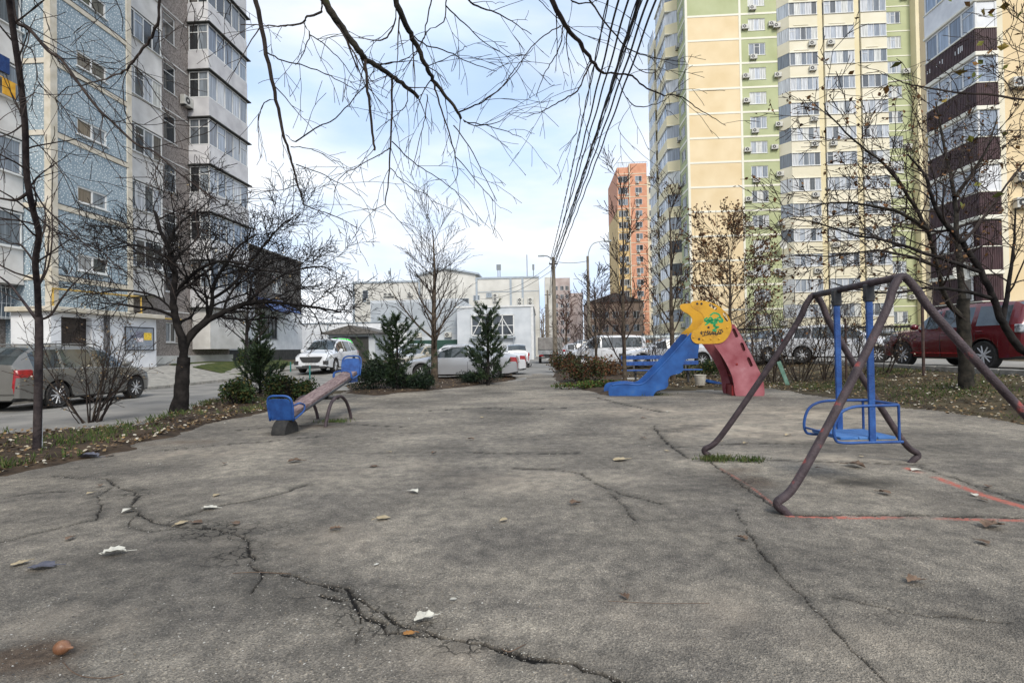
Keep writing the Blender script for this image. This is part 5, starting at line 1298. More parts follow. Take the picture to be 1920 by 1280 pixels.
for s, (a, b) in enumerate(((-TK/2, TK/2), (GAP-TK/2, GAP+TK/2))):
    sh_ = -.13 if s else 0
    m = MB(); m.m = Matrix.Translation((sh_,0,0)); m.prism(blue_p, a, b); p = obj('side_panel', m, M['slide_blue'], sl_)
    m = MB(); o = -.028 if s == 0 else .028
    m.m = Matrix.Translation((sh_*1.25,0,0)); m.prism(yel_p, a+o, b+o, yh); yp = obj('yellow_panel', m, M['slide_yellow'], sl_)
    m = MB(); m.m = Matrix.Translation((sh_,0,0)); m.prism(pink_p, a, b, ph); pp = obj('ladder_panel', m, M['slide_pink'], sl_)
    if s == 0:
        for (x, y) in ((888,513),(948,532),(990,535),(1070,530),(1155,530),(1240,412),(928,165),(972,165),(1045,410)):
            m = MB(); q = SL(x, y); m.m = Matrix.Translation((q[0], a+o, q[1])); m.lathe([(.028,0),(.028,-.006),(.02,-.014),(.001,-.016)], 12, 'y')
            obj('bolt_cap', m, M['dark'] if x in (928,972,1045,948) else M['slide_yellow'], yp)
        m = MB(); q = SL(1342, 793); m.m = Matrix.Translation((q[0], a, q[1])); m.lathe([(.03,0),(.03,-.008),(.001,-.014)], 12, 'y'); obj('bolt_cap', m, M['slide_red'], pp)
        m = MB(); q = SL(870, 690); m.m = Matrix.Translation((q[0], a, q[1])); m.lathe([(.10,0),(.10,-.004),(.085,-.006),(.08,-.003),(.001,-.003)], 20, 'y'); obj('emblem_disc', m, M['slide_blue'], p)
        # graffiti strokes in spray paint
        GR = mat('green_spray_paint', (.01,.33,.09), (.03,.42,.16), 30, rough=.6); BK = mat('black_marker', (.03,.025,.02), rough=.6)
        def stroke(mb, pts, w):
            P = [Vector((SL(*q_)[0], 0, SL(*q_)[1])) for q_ in pts]; P = curve([(v.x, v.y, v.z) for v in P], 5)
            n = len(P); vs = []
            for i, v in enumerate(P):
                t_ = P[min(i+1,n-1)]-P[max(i-1,0)]; t_ = t_.normalized() if t_.length else Vector((1,0,0)); nn = Vector((-t_.z, 0, t_.x))*w
                vs += [(v+nn).x, a+o-.0025, (v+nn).z], [(v-nn).x, a+o-.0025, (v-nn).z]
            mb.add(vs, [(2*i, 2*i+1, 2*i+3, 2*i+2) for i in range(n-1)])
        m = MB()
        for st in ([(1035,310),(1005,330),(1020,350),(1040,365),(1010,385)], [(1045,370),(1050,320),(1075,310),(1070,340),(1050,345),(1080,372)], [(1085,315),(1085,365),(1110,370),(1115,315)], [(1130,370),(1135,318),(1165,310),(1190,330),(1185,355),(1150,352)],
                   [(1060,290),(1100,262),(1150,275),(1170,310)], [(1000,345),(1080,335),(1190,340)], [(1100,380),(1125,420),(1090,440),(1130,450)], [(1120,370),(1100,400),(1150,405),(1110,425)], [(1030,330),(1090,360),(1150,330)]): stroke(m, st, .019)
        obj('graffiti', m, GR, yp)
        m = MB()
        for st in ([(975,450),(962,470),(980,485),(970,465),(1000,460)], [(1000,495),(1010,450),(1022,470),(1040,445),(1035,490)], [(1045,480),(1060,450),(1062,490),(1085,455),(1090,485)], [(1095,490),(1105,450),(1120,465),(1108,475),(1130,495)], [(1135,490),(1150,450),(1160,480),(1175,440)], [(1170,470),(1195,455),(1180,440)], [(980,500),(1080,478),(1180,478)], [(1150,440),(1190,432)]): stroke(m, st, .009)
        obj('graffiti', m, BK, yp)
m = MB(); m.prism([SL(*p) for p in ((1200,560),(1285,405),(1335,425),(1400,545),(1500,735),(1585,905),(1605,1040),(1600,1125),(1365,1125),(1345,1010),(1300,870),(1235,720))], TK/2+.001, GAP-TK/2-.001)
obj('ladder_shade_body', m, mat('shaded_dark_red_plastic', (.07,.006,.006), (.12,.012,.012), 4, rough=.6), sl_)  # added dark solid, its colour stands for the shade between the ladder panels
# chute surface between the two blue panels
ch = [SL(*p) for p in ((930,520),(860,540),(650,775),(430,990),(360,1035),(280,1050),(120,1055),(40,1075))]
m = MB(); P = curve([(x, 0, z) for x, z in ch], 4); vs = []
for v in P: vs += [(v.x, TK/2, v.z), (v.x, GAP-TK/2, v.z), (v.x, TK/2, v.z-.02), (v.x, GAP-TK/2, v.z-.02)]
m.add(vs, [f for i in range(len(P)-1) for f in ((4*i,4*i+1,4*i+5,4*i+4), (4*i+2,4*i+6,4*i+7,4*i+3))]); obj('chute', m, M['slide_blue'], sl_, smooth=True)
# rolled lip along the chute edge
for yy in (-.015, GAP+.015):
    m = MB(); m.tube(curve([(SL(*p)[0], yy, SL(*p)[1]) for p in ((868,472),(800,547),(650,717),(430,947),(370,992),(310,1008),(200,998),(100,1002),(40,1014))], 4), .022, 8); obj('edge_rail', m, M['slide_blue'], sl_, smooth=True)
for i, (x, y) in enumerate(((1210,560),(1240,680),(1285,800),(1320,920),(1345,1040))):
    q = SL(x, y); m = MB(); m.bbox(q[0]-.02, q[0]+.20, TK/2, GAP-TK/2, q[1]-.02, q[1]+.02, .006); obj('step', m, M['slide_red'], sl_)
q = SL(1350, 1060); m = MB(); m.bbox(q[0]-.12, q[0]+.1, TK/2, GAP-TK/2, 0, .25, .01); obj('base_block', m, M['slide_red'], sl_)

# ---- seesaw
ss0 = Vector((-3.36, 9.35, 0)); hd = Vector((.115, 1, 0)).normalized(); hr = math.atan2(hd.y, hd.x)
se = thing('seesaw', 'plank seesaw with blue seats, its low end resting on a half-buried tyre', 'seesaw', ss0, hr)
M['plank'] = mat('weathered_mauve_plank', (.13,.085,.085), (.28,.21,.20), scale=10, rough=.85, detail=9, bump=.4, bscale=40, c3=(.38,.33,.30), stretch=(1,3,1))
Lh = 1.24; zl, zh = .25, .80; slope = (zh-zl)/(2*Lh)
def zat(x): return zl+(x+Lh)*slope
m = MB(); th_ = .045
m.add([(-Lh,-.14,zat(-Lh)),(Lh,-.14,zat(Lh)),(Lh,.14,zat(Lh)),(-Lh,.14,zat(-Lh)),(-Lh,-.14,zat(-Lh)+th_),(Lh,-.14,zat(Lh)+th_),(Lh,.14,zat(Lh)+th_),(-Lh,.14,zat(-Lh)+th_)], [(0,3,2,1),(4,5,6,7),(0,1,5,4),(1,2,6,5),(2,3,7,6),(3,0,4,7)])
obj('plank', m, M['plank'], se)
m = MB()
for y in (-.15, .15): m.tube([(-Lh-.02,y,zat(-Lh)-.02),(Lh+.02,y,zat(Lh)-.02)], .022, 6)
obj('side_rail', m, M['dark'], se)
for s in (-1, 1):
    m = MB(); x0 = s*Lh; z0 = zat(x0); lean = s*.05; hh = .33
    out = [(-.17,0),(.17,0),(.185,hh*.75),(.15,hh*.97),(.09,hh),(-.09,hh),(-.15,hh*.97),(-.185,hh*.75)]
    vs = []
    for dx in (0, .022*s):
        for (y, z) in out: vs.append((x0+dx+lean*z/hh*(2 if s < 0 else 1.6), y, z0+z-.03))
    n = len(out); m.add(vs, [tuple(range(n)), tuple(reversed(range(n, 2*n)))]+[(i, (i+1)%n, n+(i+1)%n, n+i) for i in range(n)])
    bk = obj('backrest', m, M['blue'], se)
    m = MB(); pts = [(x0+.03*s, -.185, z0-.04), (x0+.03*s+lean, -.195, z0+hh*.72), (x0+.04*s+lean*1.4, -.14, z0+hh+.0), (x0+.05*s+lean*1.5, 0, z0+hh+.015), (x0+.04*s+lean*1.4, .14, z0+hh), (x0+.03*s+lean, .195, z0+hh*.72), (x0+.03*s, .185, z0-.04)]
    m.tube(curve(pts, 5), .017, 8); obj('back_frame', m, M['blue'], bk, smooth=True)
    for y in (-.18, .18):
        m = MB(); z1 = z0+.17
        if s < 0: pts = [(x0, y, z1+.02), (x0+.16, y, z1+.035), (x0+.27, y, z1-.01+.02), (x0+.32, y, zat(x0+.32)+.08), (x0+.28, y, zat(x0+.28)-.0), (x0+.02, y, zat(x0)-.02)]
        else: pts = [(x0, y, z0-.01), (x0-.18, y, zat(x0-.2)-.02), (x0-.34, y, zat(x0-.34)+.0), (x0-.36, y, zat(x0-.36)+.09), (x0-.33, y*.8, zat(x0-.3)+.12)]
        m.tube(curve(pts, 5), .015, 8); obj('armrest', m, M['blue'], se, smooth=True)
m = MB(); xg = Lh-.35; m.tube(curve([(xg, -.17, zat(xg)+.02), (xg, -.16, zat(xg)+.10), (xg, -.08, zat(xg)+.14), (xg, .08, zat(xg)+.14), (xg, .16, zat(xg)+.10), (xg, .17, zat(xg)+.02)], 5), .014, 8); obj('grab_bar', m, M['blue'], se, smooth=True)
m = MB(); m.box(Lh-.3, Lh, -.15, .15, zat(Lh)-.16, zat(Lh)-.04); obj('seat_box', m, M['blue'], se)
for y in (-.32, .32):
    m = MB(); m.tube(curve([(-.52,y,-.02),(-.44,y,.16),(-.30,y,.36),(-.14,y,.44),(.02,y,.46),(.16,y,.43),(.32,y,.33),(.46,y,.14),(.52,y,-.02)], 5), .028, 10)
    obj('support_hoop', m, M['purple'], se, smooth=True)
m = MB(); m.tube([(-.02,-.34,.44),(-.02,.34,.44)], .03, 10); m.box(-.1, .06, -.1, .1, .42, zat(0)-.0); obj('axle', m, M['dark'], se)
ty_ = tag(obj('half_buried_tyre', (lambda b: (setattr(b, 'm', Matrix.Translation(ss0+hd*(-Lh+.06)+Vector((0,0,.02))) @ Matrix.Rotation(hr+PI/2, 4, 'Z')), b.lathe([(.11,-.1),(.2,-.11),(.215,-.05),(.215,.05),(.2,.11),(.11,.1)], 28, 'x'), b)[-1])(MB()), M['tyre'], smooth=True, sharp=40), 'black tyre half buried under the low end of the seesaw', 'tyre')

# ---- bench
bp0 = ground_at(1238, 718); bp0 = Vector((4.9, 17.6, terrain(*uv(Vector((4.9,17.6,0))))))
be = thing('bench', 'blue slatted park bench with backrest behind the slide', 'bench', bp0, -TH)
BW = 1.27
for i, (z0, z1, y) in enumerate(((.80,.93,.23),(.60,.73,.19))):
    m = MB(); m.bbox(-BW, BW, y, y+.035, z0, z1, .006); obj('back_slat', m, M['blued'] if 0 else M['blue'], be)
for i in range(3):
    m = MB(); m.bbox(-BW, BW, -.25+.145*i, -.25+.145*i+.125, .43, .465, .005); obj('seat_slat', m, M['blue'], be)
for x in (-.85, .85):
    m = MB(); m.box(x-.03, x+.03, -.24, .17, .37, .425); m.box(x-.03, x+.03, -.12, -.04, -.05, .37); m.add([(x-.025,.16,.37),(x+.025,.16,.37),(x+.025,.20,.37),(x-.025,.20,.37),(x-.025,.265,.95),(x+.025,.265,.95),(x+.025,.30,.95),(x-.025,.30,.95)], [(0,3,2,1),(4,5,6,7),(0,1,5,4),(1,2,6,5),(2,3,7,6),(3,0,4,7)])
    obj('leg', m, M['dark'], be)
# ---- bucket, blue lid
q = ground_at(1313, 722)
m = MB(); m.m = Matrix.Translation(q); m.lathe([(.001,0),(.13,0),(.135,.01),(.18,.30),(.19,.305),(.19,.325),(.175,.325),(.125,.02),(.001,.02)], 24)
b_ = tag(obj('bucket', m, mat('white_plastic_bucket', (.60,.57,.50), (.48,.44,.37), 9, rough=.5), smooth=True, sharp=40), 'white plastic bucket standing beside the blue bench', 'bucket')
q = ground_at(1345, 719)
m = MB(); m.m = Matrix.Translation(q+Vector((-.1,.3,.0))) @ Matrix.Rotation(.25, 4, 'Y'); m.lathe([(.001,.03),(.36,.04),(.40,.09),(.42,.09),(.40,.0),(.001,.0)], 24)
tag(obj('basin', m, M['blue'], smooth=True, sharp=40), 'shallow blue basin lying on the ground behind the bucket', 'basin')
q = ground_at(1184, 712)
m = MB(); m.m = Matrix.Translation(q+Vector((0,.2,0))); m.lathe([(.001,.0),(.32,.0),(.33,.03),(.31,.06),(.001,.065)], 24)
tag(obj('manhole_cover', m, M['concrete'], smooth=True, sharp=40), 'grey round concrete cover on the ground under the bench', 'manhole cover')

# ---- posts and stakes
M['teal'] = mat('teal_painted_post', (.015,.13,.12), (.03,.19,.17), 6, rough=.6)
for (px, py, hh, lb) in ((350,776,.98,'teal painted post beside the gnarled dark tree trunk'), (581,712,.62,'teal painted post at the right end of the low hedge'), (477,703,.55,'teal post behind the low hedge, the one nearest the small pine'), (507,706,.42,'short teal post in the middle of the low hedge'), (545,697,.5,'teal post in front of the white crossover wheel')):
    p = ground_at(px, py); m = MB(); m.m = Matrix.Translation(p); m.tube([(0,0,-.05),(0,0,hh)], .035, 10); m.tube([(0,0,hh),(0,0,hh+.02)], [.035,.015], 10)
    tag(obj('post', m, M['teal'], smooth=True, sharp=40), lb, 'post', 'teal posts along the driveway')
p = ground_at(76, 850); m = MB(); m.m = Matrix.Translation(p); m.bbox(-.022, .022, -.012, .012, -.02, 1.12, .003)
tag(obj('stake', m, M['white']), 'white wooden stake tied to the young tree at the left edge', 'stake')
for (px, py, hh, lb, w_) in ((1732,704,1.95,'rusty dark post in front of the red off-roader',.035), (1411,700,1.5,'thin dark post behind the pink slide ladder',.03), (1587,712,1.75,'dark post seen beside the blue swing hanger',.03)):
    p = ground_at(px, py); m = MB(); m.m = Matrix.Translation(p); m.tube([(0,0,-.05),(.01,0,hh)], w_, 8); m.tube([(.01,0,hh),(.01,0,hh+.015)], [w_*1.2,w_*.6], 8)
    tag(obj('post', m, mat('rusty_dark_post', (.035,.022,.02), (.08,.045,.035), 9, rough=.8), smooth=True, sharp=40), lb, 'post', 'dark posts on the bank')
# teal board leaning in the bushes
p = ground_at(1477, 722); m = MB(); m.m = Matrix.Translation(p) @ Matrix.Rotation(-.35, 4, 'Y'); m.bbox(-.06, .06, -.015, .015, 0, .75, .004)
tag(obj('board', m, mat('pale_green_board', (.10,.20,.15), (.18,.30,.24), 8, rough=.7)), 'pale green board leaning in the leaf litter behind the swing', 'board')

# ---- loose things on the asphalt
def single_leaf(px, py, s, col, lb, rot=0, cat='leaf', nm='fallen_leaf', curl=.4, grp=None, n=11):
    q = G(px, py, .012); rr = random.Random(px*7+py); m = MB(); vs = [(0,0,.012*s/.1)]; N_ = n*2
    for k in range(N_):
        a = 2*PI*k/N_; r_ = s*(.5 if k % 2 else .44)*rr.uniform(.82,1.1); x, y = r_*math.cos(a)*1.15, r_*math.sin(a)*.8
        vs.append((x, y, curl*(abs(y)*.6+rr.uniform(0,.15)*s)))
    m.m = Matrix.Translation(q) @ Matrix.Rotation(rot, 4, 'Z')
    m.add(vs, [(0, 1+k, 1+(k+1)%N_) for k in range(N_)]); m.tube([(s*.45,0,.01),(s*.9,s*.1,.003)], .0015*s/.1+.0006, 4)
    return tag(obj(nm, m, col), lb, cat, grp)
LW = mat('pale_leaf_underside', (.46,.44,.38), (.60,.58,.50), 20, rough=.8); LB = mat('brown_dry_leaf', (.09,.055,.035), (.18,.12,.08), 25, rough=.8); LO = mat('orange_leaf', (.28,.12,.03), (.38,.18,.04), 25, rough=.7); LG = mat('slate_grey_scrap', (.07,.075,.10), (.12,.12,.15), 25, rough=.8); LY = mat('yellowish_leaf', (.34,.27,.16), (.44,.36,.23), 25, rough=.8)
single_leaf(795, 1161, .092, LW, 'large pale leaf standing beside the main crack in the foreground', .5, curl=.9)
single_leaf(214, 1038, .13, LW, 'crumpled whitish leaf left of the long crack', .4, curl=.9)
single_leaf(78, 1063, .13, LG, 'slate grey scrap lying at the lower left', .2, cat='scrap', nm='scrap', curl=.5)
single_leaf(392, 953, .11, LW, 'pale stone-like chip at the end of the side crack', 0, curl=.6)
single_leaf(766, 1187, .05, LO, 'small orange leaf stuck in the main crack', 0)
single_leaf(37, 1056, .08, LY, 'yellowish leaf just above the grey scrap', 1)
single_leaf(1078, 944, .09, LB, 'brown curled leaf in the middle of the asphalt', .6, curl=1)
single_leaf(1716, 1090, .09, LB, 'curled brown leaf at the lower right of the asphalt', .2, curl=1)
single_leaf(1860, 987, .14, LB, 'long curled brown leaf on the red painted line', .2, curl=.9)
single_leaf(1393, 1010, .07, LB, 'small brown leaf right of centre, below the swing foot', 2, curl=1)
single_leaf(1172, 1119, .05, LB, 'tiny brown curled leaf in the right foreground', 2, curl=1)
single_leaf(1604, 873, .17, LB, 'dark curled leaf under the swing seat', 2, curl=.8)
single_leaf(1163, 862, .16, LY, 'pale brown leaf on the cracked patch left of the swing', .3)
single_leaf(628, 992, .07, LB, 'pinkish brown leaf left of centre', .3, curl=.9)
single_leaf(553, 865, .14, LB, 'dark leaf on the asphalt below the seesaw tyre', .5, curl=.7)
single_leaf(850, 1122, .035, LW, 'white paper bit above the large pale leaf', .2, cat='paper scrap', nm='paper_scrap', n=3, curl=.3)
single_leaf(706, 1057, .035, LW, 'white paper bit left of centre foreground', .9, cat='paper scrap', nm='paper_scrap', n=3, curl=.3)
single_leaf(166, 858, .20, LG, 'grey stone at the edge of the left soil bed', .1, cat='stone', nm='stone', curl=1)
rr = random.Random(11)
for i in range(70):
    px = rr.uniform(60, 1880); py = 700+ (rr.random()**1.7)*330
    if not inside(*[np.array([q]) for q in G(px, py)[:2]], g2(PLAY))[0]: continue
    single_leaf(px, py, rr.uniform(.05,.10), rr.choice((LW, LY, LB, LB, LY)), 'small dry leaf scattered on the cracked asphalt', rr.uniform(0,6), grp='small leaves scattered on the asphalt', n=5, curl=rr.uniform(.3,.9))
q = G(116, 1213, .035)
m = MB(); m.m = Matrix.Translation(q) @ Matrix.Rotation(.3, 4, 'Y') @ Matrix.Rotation(1.3, 4, 'Y'); m.lathe([(.001,-.030),(.014,-.028),(.025,-.017),(.029,-.002),(.026,.014),(.016,.026),(.007,.034),(.004,.046),(.001,.048)], 24)
tag(obj('onion', m, mat('onion_skin', (.20,.085,.04), (.30,.15,.08), 12, rough=.4, stretch=(3,3,.4)), smooth=True), 'brown-skinned onion lying in the bottom left corner', 'onion')
def twig(pts, w, lb):
    m = MB(); m.tube(curve([tuple(G(a, b, .012)) for a, b in pts], 5), w, 5)
    tag(obj('twig', m, LB, smooth=True), lb, 'twig')
twig([(118,1240),(135,1258),(160,1268),(200,1270),(232,1262)], .0022, 'curved thin twig beside the onion')
twig([(436,1074),(480,1072),(545,1075)], .0022, 'straight reddish twig lying across the crack')
twig([(1140,1126),(1230,1130),(1330,1130)], .0014, 'long thin stalk on the right foreground')
twig([(940,1215),(955,1221),(985,1207)], .0022, 'short bent twig bridging the wide crack')
# ================================================================ trees, shrubs, cables
def bark(name, a, b, c=None): return mat(name, a, b, scale=7, rough=.95, bump=.7, bscale=30, detail=8, c3=c, spec=.15)
M['bark_dark'] = bark('dark_bark', (.009,.008,.008), (.030,.026,.024)); M['bark_brown'] = bark('brown_bark', (.045,.034,.026), (.12,.095,.07))
M['bark_purple'] = bark('purplish_bark', (.022,.018,.020), (.065,.052,.05)); M['bark_green'] = bark('lichened_bark', (.018,.017,.015), (.055,.048,.038), (.05,.065,.022)); M['twig'] = mat('twig_bark', (.028,.022,.020), (.055,.042,.036), 5, rough=.9, spec=.15)
M['twig_red'] = mat('reddish_twig_bark', (.06,.03,.025), (.11,.06,.045), 5, rough=.9, spec=.15)
def qtube(mb, pts, rads, n):
    """quick tube with one frame for the whole branch"""
    a = pts[-1]-pts[0]
    if a.length < 1e-6: return
    a.normalize(); e1 = a.orthogonal().normalized(); e2 = a.cross(e1)
    cs = [(math.cos(2*PI*k/n), math.sin(2*PI*k/n)) for k in range(n)]
    base = len(mb.v); m = len(pts)
    for p, r in zip(pts, rads):
        for c, d in cs:
            mb.v.append((p.x+(e1.x*c+e2.x*d)*r, p.y+(e1.y*c+e2.y*d)*r, p.z+(e1.z*c+e2.z*d)*r))
    for i in range(m-1):
        o = base+i*n
        for k in range(n):
            k2 = (k+1) % n; mb.f.append((o+k, o+k2, o+n+k2, o+n+k))
    mb.mi.extend([mb.cur]*((m-1)*n))
def rv(rr): 
    while True:
        v = Vector((rr.uniform(-1,1), rr.uniform(-1,1), rr.uniform(-1,1)))
        if .05 < v.length < 1: return v.normalized()
class Tree:
    def __init__(s, seed, rmin=.004): s.w = MB(); s.t = MB(); s.l = MB(); s.rr = random.Random(seed); s.tips = []; s.rmin = rmin
    def put(s, pts, rads, lev):
        r0 = rads[0]
        (s.w if lev == 0 or r0 > .035 else s.t)
        tgt = s.w if r0 > s.thick else s.t
        qtube(tgt, pts, [max(r, s.rmin) for r in rads], 10 if r0 > .06 else 7 if r0 > .03 else 5 if r0 > .012 else 3)
    thick = .03
    def grow(s, p, d, L, r, lev, cfg):
        rr = s.rr; c = cfg[lev]; ns = c.get('n', 6); pts = [p.copy()]; rads = [r]; d = d.normalized(); end = c.get('taper', .35)
        trop = Vector(c.get('trop', (0,0,0)))
        for i in range(ns):
            d = (d+rv(rr)*c.get('wob', .15)+trop*(1.0/ns)).normalized()
            p = p+d*(L/ns); pts.append(p.copy()); rads.append(r*(1-(1-end)*(i+1)/ns))
        s.put(pts, rads, lev)
        s.sub(pts, rads, L, lev, cfg)
    def sub(s, pts, rads, L, lev, cfg, num=None, t0=None):
        rr = s.rr
        if lev+1 >= len(cfg): s.tips += pts[1:]; return
        c = cfg[lev+1]; num = num if num is not None else c['num']; t0 = t0 if t0 is not None else c.get('t0', .25)
        num = int(num*rr.uniform(.8, 1.2)+.5)
        m = len(pts)-1; az = rr.uniform(0, 6)
        for k in range(num):
            t = t0+(1-t0)*((k+rr.random())/num); f = t*m; i = min(m-1, int(f)); u = f-i
            q = pts[i].lerp(pts[i+1], u); dd = (pts[i+1]-pts[i]).normalized(); rad = rads[i]+(rads[i+1]-rads[i])*u
            az += 2.4+rr.uniform(-.5,.5); e1 = dd.orthogonal().normalized(); e2 = dd.cross(e1)
            an = c.get('ang', .9)*rr.uniform(.75, 1.2)
            nd = dd*math.cos(an)+(e1*math.cos(az)+e2*math.sin(az))*math.sin(an)
            if 'flat' in c: nd.z *= c['flat']
            l = c.get('len', None)
            l = (l*rr.uniform(.6,1.25) if l else L*c.get('lr',.5)*rr.uniform(.7,1.2))*(1-c.get('fall', .45)*t)
            s.grow(q, nd, l, min(rad*.8, rad*c.get('rr', .55)+.001), lev+1, cfg)
    def path(s, pts, r0, r1, cfg=None, num=None, t0=.1, smooth=4, wob=0.0, lev=0):
        P = curve(pts, smooth); n = len(P)
        if wob: P = [p+rv(s.rr)*wob*(0 if i in (0,) else 1) for i, p in enumerate(P)]
        rads = [r0+(r1-r0)*i/(n-1) for i in range(n)]
        s.put(P, rads, lev)
        if cfg: s.sub(P, rads, sum((P[i+1]-P[i]).length for i in range(n-1)), 0, cfg, num, t0)
        return P, rads
    def leaves(s, n, size, spread, hang=.3, near=None):
        rr = s.rr
        for k in range(n):
            p = rr.choice(s.tips)+rv(rr)*spread; sz = size*rr.uniform(.6,1.3); a = rv(rr); a.z -= hang; a.normalize(); b = a.orthogonal().normalized()
            b = (b*math.cos(rr.uniform(0,6))+a.cross(b)*math.sin(rr.uniform(0,6))).normalized()*sz*.36; a = a*sz
            bend = a.cross(b).normalized()*sz*.18
            s.l.add([p, p+a*.45+b+bend*.5, p+a, p+a*.45-b+bend*.5], [(0,1,2,3)])
    def finish(s, name, label, cat, base, trunk_mat, twig_mat, leaf_mat=None, group=None, crown='crown'):
        t = thing(name, label, cat, base, 0, group)
        if s.w.v: obj('trunk', s.w, trunk_mat, t, smooth=True, world=True)
        if s.t.v: obj(crown, s.t, twig_mat, t, world=True)
        if s.l.v: obj('leaves', s.l, leaf_mat, t, world=True)
        return t
def PX(pts, Y, dY=0.0):
    """trace given in photograph coordinates laid at real distance Y (metres), drifting by dY along its length"""
    n = len(pts); return [PY(x, y, Y+dY*i/max(1, n-1)) for i, (x, y) in enumerate(pts)]
TW = [{}, dict(num=10, ang=.8, len=.5, wob=.18, n=6, taper=.3, rr=.45, fall=.2), dict(num=4, ang=.7, len=.22, wob=.2, n=4, taper=.4, rr=.6, fall=.2)]
# ---- overhanging tree rooted behind the camera -------------------------------------
def overhang():
    T = Tree(3, .0017); T.thick = .018
    root = Vector((-1.7, -2.6, 0)); crotch = Vector((-1.5, -2.2, 3.0))
    T.path([root, root+Vector((.05,.05,1.2)), root+Vector((.1,.2,2.2)), crotch], .19, .13)
    fine = [{}, dict(num=9, ang=.7, len=.38, wob=.13, n=8, taper=.3, rr=.26, fall=.2, trop=(0,0,-.4)), dict(num=2, ang=.6, len=.14, wob=.15, n=4, taper=.5, rr=.7, fall=.2, trop=(0,0,-.3))]
    def limb(pts, Y, dY, r0, r1, over, num=9):
        r0 *= .70; r1 *= .72
        P = PX(pts, Y, dY); first = P[0]; mid = crotch.lerp(first, .5)+Vector(over)
        T.path([crotch, mid], .085, r0*1.25, smooth=1); T.path([mid, first], r0*1.25, r0, smooth=1)
        return T.path(P, r0, r1, fine, int(num*.5), .05, wob=.006)
    def side(pts, Y, dY, r0, r1=.003, num=6):
        r0 *= .74; r1 *= .8
        T.path(PX(pts, Y, dY), r0, r1, fine, max(2, int(num*.55)), .15, wob=.004)
    limb([(475,-15),(490,55),(503,120),(515,175),(526,230),(535,265),(548,305),(563,360),(572,387)], 3.2, .3, .022, .006, (0,0,.7), 11)
    side([(500,98),(530,113),(575,125),(610,138),(645,157),(672,172)], 3.25, -.2, .007); side([(515,188),(500,190),(490,205),(485,222),(484,250)], 3.3, .1, .006)
    side([(536,253),(555,265),(590,240),(620,228),(655,195),(688,155),(705,120)], 3.35, -.2, .008); side([(545,275),(575,277),(605,290),(630,307)], 3.4, .2, .005)
    side([(555,308),(600,325),(640,345),(678,368)], 3.4, .2, .006); side([(572,385),(600,395),(640,410),(668,426)], 3.5, .1, .006); side([(562,345),(530,355),(480,360),(440,368)], 3.45, .2, .004)
    limb([(598,-15),(625,28),(650,65),(675,100),(690,115),(715,130),(740,148),(765,165),(784,182)], 2.9, .5, .033, .017, (.1,0,.8), 14)
    side([(685,112),(688,160),(695,210),(700,260),(703,283)], 3.1, .1, .013, .009, 2)
    side([(735,148),(735,200),(733,260),(730,320),(722,383)], 3.2, .2, .011, .005, 8); side([(722,383),(745,410),(770,430)], 3.4, .1, .004, .002, 2); side([(722,383),(700,393),(675,390),(652,383)], 3.4, .1, .004, .002, 3)
    side([(732,277),(710,292),(670,313),(640,330),(625,360)], 3.3, .1, .006); side([(735,265),(765,295),(790,315),(830,340),(860,365),(888,405)], 3.3, .2, .006); side([(732,315),(750,335),(775,355),(800,365),(823,397)], 3.3, .2, .005)
    side([(603,5),(600,25),(575,32),(568,42),(540,48),(515,50),(490,48),(450,47)], 3.0, .2, .011, .004, 7); side([(568,42),(580,65),(570,95),(555,122)], 3.0, .1, .006); side([(580,65),(610,85),(640,115),(665,150)], 3.0, .2, .005)
    side([(765,165),(762,195),(745,215),(705,245)], 3.3, .1, .006); side([(782,180),(800,178),(797,215),(790,250),(770,330)], 3.35, .1, .006)
    limb([(738,-15),(752,30),(770,65),(785,95),(800,125),(812,150),(830,175),(850,200),(866,223)], 3.0, .5, .027, .013, (.3,0,.8), 14)
    side([(860,210),(890,198),(920,180),(945,158),(965,130),(980,112),(1000,90)], 3.4, .1, .009, .003, 4); side([(812,150),(818,175),(830,215),(845,260),(855,300),(855,335),(828,366)], 3.3, .3, .010)
    side([(855,295),(890,335),(926,377)], 3.5, .1, .005); side([(850,235),(880,275),(905,325),(932,378)], 3.4, .2, .006); side([(868,225),(890,235),(930,230),(957,210)], 3.45, .1, .007)
    side([(870,228),(910,235),(945,245),(978,258)], 3.45, .2, .006); side([(770,65),(800,85),(840,97),(880,118),(932,134)], 3.1, .3, .007); side([(742,5),(740,45),(725,70),(712,76),(680,72),(650,58)], 3.0, .1, .009, .004, 8)
    side([(800,125),(830,112),(860,98),(873,87)], 3.2, .2, .005); side([(785,95),(760,110),(730,120),(700,118)], 3.2, .1, .004)
    side([(810,-5),(800,40),(795,70),(780,100),(755,135)], 2.9, .2, .006); side([(838,-5),(832,40),(800,60),(790,90)], 2.9, .1, .006); side([(835,10),(870,45),(910,80),(960,110)], 2.9, .3, .006, .0025, 8)
    limb([(1031,-15),(1050,30),(1070,60),(1090,85),(1110,115),(1131,138)], 3.1, .4, .024, .014, (.9,.3,.9), 10)
    side([(1130,137),(1160,138),(1185,142),(1205,160),(1240,178),(1260,178),(1285,185),(1310,205),(1335,220),(1360,236)], 3.5, .3, .011, .003, 9)
    side([(1155,143),(1170,175),(1185,195),(1200,200),(1230,195),(1250,185),(1270,165),(1294,147)], 3.5, .2, .007); side([(1110,117),(1095,145),(1082,172),(1060,185),(1035,200),(1010,212),(980,221)], 3.4, .2, .011, .003, 9)
    side([(1085,175),(1087,215),(1080,250),(1060,283)], 3.5, .1, .005); side([(1056,45),(1050,85),(1035,115),(1020,140),(1005,182)], 3.3, .1, .007); side([(1053,48),(1020,68),(990,98),(960,145),(930,172),(898,194)], 3.2, .2, .006)
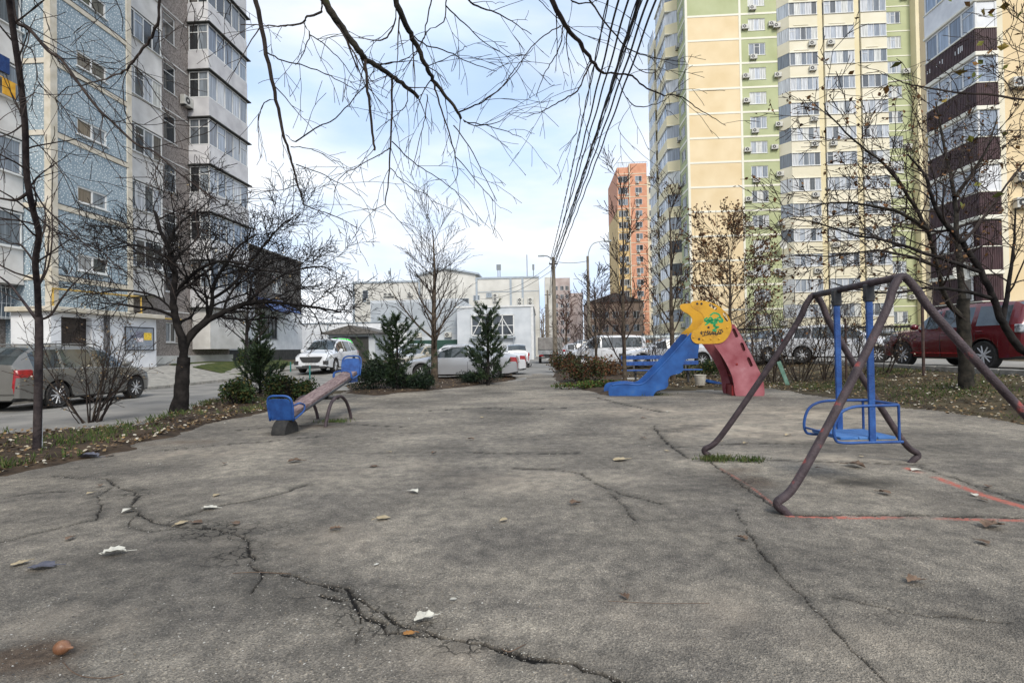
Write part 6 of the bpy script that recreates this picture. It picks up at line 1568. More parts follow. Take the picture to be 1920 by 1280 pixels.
    side([(1100,-8),(1130,35),(1150,60),(1175,90),(1210,105),(1250,112),(1285,115)], 3.2, .3, .009, .003, 8); side([(1175,90),(1195,130),(1230,135),(1245,100)], 3.3, .2, .005); side([(1185,195),(1160,240),(1190,280)], 3.6, .1, .004)
    side([(870,-8),(895,12),(930,23),(960,40),(996,66)], 3.0, .3, .009, .003, 8); side([(1060,-5),(1085,6),(1110,5),(1128,-5)], 3.0, .1, .008); side([(1010,0),(1040,30),(1085,60),(1125,75)], 3.2, .1, .004)
    limb([(302,-15),(294,45),(280,75),(262,100),(245,122),(225,138),(190,152),(150,160)], 3.3, .3, .016, .007, (-.8,.2,.6), 9)
    side([(150,160),(125,165),(108,180),(105,190),(115,215),(135,245)], 3.6, .2, .006); side([(245,125),(233,150),(232,200),(245,230),(280,280),(315,310)], 3.5, .2, .006, .003, 8); side([(252,125),(275,150),(295,180),(318,225)], 3.5, .2, .006)
    side([(190,152),(190,170),(205,195),(228,222),(255,260)], 3.5, .2, .004); side([(245,122),(228,118),(210,110),(180,105)], 3.5, .2, .003)
    for q in ((215,-5,230,60), (60,-5,95,60), (380,-5,372,40), (425,-5,430,30), (160,-8,180,40), (355,-5,362,60)): side([(q[0],q[1]), ((q[0]+q[2])/2+6, (q[1]+q[3])/2), (q[2],q[3])], 3.2, .2, .005)
    T.finish('bare_tree', 'bare tree whose leafless pruned branches hang in from the top of the picture', 'tree', root, M['bark_green'], M['twig'])
overhang()
# ---- young staked tree at the left edge ---------------------------------------------
def left_tree():
    T = Tree(5, .0035); T.thick = .02; b = ground_at(68, 853); Y = b.y
    P, r = T.path([b+Vector((0,0,-.05))]+PX([(70,800),(72,700),(73,620),(72,590)], Y), .048, .043, smooth=5)
    fine = [{}, dict(num=9, ang=.8, len=.8, wob=.2, n=7, taper=.3, rr=.35, fall=.3), dict(num=3, ang=.7, len=.3, wob=.2, n=4, taper=.5, rr=.6, fall=.2)]
    T.path(PX([(72,595),(70,540),(66,490),(73,440),(62,395),(50,330),(47,240),(38,150),(25,60),(14,-20)], Y, -1.9), .036, .025, fine, 16, .05)
    T.path(PX([(22,-10),(30,40),(55,55),(90,95),(115,112),(150,160),(185,205),(210,228),(255,270),(290,285),(330,320),(370,350),(412,380)], Y-1.6, -.4), .019, .006, fine, 18, .05)
    T.path(PX([(73,600),(95,590),(115,560),(140,530),(175,500)], Y, .4), .02, .006, fine, 6, .1); T.path(PX([(70,600),(40,560),(15,530),(-30,500)], Y, .3), .022, .007, fine, 7, .1)
    T.path(PX([(70,540),(90,500),(98,440),(97,380),(100,300)], Y, .3), .014, .004, fine, 8, .1); T.path(PX([(62,395),(85,420),(130,450),(190,470),(230,520)], Y-.8, .3), .010, .004, fine, 9, .1)
    T.path(PX([(60,350),(85,390),(130,430),(175,470),(220,480),(300,500)], Y-.9, .3), .012, .004, fine, 9, .1); T.path(PX([(48,250),(90,290),(120,330),(150,400)], Y-1.2, .3), .008, .003, fine, 8, .1)
    T.path(PX([(70,500),(40,460),(15,455),(-30,430)], Y-.3, .3), .014, .005, fine, 7, .1); T.path(PX([(55,360),(30,375),(0,372)], Y-.8, .1), .02, .012, fine, 2, .1)
    T.path(PX([(47,230),(20,250),(-20,262)], Y-1.1, .1), .010, .005, fine, 5, .1); T.path(PX([(38,82),(60,95),(70,135),(72,155),(95,180)], Y-1.5, .1), .007, .003, fine, 5, .1)
    T.finish('bare_tree', 'slim bare tree tied to a white stake at the left edge', 'tree', b, M['bark_purple'], M['twig'])
left_tree()
# ---- gnarled dark tree ------------------------------------------------------------------
def gnarled():
    T = Tree(8, .0052); T.thick = .03; b = ground_at(338, 777); Y = b.y
    T.path([b+Vector((0,0,-.1))]+PX([(340,740),(343,700),(345,670)], Y), .155, .12, smooth=5, wob=.008)
    T.path(PX([(333,738),(326,760),(322,785)], Y-.05), .05, .09)
    cfg = [{}, dict(num=12, ang=.85, len=1.25, wob=.26, n=8, taper=.3, rr=.5, fall=.25, trop=(.05,0,.3), flat=.8), dict(num=8, ang=.8, len=.55, wob=.24, n=5, taper=.35, rr=.55, fall=.2, trop=(0,0,.2)), dict(num=6, ang=.75, len=.26, wob=.2, n=3, taper=.5, rr=.6, fall=.2)]
    T.path(PX([(345,675),(342,640),(330,600),(325,560),(328,520),(322,490),(315,460),(300,430),(290,395)], Y, -.4), .085, .03, cfg, 14, .2, wob=.01)
    T.path(PX([(347,665),(355,635),(385,605),(420,585),(460,570),(500,566),(545,570),(600,578),(640,585)], Y, .8), .082, .02, cfg, 17, .25, wob=.01)
    T.path(PX([(345,660),(358,625),(385,600),(398,570),(400,540),(420,500),(450,460),(480,440)], Y+.1, 1.0), .07, .02, cfg, 14, .3, wob=.01)
    T.path(PX([(325,560),(345,530),(380,500),(430,490),(490,505),(560,515)], Y, -.6), .045, .014, cfg, 12, .1, wob=.01)
    T.path(PX([(322,490),(290,470),(250,460),(200,470)], Y-.2, .6), .035, .012, cfg, 8, .15, wob=.01)
    T.path(PX([(328,590),(300,560),(250,545),(190,548),(130,560)], Y, -.5), .03, .01, cfg, 9, .1, wob=.01)
    T.path(PX([(460,570),(500,535),(545,510),(600,500),(650,520)], Y+.4, .6), .035, .01, cfg, 10, .1, wob=.01)
    T.path(PX([(398,560),(440,530),(480,480),(520,430),(560,400)], Y+.3, .6), .035, .01, cfg, 10, .15, wob=.01)
    T.path(PX([(315,460),(335,420),(370,395),(400,370)], Y-.2, .3), .028, .008, cfg, 7, .1, wob=.01)
    T.tips = [t for t in T.tips]; T.leaves(300, .045, .02)
    T.finish('gnarled_tree', 'dark gnarled bare tree with low spreading limbs beside a teal post', 'tree', b, M['bark_dark'], M['bark_dark'], M['litter'])
gnarled()
# ---- many-stemmed shrub on the left ------------------------------------------------------
def shrub(name, label, base, H, n, seed, spread=.5, leaves=0, leafsz=.04, rmin=.004, mt='twig', lm='litter', sub=6, r=.016, group=None, sub2=3, lean=(0,0,0), cat='shrub'):
    T = Tree(seed, rmin); T.thick = .02; rr = T.rr
    cfg = [dict(wob=.10, n=8, taper=.3, trop=(lean[0],lean[1],.25)), dict(num=sub, ang=.6, len=H*.38, wob=.16, n=6, taper=.35, rr=.5, fall=.3, t0=.2), dict(num=sub2, ang=.7, len=H*.15, wob=.2, n=4, taper=.5, rr=.6, fall=.2)]
    for k in range(n):
        a = rr.uniform(0, 6.3); q = base+Vector((math.cos(a), math.sin(a), 0))*rr.uniform(0,.14*H**.5)
        d = Vector((math.cos(a)*spread*rr.uniform(.3,1.2), math.sin(a)*spread*rr.uniform(.3,1.2), 1))
        T.grow(q-Vector((0,0,.03)), d, H*rr.uniform(.65,1.1), r*rr.uniform(.6,1.3), 0, cfg)
    if leaves: T.leaves(leaves, leafsz, .03)
    return T.finish(name, label, cat, base, M['bark_brown'], M[mt], M[lm], group)
M['leaf_brown'] = ramp_island('hanging_brown_leaf', [(.10,.045,.018), (.16,.075,.03), (.07,.035,.018), (.20,.11,.05), (.12,.06,.02)])
M['leaf_red'] = ramp_island('red_green_leaf', [(.10,.03,.014), (.07,.05,.02), (.05,.065,.02), (.11,.05,.02), (.04,.04,.018), (.035,.05,.015)])
M['leaf_ever'] = ramp_island('evergreen_leaf', [(.018,.04,.010), (.03,.055,.015), (.012,.03,.009), (.05,.065,.02), (.09,.075,.02)])
M['leaf_lite'] = ramp_island('ground_cover_leaf', [(.04,.08,.015), (.07,.12,.02), (.03,.06,.012), (.12,.11,.03), (.10,.05,.02)])
shrub('bare_shrub', 'many-stemmed bare shrub with tiny dark leaves in the left bed', ground_at(168, 792), 1.75, 15, 21, .75, 420, .035, sub=6, sub2=4)
# ---- slender tree in front of the silver saloon -------------------------------------------
def slim(name, label, px, py, topy, wid, seed, r, n1=22, mats=('bark_brown','twig'), lean=0.0, rmin=.008, t0=.3, ang=.75, leaves=0, leafsz=.07, lm='leaf_brown', n2=8, wob=.05):
    b = ground_at(px, py); Y = b.y; H = (PY(px, topy, Y)-b).z; T = Tree(seed, rmin); T.thick = .03
    top = b+Vector((lean, .1, H)); P = [b+Vector((0,0,-.1)), b.lerp(top,.2)+Vector((lean*.2,0,0)), b.lerp(top,.45), b.lerp(top,.7)+Vector((.05,0,0)), top]
    cfg = [{}, dict(num=n1, ang=ang, len=wid, wob=.1, n=7, taper=.25, rr=.42, fall=.55, trop=(0,0,.75), t0=t0), dict(num=n2, ang=.5, len=wid*.42, wob=.12, n=5, taper=.35, rr=.5, fall=.4, trop=(0,0,.3)), dict(num=3, ang=.5, len=wid*.16, wob=.15, n=3, taper=.5, rr=.6, fall=.2)]
    T.path(P, r, r*.12, cfg, n1, t0, smooth=6, wob=wob*.1)
    if leaves: T.leaves(leaves, leafsz, .05)
    return T.finish(name, label, 'tree', b, M[mats[0]], M[mats[1]], M[lm])
slim('bare_tree', 'young bare tree with fine upswept branches in front of the silver saloon', 815, 716, 430, 2.7, 31, .15, 24, t0=.24, ang=1.0, rmin=.0065)
slim('bare_tree', 'bare upright tree with few leaves between the bench and the reddish shrub', 1172, 733, 330, 1.6, 32, .07, 18, t0=.12, ang=.7, rmin=.007)
slim('bare_tree', 'slim bare tree rising behind the bench, leaning right of the orange tower', 1262, 712, 370, 1.9, 33, .11, 18, t0=.25, ang=.8, rmin=.009, leaves=500)
slim('leafy_tree', 'small crown of dry brown leaves above the yellow slide panel', 1372, 700, 452, 3.1, 34, .11, 24, t0=.30, ang=1.15, rmin=.008, leaves=3800, leafsz=.10)
slim('bare_tree', 'faint bare tree among the far shrubs left of the orange tower', 1118, 690, 520, 2.2, 35, .09, 16, t0=.15, ang=.8, rmin=.014)
slim('bare_tree', 'dark bare tree on the lawn behind the low hedge, in front of the annex', 463, 694, 520, 2.2, 36, .13, 16, mats=('bark_dark','twig'), t0=.3, ang=1.0, rmin=.009)
# ---- right-hand bare trees ------------------------------------------------------------------
def right_trees():
    cfg = [{}, dict(num=12, ang=.8, len=1.35, wob=.16, n=8, taper=.3, rr=.42, fall=.3, trop=(0,0,.15)), dict(num=4, ang=.7, len=.7, wob=.18, n=5, taper=.35, rr=.55, fall=.2), dict(num=3, ang=.6, len=.3, wob=.2, n=3, taper=.5, rr=.6, fall=.2)]
    b = ground_at(1811, 727); Y = b.y; T = Tree(41, .0062); T.thick = .03
    T.path([b+Vector((0,0,-.1))]+PX([(1811,690),(1808,640),(1806,600),(1806,560)], Y), .145, .115, smooth=5, wob=.01)
    T.path(PX([(1806,570),(1800,500),(1795,440),(1790,370),(1778,310),(1765,250),(1755,190)], Y, .8), .07, .015, cfg, 18, .15, wob=.012)
    T.path(PX([(1806,600),(1775,560),(1757,500),(1738,430),(1705,370),(1660,310),(1600,262),(1545,205)], Y, -1.5), .058, .010, cfg, 20, .15, wob=.012)
    T.path(PX([(1738,430),(1690,400),(1630,385),(1560,380),(1500,395)], Y-.7, -.6), .04, .01, cfg, 11, .1, wob=.01)
    T.path(PX([(1790,370),(1820,330),(1850,280),(1870,220)], Y+.3, .5), .05, .012, cfg, 10, .1, wob=.01); T.path(PX([(1757,500),(1700,480),(1640,470),(1560,480),(1490,478)], Y-.4, -.8), .035, .008, cfg, 11, .1, wob=.01)
    T.leaves(700, .08, .05)
    T.finish('bare_tree', 'forked bare tree on the bank in front of the red off-roader', 'tree', b, M['bark_green'], M['twig'], M['leaf_brown'])
    b = Vector((9.6, 9.3, terrain(*uv(Vector((9.6,9.3,0)))))); T = Tree(42, .0045); T.thick = .03; Y = 9.3
    T.path([b+Vector((0,0,-.1)), b+Vector((-.2,0,.45))]+PX([(1915,655),(1880,605),(1862,560),(1840,510),(1805,455)], Y), .072, .042, smooth=5, wob=.01)
    T.path(PX([(1805,455),(1775,420),(1750,380),(1735,330),(1700,290)], Y, .4), .055, .012, cfg, 14, .1, wob=.01); T.path(PX([(1862,560),(1800,545),(1740,540),(1680,548),(1620,545),(1560,530)], Y, -.6), .035, .008, cfg, 13, .1, wob=.01)
    T.path(PX([(1840,510),(1780,490),(1720,470),(1660,450),(1600,440),(1540,420),(1480,410)], Y, -.7), .035, .007, cfg, 13, .1, wob=.01); T.path(PX([(1880,605),(1890,540),(1900,470),(1905,390)], Y, .3), .045, .012, cfg, 10, .1, wob=.01)
    T.path(PX([(1805,455),(1850,400),(1900,330),(1960,260)], Y, .3), .03, .008, cfg, 9, .1, wob=.01)
    T.leaves(300, .07, .04)
    T.finish('bare_tree', 'dark leaning bare tree reaching in from the right edge above the swing', 'tree', b, M['bark_dark'], M['twig'], M['leaf_brown'])
    # tree with a few yellow-green leaves close by on the right
    b = Vector((6.4, 2.6, .0)); T = Tree(43, .0028); T.thick = .02; Y = 5.2
    fine = [{}, dict(num=7, ang=.7, len=.6, wob=.2, n=6, taper=.35, rr=.4, fall=.3), dict(num=3, ang=.6, len=.22, wob=.2, n=4, taper=.5, rr=.6, fall=.2)]
    top = b+Vector((-.2,1.2,3.4)); T.path([b, b+Vector((0,.4,1.7)), top], .11, .06)
    for k, (pts, r) in enumerate((([(1990,190),(1930,188),(1860,178),(1800,175),(1740,165),(1700,157),(1678,148)], .013), ([(1960,60),(1925,45),(1895,25),(1875,-5)], .007), ([(1960,110),(1925,100),(1900,90),(1880,60)], .006), ([(1990,250),(1920,245),(1880,248),(1840,270),(1800,285)], .007), ([(1990,130),(1920,140),(1880,130),(1850,120)], .005), ([(1990,330),(1925,315),(1870,330),(1820,335)], .006))):
        P = PX(pts, Y, -.3); T.path([top, P[0]], .03, r, smooth=1); T.path(P, r, r*.35, fine, 8, .1, wob=.004)
    T.leaves(46, .085, .03)
    T.finish('leafy_tree', 'near tree holding a few yellow-green leaves in the upper right corner', 'tree', b, M['bark_green'], M['twig'], ramp_island('last_green_leaf', [(.20,.20,.04), (.30,.22,.05), (.14,.16,.04), (.25,.13,.04)]))
right_trees()
# ---- conifers ----------------------------------------------------------------------------------
M['needle'] = ramp_island('conifer_needles', [(.014,.030,.011), (.024,.045,.016), (.009,.020,.008), (.042,.062,.022)], rough=.6)
M['needle_dark'] = ramp_island('dark_juniper_needles', [(.008,.018,.009), (.012,.028,.012), (.005,.013,.007), (.02,.035,.014)], rough=.6)
def conifer(name, label, base, H, Rd, seed, dens=1.0, mt='needle', gap=.12, open_=.5, cat='conifer'):
    T = Tree(seed, .004); T.thick = .02; rr = T.rr
    T.put([base+Vector((0,0,-.05)), base+Vector((.02,0,H*.5)), base+Vector((0,0,H))], [H*.02+.01, H*.013+.006, .005], 0)
    z = H*.08; L_ = T.l
    while z < H*.97:
        f = z/H; rad = Rd*(1-f)**.55*rr.uniform(.45,1.1)+.05
        for k in range(5):
            a = rr.uniform(0, 6.3); l = rad*rr.uniform(.55,1.15); p0 = base+Vector((0,0,z)); d = Vector((math.cos(a), math.sin(a), rr.uniform(.15,1.0)))
            pts = [p0, p0+d*l*.5+Vector((0,0,-.03)), p0+d*l+Vector((0,0,l*.18))]; T.put(pts, [.01,.007,.004], 1)
            n = int(l*62*dens)+5
            for i in range(n):
                t = rr.uniform(.18, 1.0); q = pts[0].lerp(pts[1], t*2) if t < .5 else pts[1].lerp(pts[2], t*2-1)
                side = Vector((-math.sin(a), math.cos(a), 0))*rr.uniform(-1,1)*l*.30*(1.1-t); q = q+side+Vector((0,0,rr.uniform(-.03,.04)))
                for s_ in range(3):
                    nd = (d+rv(rr)*.9+Vector((0,0,.25))).normalized()*rr.uniform(.07,.14)*(H/2.2)**.4; w_ = nd.orthogonal().normalized()*.010*(H/2.0)**.6
                    L_.add([q-w_, q+w_, q+nd+w_*.3, q+nd-w_*.3], [(0,1,2,3)])
        z += gap*rr.uniform(.7,1.3)*(H/2.2)
    t = thing(name, label, cat, base)
    obj('trunk', T.w, M['bark_dark'], t, world=True); 
    if T.t.v: obj('branches', T.t, M['bark_dark'], t, world=True)
    obj('needles', T.l, M[mt], t, world=True); return t
conifer('young_pine', 'young pine in front of the rear of the silver saloon', ground_at(915, 722), 2.75, 1.25, 51, .8, gap=.15)
conifer('young_pine', 'young pine with an open top left of the slim bare tree', ground_at(738, 735)+Vector((0,.5,0)), 2.3, 1.15, 52, .85, gap=.14)
conifer('young_pine', 'small drooping pine beside the low hedge on the left', ground_at(478, 745)+Vector((0,.3,0)), 1.45, .75, 53, .8)
def bush(name, label, c, rx, ry, H, n, sz, mt, seed, cat='bush', stems=14, lm=None, group=None, narrow=.36):
    rr = random.Random(seed); m = MB(); s_ = MB()
    lobes = [(rr.uniform(-.65,.65)*rx, rr.uniform(-.5,.5)*ry, rr.uniform(.35,.75)*H, rr.uniform(.3,.5)) for _ in range(9)]
    for k in range(n):
        lx, ly, lz, lr = rr.choice(lobes); v = rv(rr)*(rr.random()**.4)
        x, y, z = lx+v.x*lr*rx, ly+v.y*lr*ry*1.3, lz+v.z*lr*H
        if z < .02: z = rr.uniform(.02,.2*H)
        p = Vector((x, y, z)); s1 = sz*rr.uniform(.6,1.3); a = (rv(rr)+Vector((0,0,.3))).normalized(); b = a.orthogonal().normalized(); b = (b*math.cos(k)+a.cross(b)*math.sin(k))*s1*narrow; a = a*s1
        m.add([p, p+a*.5+b, p+a, p+a*.5-b], [(0,1,2,3)])
    for k in range(stems):
        a = rr.uniform(0,6.3); e = Vector((math.cos(a)*rx*rr.uniform(.2,.85), math.sin(a)*ry*rr.uniform(.2,.85), H*rr.uniform(.6,1.05))); st = Vector((e.x*.35, e.y*.35, 0))
        qtube(s_, [st, st.lerp(e,.5)+rv(rr)*.06, e], [.010,.007,.004], 4)
    t = thing(name, label, cat, c, 0, group)
    obj('foliage', m, M[mt], t); obj('stems', s_, M['bark_dark'], t); return t
g_ = lambda x, y, dy=0.0: ground_at(x, y)+Vector((0, dy, 0))
bush('juniper', 'dark spreading juniper at the foot of the seesaw backrest', g_(695,736,.6), .95, .7, .95, 5600, .10, 'needle_dark', 61, 'juniper', narrow=.12)
bush('juniper', 'low dark juniper mound in front of the silver saloon hood', g_(765,733,.3), .85, .5, .52, 4600, .10, 'needle_dark', 62, 'juniper', narrow=.12)
bush('juniper', 'dark green juniper under the young pine beside the path', g_(905,722,.5), .95, .5, .45, 2600, .09, 'needle_dark', 64, 'juniper', narrow=.12)
bush('hedge', 'low hedge with yellowing leaves and pale bare stems behind the seesaw', g_(535,757,.3), .75, .35, .62, 2600, .07, 'leaf_ever', 63, 'hedge', stems=80)
bush('hedge', 'small dark evergreen bush right of the gnarled tree', g_(435,765,.3), .55, .35, .6, 1800, .07, 'leaf_ever', 65, 'hedge', stems=30)
bush('shrub', 'reddish-brown low shrub at the right edge of the path, nearest the utility pole', g_(1062,700,1.0), .9, .8, 1.0, 2200, .09, 'leaf_red', 66, 'shrub', stems=30)
bush('shrub', 'dark green and brown shrub left of the blue bench', g_(1105,722,1.2), .9, .7, .85, 2000, .08, 'leaf_red', 67, 'shrub', stems=30)
bush('ground_ivy', 'bright green ground cover at the end of the slide chute', g_(1105,731,.4), 1.3, .5, .22, 2200, .07, 'leaf_lite', 68, 'ivy', stems=6)
bush('shrub', 'brown shrub behind the blue bench backrest', g_(1150,712,2.0), 1.2, .7, .8, 1500, .09, 'leaf_brown', 69, 'shrub', stems=30)
bush('shrub', 'green-brown shrub between bench and pink slide ladder', g_(1330,712,1.4), 1.1, .6, .7, 1500, .08, 'leaf_ever', 70, 'shrub', stems=30)
i = 0
for (px, py, H, n, sp, lv, lb) in ((1450,718,2.3,9,.45,200,'tall bare shrub just right of the pink slide ladder'), (1500,716,2.6,10,.5,260,'bare shrub with dry leaves in front of the white hatchback'), (1545,712,2.2,9,.5,160,'bare shrub behind the farther blue swing hanger'), (1610,708,1.9,7,.5,120,'sparse shrub between the swing hangers and the red off-roader'), (1085,700,2.6,9,.4,160,'tangled bare shrub left of the upright tree by the path'), (1225,705,2.4,8,.45,120,'bare shrub behind the blue chute of the slide'), (1420,705,3.0,9,.4,500,'tall shrub with brown leaves beside the thin dark post'), (1655,700,1.4,6,.6,60,'low bare twiggy shrub by the front wheel of the red off-roader')):
    shrub('bare_shrub', lb, ground_at(px, py), H, n, 80+i, sp, lv, .06, .006, sub=6, sub2=4, r=.018); i += 1
# dark undergrowth behind the gnarled tree, near the block wall
bush('shrub', 'dark evergreen bush on the lawn in front of the annex', UV(-16.5, 29.5, terrain(-16.5,29.5)), 1.1, .9, 1.3, 2200, .12, 'leaf_ever', 75, 'shrub')
conifer('young_pine', 'pine standing on the lawn before the annex wall', UV(-17.2, 31.5, terrain(-17.2,31.5)), 3.4, 1.0, 54, .7)
# small tree glowing green (lit artificial foliage) beyond the crossover
p = PY(637, 640, 41); p.z = terrain(*uv(p)); m = MB(); rr = random.Random(9)
for k in range(1400):
    v = rv(rr); q = Vector((v.x*.85, v.y*.85, 1.62+v.z*.36)); a = rv(rr)*.12; b = a.orthogonal().normalized()*.05; m.add([q, q+a*.5+b, q+a, q+a*.5-b], [(0,1,2,3)])
lt = thing('lit_tree', 'small artificial tree glowing bright green behind the white crossover', 'lit tree', p)
lm = mat('green_led_leaf', (.05,.5,.06), rough=.6); lm.node_tree.nodes['Principled BSDF'].inputs['Emission Color'].default_value = (.08,1,.12,1); lm.node_tree.nodes['Principled BSDF'].inputs['Emission Strength'].default_value = .25
obj('foliage', m, lm, lt); m = MB(); m.tube([(0,0,0),(0,0,1.7)], .05, 6); obj('trunk', m, M['bark_dark'], lt)
# trees of the background street
k = 0
for (u, v, H, lb) in ((2.6,62,6.5,'bare street tree beyond the utility poles, nearest the path'), (7.5,70,8,'bare street tree in front of the reddish low block'), (12,80,8,'bare street tree left of the green-yellow tower base'), (-.2,95,7,'dark bare tree far down beyond the path end')):
    T = Tree(90+k, .022); T.thick = .05; b = UV(u, v, terrain(u,v))
    cfg = [dict(wob=.06, n=6, taper=.2, trop=(0,0,.3)), dict(num=14, ang=.8, len=H*.42, wob=.15, n=5, taper=.3, rr=.4, fall=.5, t0=.2, trop=(0,0,.3)), dict(num=7, ang=.7, len=H*.2, wob=.2, n=4, taper=.4, rr=.5), dict(num=3, ang=.6, len=H*.09, wob=.2, n=2, taper=.5, rr=.6)]
    T.grow(b, Vector((0,0,1)), H, .16, 0, cfg); T.finish('bare_tree', lb, 'tree', b, M['bark_brown'], M['twig_red']); k += 1

# ---- utility poles, street lamp and cables ---------------------------------------------------
M['pole'] = mat('weathered_concrete_pole', (.13,.11,.085), (.26,.22,.17), scale=4, rough=.9, bump=.3, bscale=20, stretch=(3,3,.5))
def pole(label, base, H, lean=(0,0), lamp=None, r=(.15,.09)):
    t = thing('utility_pole', label, 'utility pole', base); lx, ly = lean
    m = MB(); m.tube([(0,0,-.1),(lx*.5,ly*.5,H*.5),(lx,ly,H)], [r[0],(r[0]+r[1])/2,r[1]], 10); obj('shaft', m, M['pole'], t, smooth=True, sharp=40)
    if lamp == 'arm':
        m = MB(); m.tube([(lx,ly,H-.15),(lx-.35,ly-.1,H+.05),(lx-.6,ly-.15,H+.08)], .03, 6); o = obj('lamp_arm', m, M['dark'], t)
        m = MB(); m.bbox(lx-.95, lx-.55, ly-.22, ly-.06, H+.03, H+.12, .02); obj('lamp_head', m, M['zinc'], t)
    if lamp == 'curve':
        m = MB(); m.tube(curve([(lx,ly,H-.3),(lx+.1,ly,H+.35),(lx+.4,ly,H+.8),(lx+1.1,ly,H+.95)], 5), .03, 6); o = obj('lamp_arm', m, M['zinc'], t)
        m = MB(); m.bbox(lx+1.05, lx+1.5, ly-.1, ly+.1, H+.88, H+.98, .02); obj('lamp_head', m, M['zinc'], t)
    for z in ((H-.45,) if lamp != 'curve' else ()):
        m = MB(); m.box(lx-.27, lx+.27, ly-.05, ly+.05, z, z+.07); 
        c = obj('crossarm', m, M['dark'], t)
        for x in (-.23, -.08, .08, .23):
            m = MB(); m.m = Matrix.Translation((lx+x, ly, z+.07)); m.lathe([(.03,0),(.045,.02),(.03,.05),(.04,.08),(.001,.11)], 8); obj('insulator', m, M['white'], c)
    return t
PB = UV(.75, 33.2, 0); PT_ = PB+Vector((-.02,0,6.8))
pole('tall concrete utility pole with small lamp arm carrying the cables at the path end', PB, 6.85, (-.02,0), 'arm', (.16,.10))
PC = Vector((4.85, 33.5, .05)); pole('utility pole with curved lamp arm, second from the path', PC, 6.9, (0,0), 'curve', (.11,.08))
for i, (u, v) in enumerate(((.65,50),(.75,66),(.55,84),(.35,104))): pole(['farther utility pole just left of the tall pole','third pole down the row behind the tarpaulin truck','fourth pole down the far row','last small pole at the end of the far row'][i], UV(u-.25*(i+1)*.6, v, 0), 6.6, (0,0), None, (.13,.08))
M['cable'] = mat('black_cable', (.010,.011,.016), rough=.6)
M['cable_b'] = mat('blue_black_cable', (.010,.014,.035), rough=.5)
# support pole behind the camera
pb2 = Vector((2.3, -9.0, 0)); pole('utility pole behind the viewpoint holding the near end of the cables', pb2, 6.9, (0,0), None)
ends = [(1140,-.40,.0),(1160,-.30,.012),(1178,-.22,.0),(1195,-.10,.02),(1198,-.06,.008),(1203,.02,.01),(1215,.12,0),(1230,.22,.015)]
names = ['first','second','third','fourth','fifth','sixth','seventh','eighth']
def sag(a, b, s, n=60, tw=0, ph=0, tr=0.0, full=0):
    out = []
    for i in range(n+1):
        t = i/n; p = a.lerp(b, t); p.z -= 4*s*t*(1-t)
        if tw: p = p+Vector((math.cos(tw*t+ph)*tr, 0, math.sin(tw*t+ph)*tr))
        out.append(p)
    return out
for i, (px, off, extra) in enumerate(ends):
    a = PT_+Vector((off*.5, 0, -.15-.5*(i % 2)))
    z = 6.0+.18*(i % 3)
    d = ray(px, 0); t = (z-CH)/d.z; mid = CAM+d*t           # where the cable crosses the top of the frame
    bdir = mid-a; b = a+bdir*((a.y+9)/(a.y-mid.y)); b.z = 6.4+.12*(i % 3)
    # pass through mid: choose the sag so that height there matches
    tt = (a.y-mid.y)/(a.y-b.y); zl_ = a.z+(b.z-a.z)*tt; s = (zl_-mid.z)/(4*tt*(1-tt))
    x_at = a.x+(b.x-a.x)*tt
    m = MB(); 
    if i in (3, 5, 0):
        for ph in (0, PI): m.tube(sag(a, b, s, 260, 150, ph, .014), .010, 5)
    else: m.tube(sag(a, b, s, 260, 130, i, .008), .016 if i != 4 else .022, 6)
    tag(obj('overhead_cable', m, M['cable_b'] if i in (4,7,6) else M['cable'], smooth=True), 'dark overhead cable, %s from the left where the bundle leaves the top edge' % names[i], 'cable', 'overhead cables')
for i, (q, lb) in enumerate((((920,545), 'thin wire running left from the tall pole to the works building'), ((900,560), 'thin lower wire sloping from the tall pole to the works building'))):
    a = PT_+Vector((0,0,-.3-.4*i)); b = PY(q[0], q[1], 57.5)
    m = MB(); m.tube(sag(a, b, .6, 24), .015, 4); tag(obj('wire', m, M['cable'], smooth=True), lb, 'wire')
a = PT_+Vector((0,0,-.2)); b = PC+Vector((0,0,6.6)); m = MB(); m.tube(sag(a, b, .12, 12), .015, 4); tag(obj('wire', m, M['cable']), 'short wire linking the tall pole and the pole with curved lamp arm', 'wire')
for i in range(3):
    a = PT_+Vector((-.1+.1*i,0,-.3-.2*i)); b = UV(.6, 50, 6.2-.2*i); m = MB(); m.tube(sag(a, b, .5, 16), .018, 4); tag(obj('wire', m, M['cable']), ['upper','middle','lower'][i]+' wire running from the tall pole to the farther pole behind it', 'wire')
# ================================================================ camera, sky, sun
cam = bpy.data.cameras.new('camera'); co = bpy.data.objects.new('camera', cam); COL.objects.link(co)
cam.sensor_width = 36; cam.lens = CF/1920*36; cam.clip_start = .05; cam.clip_end = 3000
rot = Matrix((RT, UP, -_f)).transposed()
co.matrix_world = Matrix.Translation(CAM) @ rot.to_4x4()
sc = bpy.context.scene; sc.camera = co
sc.render.resolution_x = 1024; sc.render.resolution_y = 682
w = bpy.data.worlds.new('World'); sc.world = w; w.use_nodes = True
nt = w.node_tree; N = nt.nodes; L = nt.links; bg = N['Background']
SUN_EL, SUN_AZ = math.radians(42), math.radians(166)     # azimuth clockwise from +Y
sky = N.new('ShaderNodeTexSky'); sky.sky_type = 'NISHITA'; sky.sun_disc = False
sky.sun_elevation = SUN_EL; sky.sun_rotation = SUN_AZ; sky.air_density = 1.0; sky.dust_density = 1.5
tc = N.new('ShaderNodeTexCoord')
mp = N.new('ShaderNodeMapping'); mp.inputs['Scale'].default_value = (1.0, 1.0, 3.2); L.new(tc.outputs['Generated'], mp.inputs[0])
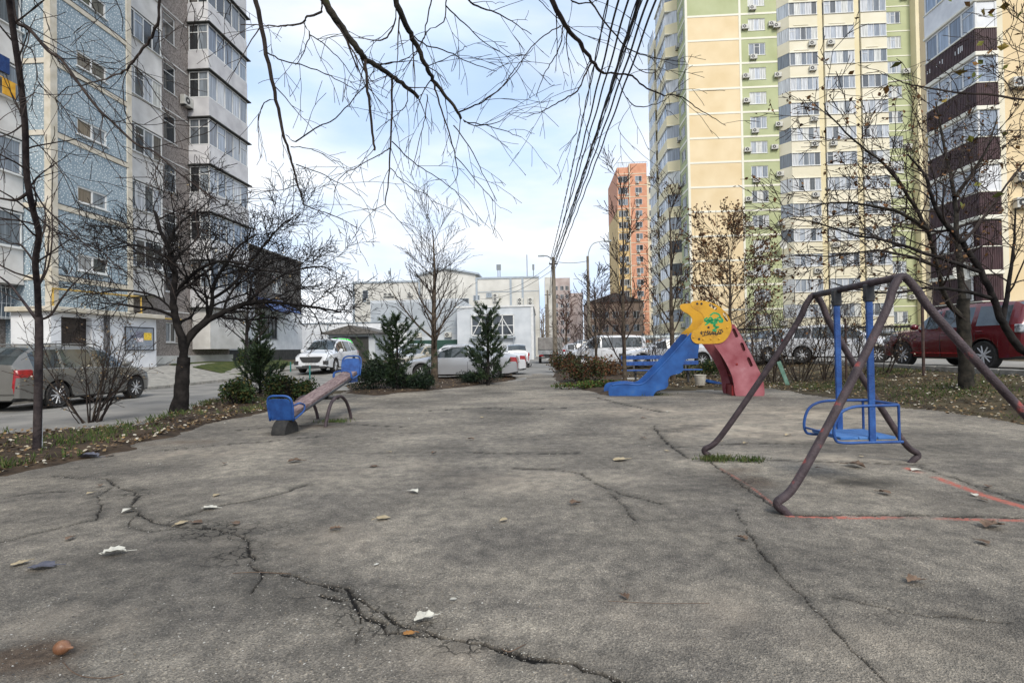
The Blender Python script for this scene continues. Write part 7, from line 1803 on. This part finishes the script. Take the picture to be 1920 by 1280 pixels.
nz = N.new('ShaderNodeTexNoise'); nz.inputs['Scale'].default_value = 1.7; nz.inputs['Detail'].default_value = 8; nz.inputs['Roughness'].default_value = .52; nz.inputs['Distortion'].default_value = .35
L.new(mp.outputs[0], nz.inputs[0])
rp = N.new('ShaderNodeValToRGB'); rp.color_ramp.elements[0].position = .34; rp.color_ramp.elements[1].position = .62
rp.color_ramp.elements[0].color = (.50,.50,.50,1); rp.color_ramp.elements[1].color = (.97,.97,.97,1); L.new(nz.outputs['Fac'], rp.inputs[0])
# veil of thin cloud, whiter towards the horizon
sx = N.new('ShaderNodeSeparateXYZ'); L.new(tc.outputs['Generated'], sx.inputs[0])
mr = N.new('ShaderNodeMapRange'); mr.inputs[1].default_value = .0; mr.inputs[2].default_value = .45; mr.inputs[3].default_value = .55; mr.inputs[4].default_value = 0
L.new(sx.outputs['Z'], mr.inputs[0])
ad = N.new('ShaderNodeMath'); ad.operation = 'ADD'; ad.use_clamp = True; L.new(rp.outputs[0], ad.inputs[0]); L.new(mr.outputs[0], ad.inputs[1])
cc = N.new('ShaderNodeValToRGB'); cc.color_ramp.elements[0].position = .36; cc.color_ramp.elements[1].position = .62
CLOUD = 4.9
cc.color_ramp.elements[0].color = (.60,.76,1.0,1); cc.color_ramp.elements[1].color = (.93,.96,1,1)
n3 = N.new('ShaderNodeTexNoise'); n3.inputs['Scale'].default_value = 2.6; n3.inputs['Detail'].default_value = 5; L.new(mp.outputs[0], n3.inputs[0]); L.new(n3.outputs['Fac'], cc.inputs[0])
sc_ = N.new('ShaderNodeVectorMath'); sc_.operation = 'SCALE'; sc_.inputs['Scale'].default_value = CLOUD; L.new(cc.outputs[0], sc_.inputs[0])
mx = N.new('ShaderNodeMix'); mx.data_type = 'RGBA'; L.new(ad.outputs[0], mx.inputs[0]); L.new(sky.outputs[0], mx.inputs[6]); L.new(sc_.outputs[0], mx.inputs[7])
L.new(mx.outputs[2], bg.inputs[0]); bg.inputs[1].default_value = .13
sl = bpy.data.lights.new('sun', 'SUN'); sl.energy = 1.5; sl.angle = math.radians(20); sl.color = (1, .95, .86)
so = bpy.data.objects.new('sun', sl); COL.objects.link(so)
d = Vector((math.sin(SUN_AZ)*math.cos(SUN_EL), math.cos(SUN_AZ)*math.cos(SUN_EL), math.sin(SUN_EL)))
so.rotation_euler = d.to_track_quat('Z', 'Y').to_euler(); so.location = (-30, -20, 60)
vs_ = sc.view_settings; vs_.view_transform = 'Standard'; vs_.look = 'None'; vs_.gamma = 1; vs_.exposure = .92; vs_.use_curve_mapping = False
